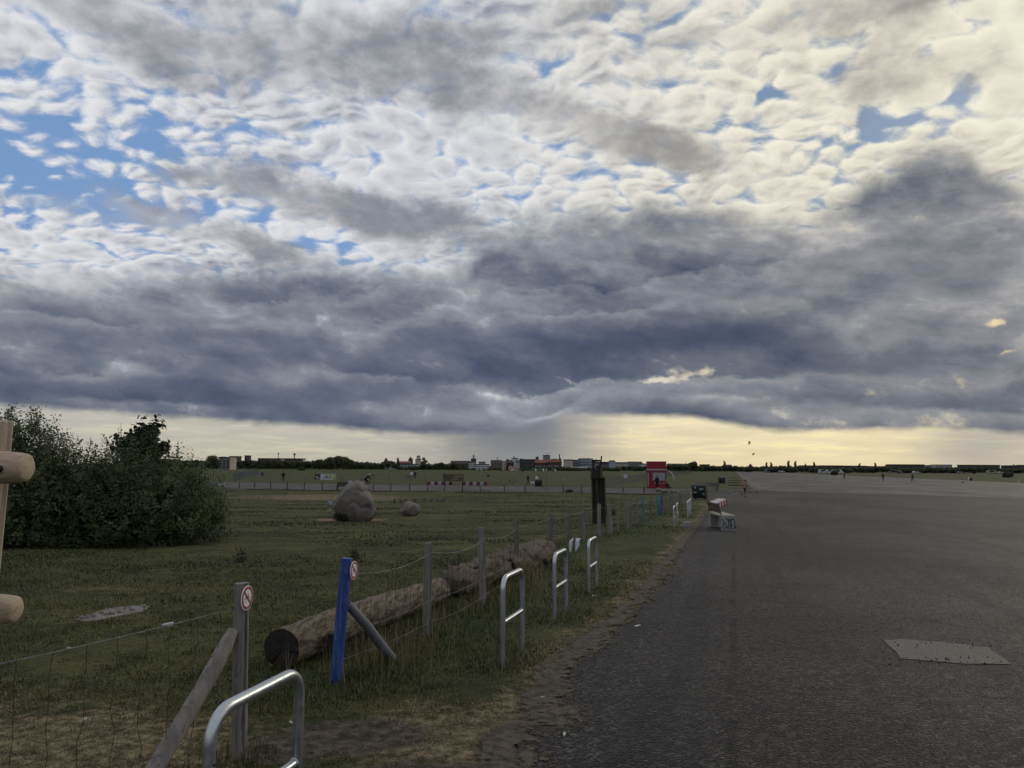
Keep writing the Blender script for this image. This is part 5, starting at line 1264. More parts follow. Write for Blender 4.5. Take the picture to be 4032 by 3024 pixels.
person('person in black standing left of the large board on the fence', P(1748, 1899), R(-60), STAND, BLK, BLK, 1.80, fine=False)
person('person in a white top standing far out in the field', P(1620, 1886), R(170), STAND, WHT, GRY, 1.75, fine=False)
person('person in dark clothes standing right of the one in white', P(1634, 1886), R(170), STAND, NVY, BLK, 1.75, fine=False)
dog('small dark dog in the field beside the person in white', P(1607, 1884), R(80), BLK, 1.0)
person('dark figure sitting alone on the grass of the field', P(1924, 1878), R(160), GSIT, BLK, BLK, 1.8, fine=False)
person('distant figure in dark clothes standing left of the tents', P(2058, 1865), R(180), STAND, NVY, BLK, 1.75, fine=False)
person('walker in a dark red jacket far down the runway, leftmost of three', P(3325, 1888), R(10), WALK, RED, BLK, 1.75, fine=False)
person('walker in black far down the runway, middle of three', P(3478, 1893), R(10), FOLD, BLK, BLK, 1.75, fine=False)
person('walker in black at the runway edge, rightmost of three', P(3594, 1898), R(10), WALK, NVY, BLK, 1.75, fine=False)
person('small child in a light blue shirt with arms held out left of the large boulder', P(1300, 2012), R(10), pose(ell=(-.36, .0, 1.26), wrl=(-.40, .05, 1.05), elr=(.36, 0, 1.26), wrr=(.40, .05, 1.05)), LBL, DNM, .66, shoes=SHOEW, hair=mat('red_hair', (0.10, 0.02, 0.015, 1), .6), shins=LBL, fine=False)
# ------------------------------------------------------------------ middle distance: taxiway fence, field fence, kiosk, bins, benches, barriers, pillar
GREYST = mat('grey_fence_steel', (0.11, 0.125, 0.14, 1), .5, .4, var=.15); DKWOOD = mat('dark_post_wood', (0.030, 0.028, 0.026, 1), .9, var=.3, scale=5, stretch=(5, 5, .6))
REDP = mat('red_paint', (0.185, 0.010, 0.022, 1), .45, var=.12, scale=3); WHP = mat('white_paint', (0.48, 0.48, 0.48, 1), .5, var=.10, scale=3); LGREY = mat('light_grey_paint', (0.27, 0.29, 0.31, 1), .55, var=.12, scale=3)
BLACKPL = mat('black_plastic', (0.008, 0.009, 0.010, 1), .45, var=.2, scale=4, spec=.4); CONCR = mat('grey_concrete', (0.23, 0.235, 0.235, 1), .85, var=.2, scale=4, bump=.006, bscale=30)
def low_posts():
    L = [(942, 1900, 1923), (1002, 1900, 1923), (1065, 1897, 1926), (1132, 1897, 1926), (1197, 1899, 1928), (1269, 1900, 1932), (1469, 1905, 1932), (1537, 1904, 1934), (1613, 1904, 1934), (1684, 1904, 1934), (1748, 1904, 1934), (1820, 1900, 1941), (1892, 1908, 1935), (1986, 1908, 1938), (2068, 1914, 1938), (2150, 1905, 1941), (2217, 1910, 1940), (2290, 1913, 1941), (2453, 1917, 1941), (2535, 1915, 1943)]
    a = P(942, 1923); t = thing('post_fence', 'row of low dark wooden posts with wire along the near side of the taxiway', 'fence', a); tops = []
    for i, (px, yt, yb) in enumerate(L):
        p = P(px, yb); h = hpx(yb - yt, p.y) * (.95 if i != 15 else 2.4 / 1); lean = (RND.uniform(-.05, .05) + (-.10 if i == 9 else .10 if i == 10 else -.08 if i == 12 else 0))
        if i == 15: h = 2.15
        mb = MB(); mb.tube([(0, 0, -.2), (lean * .5, 0, h * .5), (lean, 0, h)], [.055, .052, .048], 8); mb.build('post', DKWOOD if i != 15 else GREYST, t, True, p - a); tops.append(p - a + Vector((lean, 0, min(h, .95) * .9)))
    mb = MB()
    for A, B in zip(tops[:-1], tops[1:]): mb.tube(sag_wire(A, B, .04, 4), .004, 4, cap=False)
    mb.build('wire', WIRED, t)
low_posts()
def field_fence():
    run = [P(925, 1901), P(1090, 1905), P(1255, 1908), P(1330, 1908), P(1470, 1908)]
    pts = [(925, 1899), (1060, 1901), (1194, 1903), (1325, 1905), (1422, 1906)]
    A = [P(px, py) for px, py in pts]
    def fence(label, W, h, spacing, posts_at=None):
        o = W[0]; t = thing('wire_mesh_fence', label, 'fence', o)
        tot = [0.0]
        for a, b in zip(W[:-1], W[1:]): tot.append(tot[-1] + (b - a).length)
        def at(s):
            for k in range(len(W) - 1):
                if s <= tot[k + 1] or k == len(W) - 2: return W[k].lerp(W[k + 1], min(1, (s - tot[k]) / (tot[k + 1] - tot[k])))
        n = max(1, int(round(tot[-1] / spacing)))
        mb = MB(); mb.tube([(0, 0, -.3), (0, 0, h + .05)], .032, 6); pm = mb.mesh('post', GREYST)
        for i in range(n + 1): obj('post', pm, t, at(tot[-1] * i / n) - o)
        mb = MB()
        for z in (.06, h * .5, h):
            for a, b in zip(W[:-1], W[1:]): mb.tube([a - o + Vector((0, 0, z)), b - o + Vector((0, 0, z))], .006, 4, cap=False)
        mb.build('rail_wire', GREYST, t)
        mb = MB(); k = int(tot[-1] / .16); V = []; F = []
        for i in range(k):
            p = at(tot[-1] * i / k) - o; r = .0030
            b_ = len(V); V += [(p.x - r, p.y, .05), (p.x + r, p.y, .05), (p.x, p.y + r, .05), (p.x - r, p.y, h), (p.x + r, p.y, h), (p.x, p.y + r, h)]; F += [(b_, b_ + 1, b_ + 4, b_ + 3), (b_ + 1, b_ + 2, b_ + 5, b_ + 4), (b_ + 2, b_, b_ + 3, b_ + 5)]
        mb.add(V, F); tag(mb.build('wire_mesh', GREYST, t, fix=False), kind='stuff')
        return t
    fence('grey wire mesh fence along the far side of the taxiway, left of the gate', [P(932, 1899.5), P(1100, 1902), P(1420, 1907)], 1.5, 3.2)
    fence('grey wire mesh fence running away from the taxiway at the left of the field', [P(918, 1899), P(965, 1880), P(1018, 1868)], 1.5, 3.5)
    fence('grey wire mesh fence along the far side of the taxiway, right of the gate', [P(1532, 1908), P(2000, 1915), P(2385, 1921)], 1.6, 3.1)
    fence('grey wire mesh fence running away behind the red kiosk', [P(2390, 1921), P(2540, 1893), P(2640, 1875), P(2720, 1865)], 1.5, 3.5)
    # gate
    a, b = P(1425, 1908), P(1530, 1909); t = thing('field_gate', 'grey steel gate with two thick posts behind the cyclist', 'gate', a); h = 1.65; d = b - a
    for k in (0, .48, 1): mb = MB(); mb.box(d * k + Vector((0, 0, h / 2)), (.14, .14, h)); mb.build('gate_post', GREYST, t)
    for z in (.15, .85, 1.5): mb = MB(); mb.tube([Vector((0, 0, z)), d + Vector((0, 0, z))], .02, 6); mb.build('gate_rail', GREYST, t)
    # panels on the fence
    def board(px0, px1, y0, y1, depth, label, m, cat='banner', name='banner', off=0):
        c = AT((px0 + px1) / 2, y1, depth); w = hpx(px1 - px0, depth); hh = hpx(y1 - y0, depth); t = thing(name, label, cat, c)
        mb = MB(); mb.box((0, 0, hh / 2), (w, .02, hh)); mb.build('panel', m, t); return t, w, hh
    D = P(1250, 1903).y - .15
    BRN = mat('brown_banner', (0.045, 0.028, 0.022, 1), .7, var=.4, scale=1.5); BWH = mat('pale_banner', (0.40, 0.44, 0.50, 1), .6, var=.15, scale=2); YEL = mat('yellow_print', (0.34, 0.32, 0.06, 1), .6); TAN = mat('tan_print', (0.22, 0.15, 0.07, 1), .6); GRN = mat('green_print', (0.16, 0.26, 0.12, 1), .6)
    t, w, h = board(1238, 1261, 1867, 1888, D, 'dark brown banner with white lettering on the field fence', BRN)
    for (x, z, ww, hh) in ((-.18, .56, .55, .09), (-.05, .36, .2, .16), (.12, .22, .62, .11), (.0, .44, .36, .05), (.2, .12, .3, .05)): mb = MB(); mb.box((x * w / .9, -.014, z * h), (ww * w / 1.2, .006, hh * h)); mb.build('lettering', BWH, t)
    t, w, h = board(1262, 1321, 1866, 1889, D, 'white and yellow banner with two round pictures on the field fence', BWH)
    for x, m in ((-.10, TAN), (.13, GRN)): mb = MB(); mb.tube([(x * w, -.011, h * .45), (x * w, -.018, h * .45)], h * .27, 16); mb.build('round_picture', m, t)
    mb = MB(); mb.box((.40 * w, -.014, h * .5), (.17 * w, .006, h * .92)); mb.build('yellow_strip', YEL, t)
    mb = MB(); mb.box((.02 * w, -.014, h * .88), (.45 * w, .006, h * .16)); mb.build('yellow_strip', YEL, t)
    mb = MB(); mb.tube([(-.30 * w, -.012, h * .25), (-.30 * w, -.018, h * .25)], h * .07, 10); mb.build('print_mark', BLACKPL, t)
    OLIV = mat('faded_olive_board', (0.068, 0.064, 0.040, 1), .85, var=.4, scale=1.2); PINK = mat('faded_pink_print', (0.15, 0.125, 0.115, 1), .8, var=.3, scale=2)
    D2 = P(1790, 1912).y - .2
    t, w, h = board(1752, 1826, 1868, 1895, D2, 'large faded olive board on two posts behind the barriers', OLIV, 'board', 'notice_board')
    for (x, z, ww, hh) in ((.22, .72, .44, .26), (.0, .32, .34, .16), (-.1, .15, .3, .08), (.05, .5, .2, .1)): mb = MB(); mb.box((x * w, -.014, z * h), (ww * w, .006, hh * h)); mb.build('printed_panel', PINK, t)
    for x in (-.46, .46): mb = MB(); mb.box((x * w, .04, -.15), (.09, .05, 1.1)); mb.build('board_leg', DKWOOD, t)
    for (px, y0, y1, w, m, lab) in ((2220, 1879, 1893, 10, mat('pale_pink_sign', (0.35, 0.20, 0.22, 1), .6), 'small pale pink square sign on the field fence'), (2463, 1867, 1882, 14, BWH, 'small white square sign on the receding fence left of the kiosk'), (1466, 1868, 1876, 10, REDP, 'small red sign hanging on the field gate behind the cyclist')):
        d_ = P(px, 1918 if px > 2000 else 1908).y - .3; t, ww, hh = board(px - w / 2, px + w / 2, y0, y1, d_, lab, m, 'sign', 'fence_sign')
        mb = MB(); mb.box((0, -.012, hh * .55), (ww * .6, .004, hh * .12)); mb.build('print_line', LGREY if m is not BWH else GREYST, t)
field_fence()
# ---- red and white barrier beams
BARR = mat('dark_barrier_red', (0.10, 0.010, 0.020, 1), .6, var=.15, scale=3)
def beam(px0, px1, pyb, label):
    a, b = P(px0, pyb), P(px1, pyb + (px1 - px0) * .008); t = thing('barrier_beam', label, 'barrier', a, 0, 'red and white barrier beams'); L = (b - a).length; n = 7; ang = math.atan2((b - a).y, (b - a).x); t.rotation_euler = (0, 0, ang)
    for i in range(n):
        mb = MB(); mb.box((L * (i + .5) / n, 0, .27), (L / n - .012, .42, .52), bevel=.03, taper=(1, .75)); mb.build('block', BARR if i % 2 == 0 else LGREY, t)
beam(1682, 1782, 1910, 'red and white striped barrier beam, left of the two behind the taxiway'); beam(1819, 1919, 1911, 'red and white striped barrier beam, right of the two behind the taxiway')
PINKW = mat('pinkish_white_paint', (0.55, 0.47, 0.46, 1), .6, var=.12, scale=3)
for i, (D, px) in enumerate(((49.0, 2801), (51.7, 2812), (54.4, 2823), (57.1, 2833))):
    x = (px - CX) / FPX * D; t = thing('barrier_block', 'red and white concrete barrier block, ' + ('nearest', 'second', 'third', 'farthest')[i] + ' of the row behind the graffiti bench', 'barrier', GP(x, D), R(-5), 'barrier blocks behind the bench')
    mb = MB(); mb.box((0, 0, .21), (.66, .85, .42), bevel=.03, taper=(.85, 1)); mb.build('block', PINKW, t)
    for yy in (-.15, .45): mb = MB(); mb.box((.30, yy - .15, .2), (.075, .3, .36), Matrix.Rotation(R(-7), 3, 'Y')); mb.build('red_stripe', REDP, t)
    mb = MB(); mb.box((-.06, -.43, .25), (.36, .012, .10)); mb.build('end_stripe', REDP, t)
# ---- graffiti bench
def graffiti_bench():
    t = thing('concrete_bench', 'grey concrete bench with black graffiti and a slanting wooden back', 'bench', GP(7.56, 26.1), R(-4)); W_, L, H = .49, 2.1, .46
    for y in (0.05, L - .05): mb = MB(); mb.box((0, y, H / 2), (W_, .14, H), bevel=.012); mb.build('end_block', CONCR, t)
    mb = MB(); mb.box((0, L / 2, H + .035), (W_ + .02, L + .04, .07), bevel=.01); mb.build('seat_slab', mat('pale_seat_slab', (0.24, 0.225, 0.19, 1), .8, var=.25, scale=4), t)
    mb = MB(); mb.box((.10, L / 2, H * .45), (.16, L - .24, H * .88)); mb.build('back_wall', CONCR, t)
    DW = mat('brown_back_plank', (0.075, 0.058, 0.040, 1), .8, var=.35, scale=4, stretch=(4, .6, 4))
    rot = Matrix.Rotation(R(-14), 3, 'Y')
    for k in range(2): mb = MB(); mb.box((-W_ / 2 - .035 - .045 * k, L / 2, H + .21 + .17 * k), (.03, L, .16), rot, bevel=.004); mb.build('back_plank', DW, t)
    for y in (.06, L - .06): mb = MB(); mb.tube([(-W_ / 2 + .02, y, H + .05), (-W_ / 2 - .085, y, H + .48)], .018, 8); mb.build('bracket', BLACKPL, t)
    # spray-painted loops on the near end block
    SPR = mat('black_spray', (0.010, 0.010, 0.016, 1), .7); y = -.022 - .003
    def rib(pts, w=.016):
        mb = MB(); V = []
        for i, (u, v) in enumerate(pts):
            a = Vector(pts[max(i - 1, 0)]); b = Vector(pts[min(i + 1, len(pts) - 1)]); n = Vector((-(b - a).y, (b - a).x)).normalized() * w
            for s in (-1, 1): V.append((-.245 + .49 * (u + n.x * s * 2), y, .46 * (v + n.y * s * 2)))
        mb.add(V, [(2 * i, 2 * i + 1, 2 * i + 3, 2 * i + 2) for i in range(len(pts) - 1)]); o = mb.build('graffiti', SPR, t); o.modifiers.new('t', 'SOLIDIFY').thickness = .002
    E_ = lambda cx, cy, rx, ry, a0, a1, n=22: [(cx + rx * math.cos(R(a0 + (a1 - a0) * i / n)), cy + ry * math.sin(R(a0 + (a1 - a0) * i / n))) for i in range(n + 1)]
    rib([(.05, .92), (.12, .72), (.24, .55), (.33, .38), (.30, .22), (.17, .16), (.08, .26), (.10, .44), (.20, .55)])
    rib(E_(.36, .56, .15, .34, 125, -60)); rib([(.44, .27), (.40, .18), (.30, .3)]); rib(E_(.55, .52, .10, .32, 160, -75)); rib([(.58, .21), (.50, .16), (.44, .25), (.52, .45)])
    rib(E_(.78, .70, .12, .20, -20, 200)); rib([(.66, .62), (.68, .42), (.78, .38)]); rib([(.70, .40), (.64, .28), (.70, .18), (.86, .22), (.98, .26)]); rib([(.90, .70), (.93, .45), (.96, .28), (.94, .14)])
graffiti_bench()
# ---- block on the verge
p = P(2707, 2078); mb = MB(); mb.box((0, 0, .11), (.36, .24, .22), Matrix.Rotation(.2, 3, 'Z'), bevel=.025); tag(mb.build('stone_block', CONCR, None, True, p), 'small grey stone block lying in the grass left of the bench', 'stone')
# ---- waste containers
def container(label, loc, rz, w, d, h, bags=True, name='waste_container'):
    t = thing(name, label, 'bin', loc, rz)
    mb = MB(); mb.box((0, 0, .12 + (h - .12) * .43), (w * .86, d * .82, (h - .12) * .86), taper=(1.16, 1.2), bevel=.04); mb.build('body', BLACKPL, t, True)
    mb = MB(); K = 10; pr = [(-d / 2, h * .86)] + [(-d / 2 * math.cos(math.pi * k / K), h * .86 + h * .16 * math.sin(math.pi * k / K)) for k in range(K + 1)] + [(d / 2, h * .86)]
    mb.prism(pr[1:-1], -w / 2, w / 2, plane='yz'); mb.build('lid', BLACKPL, t, True)
    for sx in (-1, 1):
        mb = MB(); mb.tube([(sx * w * .52, 0, h * .78), (sx * w * .58, 0, h * .78)], .05, 8); mb.build('lift_pin', GREYST, t)
        for sy in (-1, 1): mb = MB(); mb.tube([(sx * w * .33 - .02, sy * d * .3, .08), (sx * w * .33 + .02, sy * d * .3, .08)], .08, 12); mb.build('caster', RUB, t, True)
    for k in range(4): mb = MB(); mb.box((-w * .3 + w * .2 * k, -d * .475, h * .45), (.05, .04, h * .6), Matrix.Rotation(R(-5), 3, 'X')); mb.build('rib', BLACKPL, t)
    return t
container('large black waste container with scribbled stickers at the end of the fence', P(2757, 1967), R(-28), 1.30, 1.05, 1.38)
pb = P(2757, 1967)
STK = mat('pale_sticker', (0.16, 0.22, 0.24, 1), .6, var=.3, scale=5)
for i, (px, py, w, h) in enumerate(((2737, 1919, 7, 9), (2761, 1926, 16, 6), (2736, 1938, 12, 5), (2770, 1946, 9, 5))):
    c = AT(px, py, pb.y - .75); mb = MB(); mb.box((0, 0, 0), (hpx(w, pb.y), .02, hpx(h, pb.y)), Matrix.Rotation(R(20 * (i - 1.5)), 3, 'Y')); tag(mb.build('sticker', STK, None, False, c), 'faded sticker on the black waste container by the fence end', 'sticker', 'stickers on the black waste container')
container('black wheeled bin standing between two people and the taxiway', P(2119, 1917.5), R(4), 1.05, .8, 1.05)
container('dark green bin standing alone on the grass strip right of the kiosk', P(2842, 1905), R(10), 1.05, .9, 1.22)
mb = MB(); mb.lathe([(.32, 0), (.36, .8), (.38, .95), (.0, 1.0)], 14); BLUBIN = mat('blue_plastic_bin', (0.015, 0.05, 0.16, 1), .5)
t = thing('litter_bin', 'small blue litter bin in the field left of the man in black', 'bin', P(1033, 1873)); mb.build('drum', BLUBIN, t, True); mb = MB(); mb.torus((0, 0, .93), .38, .03, 'z', 16, 6); mb.build('rim', GREYST, t, True)
# ---- benches
GBEN = mat('grey_bench_paint', (0.085, 0.092, 0.10, 1), .7, var=.2)
def bench(label, loc, rz, L, h=.45, hb=.92, m=GBEN):
    t = thing('park_bench', label, 'bench', loc, rz)
    for k in range(3): mb = MB(); mb.box((0, -.16 + .16 * k, h), (L, .13, .05)); mb.build('seat_board', m, t)
    for k in range(3): mb = MB(); mb.box((0, .27 + .03 * k, h + .14 + .15 * k), (L, .04, .13)); mb.build('back_board', m, t)
    for x in (-.44, 0, .44):
        mb = MB(); mb.box((x * L, -.05, h / 2), (.08, .42, .07)); mb.box((x * L, -.22, h / 2 - .02), (.08, .06, h)); mb.box((x * L, .24, (hb) / 2), (.08, .06, hb)); mb.build('leg', m, t)
    return t
bench('long grey bench beyond the black waste container', P(2783, 1931), R(184), 3.1)
bench('dark bench seen from behind left of the large boulder', P(1362, 1930), R(0), 2.3, .42, .85, DKWOOD)
pp = P(1377, 1929); person('person in a light blue shirt sitting on the bench behind the large boulder', GP(pp.x, pp.y + .02), R(180 + 180), SIT, LBL, NVY, 1.75, fine=False, cap=mat('straw_cap', (0.16, 0.14, 0.05, 1), .8))
BLOG = mat('old_log_wood', (0.045, 0.042, 0.034, 1), .9, var=.3, scale=3)
for i, (x0, x1, y) in enumerate(((2872, 2908, 1883), (2868, 2916, 1893), (2866, 2915, 1902), (2868, 2925, 1912))):
    a, b = P(x0, y), P(x1, y + .5); mb = MB(); mb.tube([Vector((0, 0, .06)), (b - a) * .5 + Vector((0, 0, .07)), b - a + Vector((0, 0, .06))], [.09, .10, .08], 8)
    tag(mb.build('timber', BLOG, None, True, a), 'dark timber lying on the grass strip by the runway, ' + ('farthest', 'third', 'second', 'nearest')[i] + ' of four', 'log', 'timbers on the grass strip')
# ---- red kiosk
def kiosk():
    c = P(2592, 1923); D = c.y; k = D / FPX; t = thing('red_kiosk', 'red kiosk with a white band and a white serving window beside the taxiway', 'kiosk', GP(c.x, c.y + 1.2), R(-9)); w = 77 * k; h = 105 * k; d = 2.3; ch = .28
    oct_ = lambda w_, d_, c_: [(-w_ / 2 + c_, -d_ / 2), (w_ / 2 - c_, -d_ / 2), (w_ / 2, -d_ / 2 + c_), (w_ / 2, d_ / 2 - c_), (w_ / 2 - c_, d_ / 2), (-w_ / 2 + c_, d_ / 2), (-w_ / 2, d_ / 2 - c_), (-w_ / 2, -d_ / 2 + c_)]
    PINKR = mat('faded_red_paint', (0.30, 0.05, 0.07, 1), .6)
    mb = MB(); mb.prism(oct_(w * .97, d * .97, ch), 0, h * .67, plane='xy'); mb.build('wall', REDP, t)
    mb = MB(); mb.prism(oct_(w, d, ch), h * .665, h * .715, plane='xy'); mb.build('white_band', LGREY, t)
    mb = MB(); mb.prism(oct_(w * .99, d * .99, ch), h * .715, h * .985, plane='xy'); mb.build('fascia', REDP, t)
    mb = MB(); mb.prism(oct_(w * 1.01, d * 1.01, ch), h * .985, h, plane='xy'); mb.build('roof', LGREY, t)
    y = -d * .97 / 2
    wn = MB(); wn.box((.30, y - .01, h * .435), (w * .60, .05, h * .30)); wo = wn.build('window', mat('window_white_film', (0.22, 0.235, 0.26, 1), .25, var=.1, scale=1.5), t)
    for (x, z, sx, sz) in ((.30, h * .59, w * .64, .06), (.30, h * .28, w * .64, .06), (.30 - w * .31, h * .435, .06, h * .31), (.30 + w * .31, h * .435, .10, h * .31)): mb = MB(); mb.box((x, y - .03, z), (sx, .06, sz)); mb.build('window_frame', GREYST if sx < .2 else REDP, wo)
    mb = MB(); mb.box((.38, y - .16, h * .24), (w * .56, .36, .05)); mb.build('counter', PINKR, t)
    mb = MB(); mb.box((.38, y - .02, h * .195), (w * .56, .04, h * .05)); mb.build('counter_panel', LGREY, t)
    mb = MB(); mb.box((-w * .43, y - .004, h * .32), (.13, .04, h * .50)); mb.build('door_strip', LGREY, t)
    mb = MB(); mb.box((-w * .485, y + .16, h * .32), (.10, .2, h * .55)); mb.build('door', GREYST, t)
    mb = MB(); mb.box((-w * .52, -.8, h * .66), (.28, .2, .22), bevel=.03); mb.tube([(-w * .5, -.8, h * .60), (-w * .5, -.8, h * .50)], .03, 6); mb.build('lamp', BLACKPL, t)
    # curved clear awning held by a white rim
    A = [(w * .5 + 1.02 * math.sin(R(a)) ** 1.0, h * .67 - 1.32 * (1 - math.cos(R(a)))) for a in np.linspace(0, 82, 12)]
    AW = mat('milky_awning', (0.10, 0.105, 0.10, 1), .5); m = bpy.data.materials.new('clear_film'); m.use_nodes = True; nt = m.node_tree; b = nt.nodes['Principled BSDF']; tr = nt.nodes.new('ShaderNodeBsdfTransparent'); mx = nt.nodes.new('ShaderNodeMixShader'); mx.inputs[0].default_value = .22; b.inputs['Base Color'].default_value = (.4, .42, .42, 1); b.inputs['Roughness'].default_value = .3
    nt.links.new(tr.outputs[0], mx.inputs[1]); nt.links.new(b.outputs[0], mx.inputs[2]); nt.links.new(mx.outputs[0], nt.nodes['Material Output'].inputs[0])
    mb = MB(); V = []; F = []
    for (x, z) in A: V += [(x, -d * .42, z), (x, d * .42, z)]
    F = [(2 * i, 2 * i + 1, 2 * i + 3, 2 * i + 2) for i in range(len(A) - 1)]; mb.add(V, F); mb.build('awning', m, t, True)
    for yy in (-d * .42, d * .42): mb = MB(); mb.tube([(x, yy, z) for x, z in A], .03, 6); mb.build('awning_rim', WHP, t, True)
    mb = MB(); mb.box((A[-1][0], 0, A[-1][1] - .1), (.05, d * .84, .24)); mb.build('awning_edge', WHP, t)
    mb = MB(); mb.prism([(w * .5, .05), (w * .5 + .62, .05), (w * .5 + .08, .78)], -d * .4, -d * .3); mb.prism([(w * .5, .05), (w * .5 + .62, .05), (w * .5 + .08, .78)], d * .3, d * .4); 
    for k in range(5): mb.box((w * .5 + .1 + .1 * k, 0, .08 + .13 * (4 - k)), (.05, d * .7, .03))
    mb.build('step_rack', DKWOOD, t)
kiosk()
for i, (x0, x1, yt, yb, lab) in enumerate(((2582, 2612, 1921, 1937, 'pale flat stone below the red kiosk, leftmost of three'), (2600, 2632, 1926, 1942, 'long pale stone below the red kiosk, middle of three'), (2640, 2672, 1928, 1942, 'pale stone below the red kiosk, rightmost of three'))): boulder(x0, x1, yt, yb, lab, 20 + i, .7, sub=3, name='stone')
# ---- dark pillar of old timbers with a box on top
def pillar():
    D = 30.0; c = P(2352, 2060); t = thing('timber_pillar', 'tall bundle of dark old timbers carrying a black tilted box', 'pillar', GP(c.x, D)); k = D / FPX
    ST = mat('tarred_timber', (0.014, 0.013, 0.013, 1), .85, var=.45, scale=4, stretch=(4, 4, .5), bump=.015, bscale=14, objvar=.5); ST2 = mat('rusty_timber', (0.040, 0.029, 0.022, 1), .85, var=.45, scale=4, stretch=(4, 4, .5), bump=.015, bscale=14)
    rr = random.Random(4)
    for i, (x, w, top, m) in enumerate(((-.245, .06, 1.78, ST2), (-.155, .11, 1.80, ST), (-.04, .08, 1.80, ST2), (.035, .04, 1.82, ST2), (.10, .075, 1.86, ST), (.165, .03, 1.84, ST2), (.225, .09, 1.80, ST))):
        h = top + .05; mb = MB(); lean = .035
        V = []; K = 8
        mb.tube([(x + .05 * (1 - 0) * (1 - z / h) * .6 - .02, rr.uniform(-.0, .0) + .05 * (i % 2), z) for z in np.linspace(-.25, h, K)], w / 2 * 1.25, 4, ring=lambda i_, j, th: 1 + .10 * mnoise.noise(Vector((j * 3.1, i_ * .6, i * 5)))); mb.build('timber', m, t)
    bx = MB(); zt = 2.50; z0 = 1.80; bx.prism([(-.33, z0), (.015, z0 - .0), (.04, zt - .04), (-.25, zt)], -.24, .16); bx.build('box', ST, t)
    bx = MB(); bx.prism([(.045, z0 + .02), (.20, z0 + .03), (.12, zt - .35), (.055, zt - .06)], -.18, .12); bx.build('side_board', mat('bare_side_board', (0.11, 0.085, 0.055, 1), .85, var=.3), t)
    for i in range(5): bx = MB(); x = -.24 + .065 * i; bx.box((x, -.04, zt + .01 + rr.uniform(0, .03)), (.05, .36, .07)); bx.build('roof_batten', ST, t)
    bx = MB(); bx.box((.10, 0, zt + .0), (.05, .06, .42), Matrix.Rotation(.1, 3, 'Y')); bx.build('finial', ST, t)
    PG = mat('flaked_paint', (0.12, 0.15, 0.14, 1), .7, var=.4, scale=6)
    for (x, z, w, h, a) in ((-.11, 2.36, .16, .10, .1), (-.14, 2.22, .03, .13, -.4), (-.20, 2.28, .05, .05, .5), (-.03, 2.40, .06, .08, .2)): bx = MB(); bx.box((x, -.246, z), (w, .008, h), Matrix.Rotation(a, 3, 'Y')); bx.build('paint_flake', PG, t)
pillar()
# ------------------------------------------------------------------ far edge of the airfield: trees, houses, tents, vehicles
FARL = leaf_mat('far_foliage', (0.026, 0.036, 0.020, 1), (0.070, 0.088, 0.046, 1), .15); TRK = mat('tree_bark', (0.035, 0.028, 0.022, 1), .9)
def tree_proto(seed, kind):
    """unit tree about 10 m tall"""
    rng = np.random.default_rng(seed); rr = random.Random(seed)
    if kind == 'round': lobes = [(0, 0, 5.6, 3.3, 3.3, 3.0)] + [(rr.uniform(-2.6, 2.6), rr.uniform(-2, 2), rr.uniform(2.5, 7.6), rr.uniform(1.4, 2.1), rr.uniform(1.4, 2.1), rr.uniform(1.2, 1.9)) for _ in range(8)]
    elif kind == 'poplar': lobes = [(rr.uniform(-.3, .3), rr.uniform(-.3, .3), 1.6 + 1.25 * i, 1.25 * (1 - .105 * i) + .1, 1.25 * (1 - .105 * i) + .1, 1.3) for i in range(7)]
    elif kind == 'shrub': lobes = [(0, 0, 1.9, 3.6, 3.0, 2.2)] + [(rr.uniform(-3, 3), rr.uniform(-2, 2), rr.uniform(1.0, 3.0), rr.uniform(1.2, 2), rr.uniform(1.2, 2), rr.uniform(1.0, 1.7)) for _ in range(6)]
    else: lobes = [(rr.uniform(-2.2, 2.2), rr.uniform(-1.6, 1.6), rr.uniform(4.2, 9.0), rr.uniform(.9, 1.6), rr.uniform(.9, 1.6), rr.uniform(.8, 1.3)) for _ in range(8)]
    C = []; N = []; T = []
    for l in lobes:
        k = int(95 * (l[3] * l[5])) ; u = rng.normal(size=(k, 3)); u /= np.linalg.norm(u, axis=1)[:, None]; b = np.array([mnoise.fractal(Vector(v * 1.8) + Vector((seed, l[0], l[2])), .9, 2., 3) for v in u])
        rad = (1 - np.abs(rng.normal(0, .16, k))) * (1 + .28 * b); C.append(np.array(l[:3]) + u * rad[:, None] * np.array(l[3:])); N.append(u); T.append(np.clip(.4 + .6 * b + rng.normal(0, .15, k), 0, 1))
    C = np.concatenate(C); C[:, 2] = np.maximum(C[:, 2], .2); V, F = leaf_quads(C, np.concatenate(N), rng.uniform(.45, .95, len(C)), .36, rng)
    crown = np_mesh('crown', V, [F], FARL, {'tone': np.repeat(np.concatenate(T), 4)})
    mb = MB(); mb.tube([(0, 0, -.3), (.05, 0, 2.5), (0, .1, 5.5)], [.32, .24, .10], 7)
    for i in range(4): l = lobes[i % len(lobes)]; mb.tube([(0, 0, 1.8 + .6 * i), Vector(l[:3])], [.12, .04], 5)
    return crown, mb.mesh('trunk', TRK)
PROTO = {k: [tree_proto(10 * i + s, k) for s in range(n)] for i, (k, n) in enumerate((('round', 4), ('poplar', 2), ('shrub', 3), ('open', 2)))}
def tree(kind, loc, h, label, group=None, wide=1.0, name=None):
    c, t_ = RND.choice(PROTO[kind]); base = {'round': 8.9, 'poplar': 9.6, 'shrub': 4.3, 'open': 9.8}[kind]; s = h / base
    t = thing(name or {'round': 'round_tree', 'poplar': 'poplar_tree', 'shrub': 'shrub', 'open': 'open_tree'}[kind], label, 'tree' if kind != 'shrub' else 'shrub', loc, RND.uniform(0, 6.28), group); t.scale = (s * wide, s * wide, s)
    obj('crown', c, t); obj('trunk', t_, t); return t
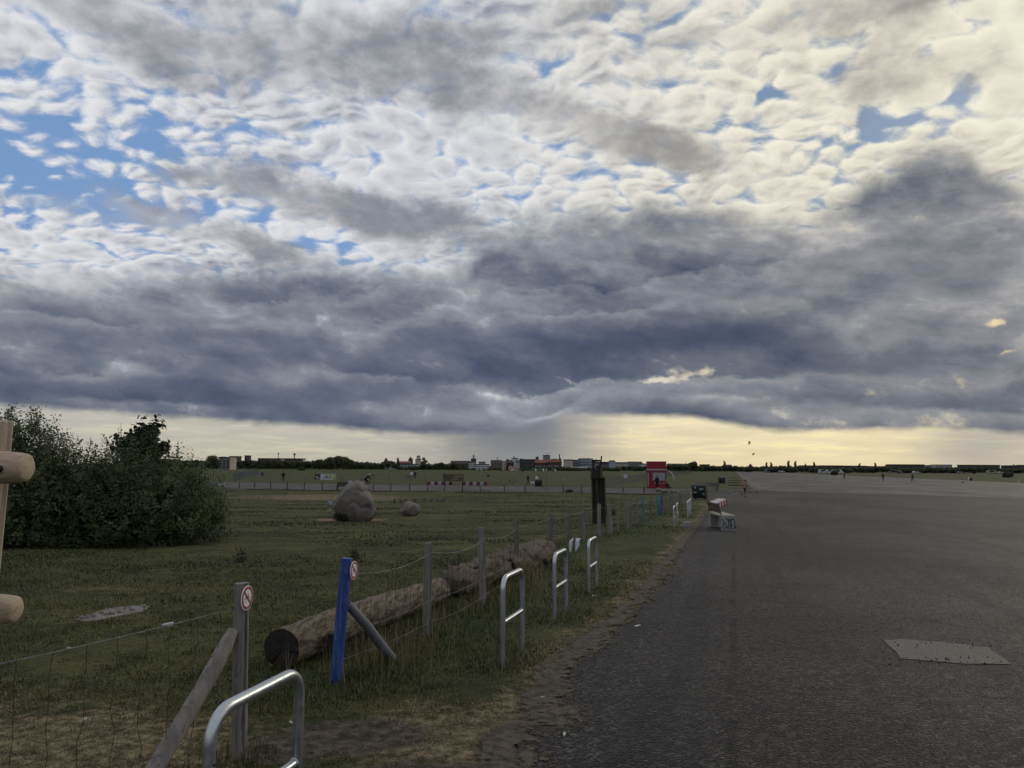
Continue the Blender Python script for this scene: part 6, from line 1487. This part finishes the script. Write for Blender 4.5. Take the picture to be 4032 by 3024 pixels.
def far_pt(px, py, D): p = AT(px, py, D); return GP(p.x, D)
def htop(px, py, D): return AT(px, py, D).z - tzf(0, D)
# the belt of trees along the edge of the field (top outline read along the horizon)
OUT = [(560, 1800), (640, 1806), (700, 1812), (800, 1812), (900, 1812), (980, 1812), (1060, 1808), (1140, 1812), (1220, 1816), (1280, 1806), (1320, 1798), (1360, 1800), (1400, 1815), (1480, 1820), (1510, 1818), (1530, 1822), (1560, 1832), (1630, 1836), (1660, 1826), (1720, 1824), (1780, 1824), (1835, 1834), (1850, 1843), (1925, 1844), (1935, 1836), (1960, 1846), (2050, 1845), (2110, 1841), (2200, 1836), (2225, 1841), (2330, 1843), (2400, 1840), (2480, 1836), (2560, 1836), (2640, 1832), (2720, 1822), (2760, 1836), (2850, 1834), (2950, 1838), (3050, 1834), (3150, 1836), (3250, 1838), (3400, 1840), (3600, 1838), (3800, 1840), (4000, 1842), (4200, 1838)]
def outline(px):
    for (a, b), (c, d) in zip(OUT[:-1], OUT[1:]):
        if a <= px <= c: return b + (d - b) * (px - a) / (c - a)
    return 1830
px = 500.0; i = 0
while px < 4180:
    D = (455 if px > 3000 else 500) + RND.uniform(-15, 40); top = outline(max(560, px)) + RND.uniform(-4, 5); h = max(0.9, htop(px, top, D))
    kind = 'round' if h > 3.6 else 'shrub'
    tree(kind, far_pt(px, 1850, D), h, 'round crowned tree in the dark belt along the far edge of the airfield' if kind == 'round' else 'low shrub in the dark belt along the far edge of the airfield', 'trees of the far belt' if kind == 'round' else 'shrubs of the far belt', RND.uniform(1.0, 1.45))
    px += RND.uniform(17, 27)
# one mass of far wood behind the belt
def far_wood():
    rng = np.random.default_rng(9); n = 52000
    px_ = rng.uniform(300, 4300, n); D = rng.uniform(560, 640, n); H = np.array([max(1.5, htop(a, outline(a) + 7, 600)) for a in px_]); z = rng.random(n) ** .7 * H * rng.uniform(.8, 1.0, n)
    X = np.array([ray(a, 1846).x / ray(a, 1846).y for a in px_]) * D; C = np.stack([X, D, z - FLOOR], -1)
    V, F = leaf_quads(C, rng.normal(size=(n, 3)), rng.uniform(1.2, 2.6, n), .4, rng); tag(obj('far_wood', np_mesh('far_wood', V, [F], FARL, {'tone': np.repeat(rng.uniform(0, .6, n), 4)})), 'dark far wood closing the horizon behind the belt of trees', 'wood', kind='stuff')
far_wood()
SPEC = [('poplar', 2854, 1817, 520, 'lone pointed poplar on the skyline right of the red kiosk'), ('round', 2730, 1817, 500, 'tall rounded tree on the skyline just right of the red kiosk'), ('poplar', 3018, 1823, 520, 'pointed poplar on the skyline above the runway end, leftmost of the group'), ('poplar', 3038, 1822, 520, 'pointed poplar on the skyline above the runway end, second of the group'), ('poplar', 3105, 1817, 510, 'tall pointed poplar above the runway, left of the tallest pair'), ('poplar', 3132, 1818, 515, 'broad pointed poplar above the runway, right of the tallest pair'), ('poplar', 3172, 1828, 520, 'short pointed poplar above the runway'), ('poplar', 3207, 1822, 520, 'slim poplar on the skyline right of the tallest pair'), ('poplar', 3385, 1826, 500, 'small poplar on the skyline above the walker in red'), ('poplar', 3448, 1825, 500, 'small poplar on the skyline left of the flat roofed block'), ('open', 1670, 1803, 560, 'loose crowned tree standing out above the skyline behind the stumps'), ('poplar', 1567, 1806, 560, 'dark pointed tree on the skyline left of the spire'), ('round', 1330, 1793, 480, 'tallest round tree of the belt above the banners'), ('round', 1300, 1800, 470, 'round tree left of the tallest tree above the banners'), ('round', 3833, 1842, 380, 'single dark round tree standing out in the meadow at the far right'), ('shrub', 3966, 1865, 250, 'small dark bush in the meadow near the right edge'), ('shrub', 1185, 1838, 400, 'dark low bush in front of the tree belt above the man in black'), ('open', 1995, 1806, 640, 'round dark tree on the skyline between the pale blocks'), ('shrub', 3285, 1860, 300, 'small dark bush in the meadow left of the walker in red'), ('round', 835, 1790, 420, 'light tree rising right behind the thicket')]
for k, px, py, D, lab in SPEC: tree(k, far_pt(px, 1852, D), max(2.0, htop(px, py, D)), lab, None, 1.0 if k != 'poplar' else 1.15)
# ---- houses on the skyline
def wallmat(n, c): return mat('wall_' + n, c, .85, var=.14, scale=.25, spec=.2)
WM = {'grey': wallmat('grey', (0.16, 0.165, 0.18, 1)), 'white': wallmat('white', (0.42, 0.44, 0.46, 1)), 'brick': wallmat('brick', (0.085, 0.050, 0.045, 1)), 'dark': wallmat('dark', (0.055, 0.052, 0.056, 1)), 'cream': wallmat('cream', (0.36, 0.33, 0.27, 1)), 'blue': wallmat('blue', (0.24, 0.28, 0.34, 1)), 'pink': wallmat('pink', (0.16, 0.125, 0.115, 1)), 'mint': wallmat('mint', (0.27, 0.32, 0.27, 1)), 'red': wallmat('red', (0.16, 0.03, 0.035, 1))}
RFR = mat('red_tile_roof', (0.15, 0.050, 0.034, 1), .85, var=.25, scale=.4); RFD = mat('dark_roof', (0.040, 0.034, 0.036, 1), .85, var=.25, scale=.4); PANE = mat('dark_window', (0.02, 0.024, 0.03, 1), .25, spec=.6); SKYL = mat('bright_window', (0.45, 0.47, 0.50, 1), .3)
def house(label, x0, x1, yt, D, wall='grey', roof='flat', yr=None, rows=0, cols=0, win=PANE, name='apartment_block', extra=None, wz=(.15, .85)):
    """outline given by the bearing of its sides and the elevation of its eaves and ridge"""
    a, b = AT(x0, 1850, D).x, AT(x1, 1850, D).x; w = b - a; xc = (a + b) / 2; h = htop((x0 + x1) / 2, yt, D); d = max(9.0, min(18, w * .6)); t = thing(name, label, 'building', GP(xc, D))
    mb = MB(); mb.box((0, d / 2, h / 2 - .5), (w, d, h + 1)); mb.build('wall', WM[wall], t)
    hr = htop((x0 + x1) / 2, yr, D) if yr else h + .6
    if roof == 'flat': mb = MB(); mb.box((0, d / 2, h + .3), (w + .5, d + .5, .6)); mb.build('roof', RFD, t)
    elif roof in ('gable', 'dark_gable'): mb = MB(); mb.prism([(-.4, h), (d + .4, h), (d / 2, hr)], -w / 2 - .3, w / 2 + .3, plane='yz'); mb.build('roof', RFR if roof == 'gable' else RFD, t)
    elif roof in ('hip', 'dark_hip'):
        mb = MB(); e = min(w * .3, 5); V = [(-w / 2 - .4, -.4, h), (w / 2 + .4, -.4, h), (w / 2 + .4, d + .4, h), (-w / 2 - .4, d + .4, h), (-w / 2 + e, d / 2, hr), (w / 2 - e, d / 2, hr)]
        mb.add(V, [(0, 1, 5, 4), (1, 2, 5), (2, 3, 4, 5), (3, 0, 4), (3, 2, 1, 0)]); mb.build('roof', RFR if roof == 'hip' else RFD, t)
    elif roof == 'spire': mb = MB(); V = [(-w / 2 - .2, -.2, h), (w / 2 + .2, -.2, h), (w / 2 + .2, d + .2, h), (-w / 2 - .2, d + .2, h), (0, d / 2, hr)]; mb.add(V, [(0, 1, 4), (1, 2, 4), (2, 3, 4), (3, 0, 4), (3, 2, 1, 0)]); mb.build('roof', RFD, t)
    if rows and cols:
        ww, wh = w / cols * .5, min(1.8, h * (wz[1] - wz[0]) / rows * .55); mb = MB(); mb.box((0, 0, 0), (ww, .16, wh)); me = mb.mesh('window', win)
        for r in range(rows):
            for c in range(cols): obj('window', me, t, (-w / 2 + w * (c + .5) / cols, -.02, h * (wz[0] + (wz[1] - wz[0]) * (r + .5) / rows)))
    if extra: extra(t, w, d, h)
    return t
def stack(dx, w, z1, m='dark', dy=.5, nm='chimney', z0=-.5):
    def f(t, W_, d, h): mb = MB(); mb.box((dx * W_, d * dy, h + (z1 + z0) / 2), (w, w, z1 - z0)); mb.build(nm, WM[m], t)
    return f
def multi(*fs):
    def f(*a):
        for q in fs: q(*a)
    return f
house('brick and grey tower block with red panels above the right end of the thicket', 859, 904, 1803, 430, 'grey', rows=3, cols=3, name='tower_block', extra=multi(stack(-.35, 2.4, .8), stack(.36, 1.8, 1.0)))
house('narrow pale wall strip beside the tower block above the thicket', 902, 907, 1800, 428, 'cream', name='stair_tower')  # narrow strip in the plain cream wall colour
house('dark flat block just right of the tower block above the tree belt', 907, 930, 1799, 520, 'dark')
house('dark chimney block with a flared cap above the tree belt', 961, 970, 1796, 560, 'dark', name='chimney_block', extra=stack(0, 2.4, .4, 'dark', .5))
def antenna(dx, z, cap):
    def f(t, w, d, h):
        mb = MB(); mb.tube([(dx * w, d * .4, h), (dx * w, d * .4, h + z)], .6 if cap else .35, 8); mb.build('mast', WM['white'], t)
        mb = MB(); mb.tube([(dx * w, d * .4, h + z), (dx * w, d * .4, h + z + (1.6 if cap else .6))], .95 if cap else .6, 10); mb.build('mast_head', WM['dark'], t)
        if not cap: mb = MB(); mb.tube([(dx * w, d * .4, h + z * .8), (dx * w, d * .4, h + z * .8 + .6)], .6, 8); mb.build('mast_ring', WM['red'], t)
    return f
house('long low white and red striped block with two masts above the tree belt', 1014, 1180, 1807, 640, 'white', rows=1, cols=8, extra=multi(antenna(-.08, 4.9, False), antenna(.305, 3.4, True)), wz=(.55, .95))
for i, (x0, x1, m) in enumerate(((1015, 1062, 'dark'), (1064, 1072, 'brick'), (1086, 1096, 'red'), (1122, 1140, 'red'), (1148, 1181, 'dark'))): house('coloured upper section of the striped block, ' + ('leftmost', 'second', 'third', 'fourth', 'rightmost')[i] + ' of five', x0, x1, 1810, 636, m, name='facade_wing')
house('dark roof with a small turret behind the belt right of the tall round tree', 1502, 1552, 1820, 700, 'dark', 'dark_hip', 1814, extra=None); house('small dark turret with a spike on the skyline', 1512, 1520, 1812, 690, 'dark', 'spire', 1801, name='turret')
house('long blue grey low hall in front of the skyline', 1516, 1640, 1829, 560, 'blue', name='hall', rows=1, cols=10, wz=(.45, .9))
house('long red brown roof behind the blue grey hall', 1560, 1612, 1824, 640, 'pink', 'gable', 1816)
house('dark church tower with a pointed roof on the skyline', 1607, 1620, 1809, 720, 'dark', 'spire', 1797, name='church_tower')
def drum(t, w, d, h):
    mb = MB(); mb.tube([(0, d / 2, h), (0, d / 2, h + 3.5)], 1.9, 14); mb.build('drum', WM['cream'], t, True); mb = MB(); mb.tube([(0, d / 2, h + 3.5), (0, d / 2, h + 4.5)], [2.05, .2], 14); mb.build('cap', RFD, t)
house('pale round water tower on the skyline', 1635, 1654, 1811, 720, 'cream', name='water_tower', extra=drum)
house('long brick building with a dark roof above the tree belt', 1774, 1850, 1826, 640, 'brick', 'dark_gable', 1814, 2, 10)
house('brick tower with a pale lantern on top', 1854, 1873, 1808, 700, 'brick', name='lantern_tower', extra=multi(stack(0, 1.9, 3.4, 'blue', .5, 'lantern'), stack(0, 1.1, 4.3, 'blue', .5, 'lantern_tip')))
house('white stepped modern block in front of the brick building', 1845, 1870, 1823, 560, 'white', rows=3, cols=3, extra=stack(.2, 1.6, .9, 'white'))
house('white low modern wing with a row of dark windows', 1868, 1925, 1830, 556, 'white', rows=2, cols=7)
house('white block half hidden by trees right of the low modern wing', 1885, 1910, 1823, 600, 'cream', 'dark_gable', 1817)
house('big grey gabled house with dormers on the skyline', 1932, 1975, 1822, 560, 'pink', 'dark_gable', 1811, 2, 4, extra=stack(.1, .6, 4.2, 'pink', .3))
house('slim cream apartment house with twin windows', 1975, 1992, 1819, 556, 'cream', 'flat', None, 3, 2)
house('brick apartment house with a dark mansard left of the tents', 1992, 2024, 1822, 570, 'brick', 'dark_hip', 1811, 2, 4)
house('white slab block with a stair tower on the skyline', 2014, 2041, 1806, 760, 'white', extra=stack(-.1, 2.4, 2.3, 'white'))
house('mint green gable end between the brick buildings', 2030, 2046, 1820, 566, 'mint', 'dark_gable', 1812)
house('long dark brick factory left of the orange roof', 2046, 2107, 1811, 570, 'dark', rows=2, cols=8, extra=multi(stack(-.38, 1.6, 1.1), stack(.2, 3, .5, 'cream')))
house('brick hall with a red tiled roof and white dormer windows', 2098, 2212, 1822, 600, 'brick', 'gable', 1810, 1, 14, SKYL, name='brick_hall', wz=(.40, .62))
house('bright orange tiled roof wing with a tall black chimney', 2157, 2212, 1820, 596, 'brick', 'hip', 1806, 1, 6, SKYL, name='brick_hall', extra=lambda t, w, d, h: (MB().tube([(.36 * w, d / 2, h), (.36 * w, d / 2, h + 6.5)], [.48, .38], 8).build('chimney', WM['dark'], t), MB().box((.42 * w, d / 2, h + 2.0), (1.3, 1.3, 2.6)).build('chimney_base', WM['dark'], t)), wz=(.42, .62))
house('dark stair turret with a rounded top on the brick hall', 2110, 2121, 1802, 610, 'dark', 'spire', 1795, name='turret')
def crane(t, w, d, h):
    mb = MB(); mb.tube([(.12 * w, d / 2, h), (.12 * w, d / 2, h + 3.4)], .25, 5); mb.tube([(-.55 * w, d / 2, h + 3.4), (.38 * w, d / 2, h + 3.5)], .16, 5); mb.build('crane', WM['grey'], t); mb = MB(); mb.box((0, d / 2, h + .6), (w * .35, d * .4, 1.2)); mb.build('lift_house', WM['grey'], t)
house('grey blue high rise with a crane behind the brick hall', 2139, 2166, 1794, 900, 'grey', extra=crane)
house('plain beige hall with a flat roof right of the orange roof', 2222, 2256, 1812, 580, 'cream'); house('grey terrace of balconied flats, left wing', 2254, 2284, 1813, 590, 'grey', rows=3, cols=4); house('grey terrace of balconied flats with pale stripes, right wing', 2282, 2334, 1808, 600, 'blue', rows=3, cols=7, extra=multi(stack(-.1, 2.4, .8, 'grey'), stack(.2, .7, 1.4), stack(.35, 2, .6, 'grey')))
for i in range(8):
    p0 = AT(2254 + i * 10.5, 1832, 560); t = thing('parked_van', 'small bright white vehicle parked in the row below the grey flats', 'van', Vector((p0.x, 560, -FLOOR + 1.6)), 0, 'white vehicles below the grey flats')
    mb = MB(); mb.box((0, 0, .7), (1.5, 3.2, 1.2), bevel=.15, taper=(.85, .9)); mb.build('body', WM['white'], t)
MB().box((AT(2296, 1832, 561).x, 562, -FLOOR + .7), (24, 5, 1.7)).build('parking_deck', WM['dark']).update_tag(); tag(bpy.data.objects['parking_deck'], kind='structure')
house('dark ribbed block behind the pillar box', 2360, 2405, 1821, 600, 'dark', rows=1, cols=9, win=WM['grey'], wz=(.3, .9)); house('tall pale gable wall right of the pillar', 2404, 2423, 1817, 560, 'blue', 'gable', 1812); house('row of low houses with pale gables left of the kiosk', 2425, 2475, 1826, 580, 'cream', 'dark_gable', 1819, 1, 5); house('grey house with a steep roof left of the kiosk', 2476, 2530, 1826, 620, 'grey', 'dark_gable', 1817, 1, 5); house('pale low house directly left of the kiosk roof', 2526, 2552, 1828, 560, 'white', 'flat')
house('pale grey block right of the kiosk behind trees', 2634, 2696, 1829, 600, 'grey', 'dark_gable', 1825); house('flat dark roof between the trees right of the kiosk', 2765, 2795, 1831, 640, 'dark'); house('dark steep church roof on the skyline above the grass strip', 2858, 2884, 1836, 640, 'dark', 'dark_gable', 1829)
house('small church with a thin spire on the skyline', 2957, 2963, 1834, 900, 'dark', 'spire', 1825, name='church_tower')
for i, (x0, x1, y, w) in enumerate(((3160, 3240, 1834, 'brick'), (3240, 3330, 1834, 'brick'), (3330, 3420, 1835, 'dark'), (3430, 3500, 1837, 'pink'), (3500, 3524, 1835, 'dark'))): house('long low red brown roof line on the right skyline, ' + ('leftmost', 'second', 'third', 'fourth', 'rightmost')[i] + ' of five', x0, x1, y, 640, w, 'dark_gable', y - 2)
house('large dark flat roofed hangar block on the right skyline', 3524, 3640, 1831, 620, 'dark'); house('pale grey mottled office block between the two hangars', 3688, 3750, 1832, 640, 'white', rows=1, cols=6, wz=(.6, .95)); house('low grey wing left of the pale office block', 3650, 3692, 1834, 650, 'grey'); house('second large dark flat roofed hangar at the far right', 3814, 3938, 1833, 620, 'dark'); house('low dark hall with a pale eaves line at the right edge', 3970, 4032, 1835, 630, 'dark', extra=stack(.1, .9, 1.6, 'white')); house('last low roof running out of the right edge', 4030, 4120, 1834, 640, 'brick', 'dark_gable', 1830)
# ---- control cabin with red and white squares
def cabin():
    D = 500; a = far_pt(1999, 1853, D); w = hpx(36, D); h = hpx(17, D); t = thing('checkered_cabin', 'red and white checkered airfield cabin in front of the houses', 'cabin', GP(AT(2020, 1850, D).x, D)); mb = MB(); mb.box((0, 1.5, h / 2), (w, 3, h)); mb.build('wall', WHP, t)
    for i in range(6):
        for j in range(3):
            if (i + j) % 2 == 0 and not (i in (2, 3) and j == 0): mb = MB(); mb.box((-w / 2 + w * (i + .5) / 6, -.03, h * (j + .5) / 3), (w / 6, .08, h / 3)); mb.build('red_square', REDP, t)
    mb = MB(); mb.box((0, 1.5, h + .1), (w + .3, 3.3, .2)); mb.build('roof', LGREY, t)
cabin()
TENT = mat('green_tent', (0.012, 0.055, 0.045, 1), .6); TENTW = mat('pale_tent_door', (0.50, 0.55, 0.50, 1), .6)
for i, (x0, x1, lab) in enumerate(((2088, 2111, 'dark green dome tent, leftmost on the field'), (2112, 2142, 'dark green long tunnel tent, second on the field'), (2142, 2153, 'small dark green dome tent, third on the field'), (2167, 2188, 'dark green dome tent, rightmost on the field'))):
    D = 470; c = far_pt((x0 + x1) / 2, 1855, D); w = hpx(x1 - x0, D); h = hpx(10, D); t = thing('tent', lab, 'tent', c, 0, 'green tents on the field')
    mb = MB(); mb.ball((0, 0, 0), (w / 2, 1.5, h), n=14, k=10); mb.build('shell', TENT, t, True); mb = MB(); mb.ball((w * .42, -.2, 0), (w * .13, 1.45, h * .95), n=10, k=8); mb.build('door', TENTW, t, True)
def car(label, loc, rz, m, L=4.4, h=1.5, van=False):
    t = thing('parked_car' if not van else 'parked_van', label, 'van' if van else 'car', loc, rz)
    if van: pr = [(-L / 2, .35), (L / 2, .35), (L / 2, .95), (L * .40, 1.1), (L * .30, h), (-L / 2, h)]
    else: pr = [(-L / 2, .35), (L / 2, .35), (L / 2, .75), (L * .28, .9), (L * .12, h), (-L * .3, h), (-L * .46, .95), (-L / 2, .9)]
    mb = MB(); mb.prism(pr, -.85, .85); mb.build('body', m, t); mb = MB(); mb.prism([(L * .24, .95), (L * .11, h - .1), (-L * .28, h - .1), (-L * .42, .98)], -.87, .87); mb.build('side_glass', PANE, t)
    for x in (-.3, .3):
        for y in (-.8, .8): mb = MB(); mb.tube([(x * L, y - .1, .32), (x * L, y + .1, .32)], .32, 12); mb.build('wheel', RUB, t, True)
for px, D, van, lab, m in ((3245, 400, True, 'white van parked beyond the runway left of the walker in red', 'white'), (3263, 398, False, 'white car beside the white van beyond the runway', 'white'), (3297, 380, True, 'long white van beyond the runway near the dark bush', 'white'), (3607, 430, False, 'white car half hidden at the far meadow edge', 'white'), (3785, 430, False, 'grey car at the far meadow edge left of the round tree', 'grey'), (3943, 430, False, 'pale car at the far meadow edge near the right side', 'cream'), (3030, 440, True, 'pale van at the far end of the runway', 'grey'), (3075, 442, False, 'pale car at the far end of the runway', 'white'), (3905, 432, True, 'pale low van right of the round tree', 'mint')): car(lab, far_pt(px, 1858, D), RND.uniform(-.2, .2), WM[m], 5.6 if van else 4.3, 2.1 if van else 1.45, van)
def shelter():
    c = far_pt(3525, 1862, 400); t = thing('garden_shelter', 'small white curved roof shelter at the far meadow edge', 'shelter', c); V = []
    A = [(-3.2 + 6.4 * i / 10, 2.2 - 1.6 * ((i / 10) ** 2)) for i in range(11)]; mb = MB()
    for x, z in A: V += [(x, -1.5, z), (x, 1.5, z), (x, 1.5, z + .15), (x, -1.5, z + .15)]
    F = [(4 * i + k, 4 * i + (k + 1) % 4, 4 * i + 4 + (k + 1) % 4, 4 * i + 4 + k) for i in range(10) for k in range(4)]; mb.add(V, F); mb.build('roof', WHP, t, True)
    for x in (-2.8, 2.6): mb = MB(); mb.box((x, 0, .7), (.3, 2.4, 1.6)); mb.build('support', WM['grey'], t)
shelter()
# ---- things in the right-hand meadow, kites, bird
FW = mat('white_sail', (0.66, 0.67, 0.70, 1), .6)
def flag(px, py, D, w, h, lab, m, tilt):
    c = AT(px, py, D); mb = MB(); V = [(-w * .1, 0, -h / 2), (w * .2, .02, -h / 2), (w * .45, .03, h * .1), (w * .1, 0, h / 2), (-w * .4, -.03, h * .3), (0, .12, 0)]; mb.add(V, [(0, 1, 5), (1, 2, 5), (2, 3, 5), (3, 4, 5), (4, 0, 5)])
    o = mb.build('kite', m, None, False, c); o.rotation_euler = (0, tilt, 0); o.modifiers.new('t', 'SOLIDIFY').thickness = .02; tag(o, lab, 'kite')
D = P(3815, 1895).y; c = P(3815, 1895); t = thing('land_kite', 'white kite sail resting on the right meadow beside a dark figure', 'kite', c, .3); mb = MB(); mb.add([(0, 0, .1), (.25, .1, .15), (.1, .05, .95), (-.12, 0, .75), (.05, -.1, .5)], [(0, 1, 4), (1, 2, 4), (2, 3, 4), (3, 0, 4)]); o = mb.build('sail', FW, t); o.modifiers.new('t', 'SOLIDIFY').thickness = .02; mb = MB(); mb.tube([(-.1, 0, 0), (.1, .05, .9)], .02, 5); mb.build('spar', GREYST, t)
person('dark figure crouching beside the white kite in the right meadow', P(3825, 1893), 2.0, GSIT, BLK, BLK, 1.7, fine=False)
person('person in white sitting in the grass at the runway edge far right', P(3791, 1902), 2.6, GSIT, WHT, GRY, 1.6, fine=False)
mb = MB(); a = P(4008, 1901); mb.tube([(0, 0, .05), (.45, .1, .6)], .03, 6); tag(mb.build('white_stake', FW, None, True, a), 'white leaning stake in the meadow near the right edge', 'stake')
KT = mat('pale_kite', (0.50, 0.34, 0.26, 1), .6)
flag(2950, 1743, 330, 1.5, 1.6, 'small pale kite flying above the runway end, upper of two', KT, .5); flag(2966, 1788, 330, 1.1, 1.4, 'small pale kite flying above the runway end, lower of two', KT, .9)
c = AT(1687, 1052, 120); mb = MB(); mb.add([(-.16, 0, .05), (-.05, -.06, .03), (0, 0, 0), (.05, -.06, .03), (.16, 0, .05), (0, .14, -.01), (0, -.14, .0)], [(0, 1, 2), (2, 3, 4), (1, 6, 2), (2, 6, 3), (2, 5, 1), (2, 3, 5)]); o = mb.build('bird', BLK, None, False, c); o.modifiers.new('t', 'SOLIDIFY').thickness = .02; tag(o, 'tiny dark bird high in the grey cloud', 'bird')
# litter on the tarmac and verge
LIT = mat('pale_litter', (0.40, 0.38, 0.33, 1), .7)
for px, py, L, lab in ((2222, 2905, .05, 'thin pale straw lying on the near tarmac'), (2510, 2472, .10, 'flat pale chip on the tarmac edge'), (2338, 2352, .06, 'small white scrap in the grass behind the bicycle stands'), (1146, 2858, .04, 'small pale leaf on the trodden soil'), (270, 2560, .04, 'small pale dandelion head in the left meadow'), (330, 2845, .04, 'tiny white scrap in the dry grass at lower left'), (2137, 2756, .03, 'tiny white scrap by the tarmac edge')):
    p = P(px, py); mb = MB(); mb.box((0, 0, .022), (L, L * .3, .012), Matrix.Rotation(RND.uniform(0, 3), 3, 'Z'), bevel=.003); tag(mb.build('litter', LIT, None, False, p), lab, 'litter')
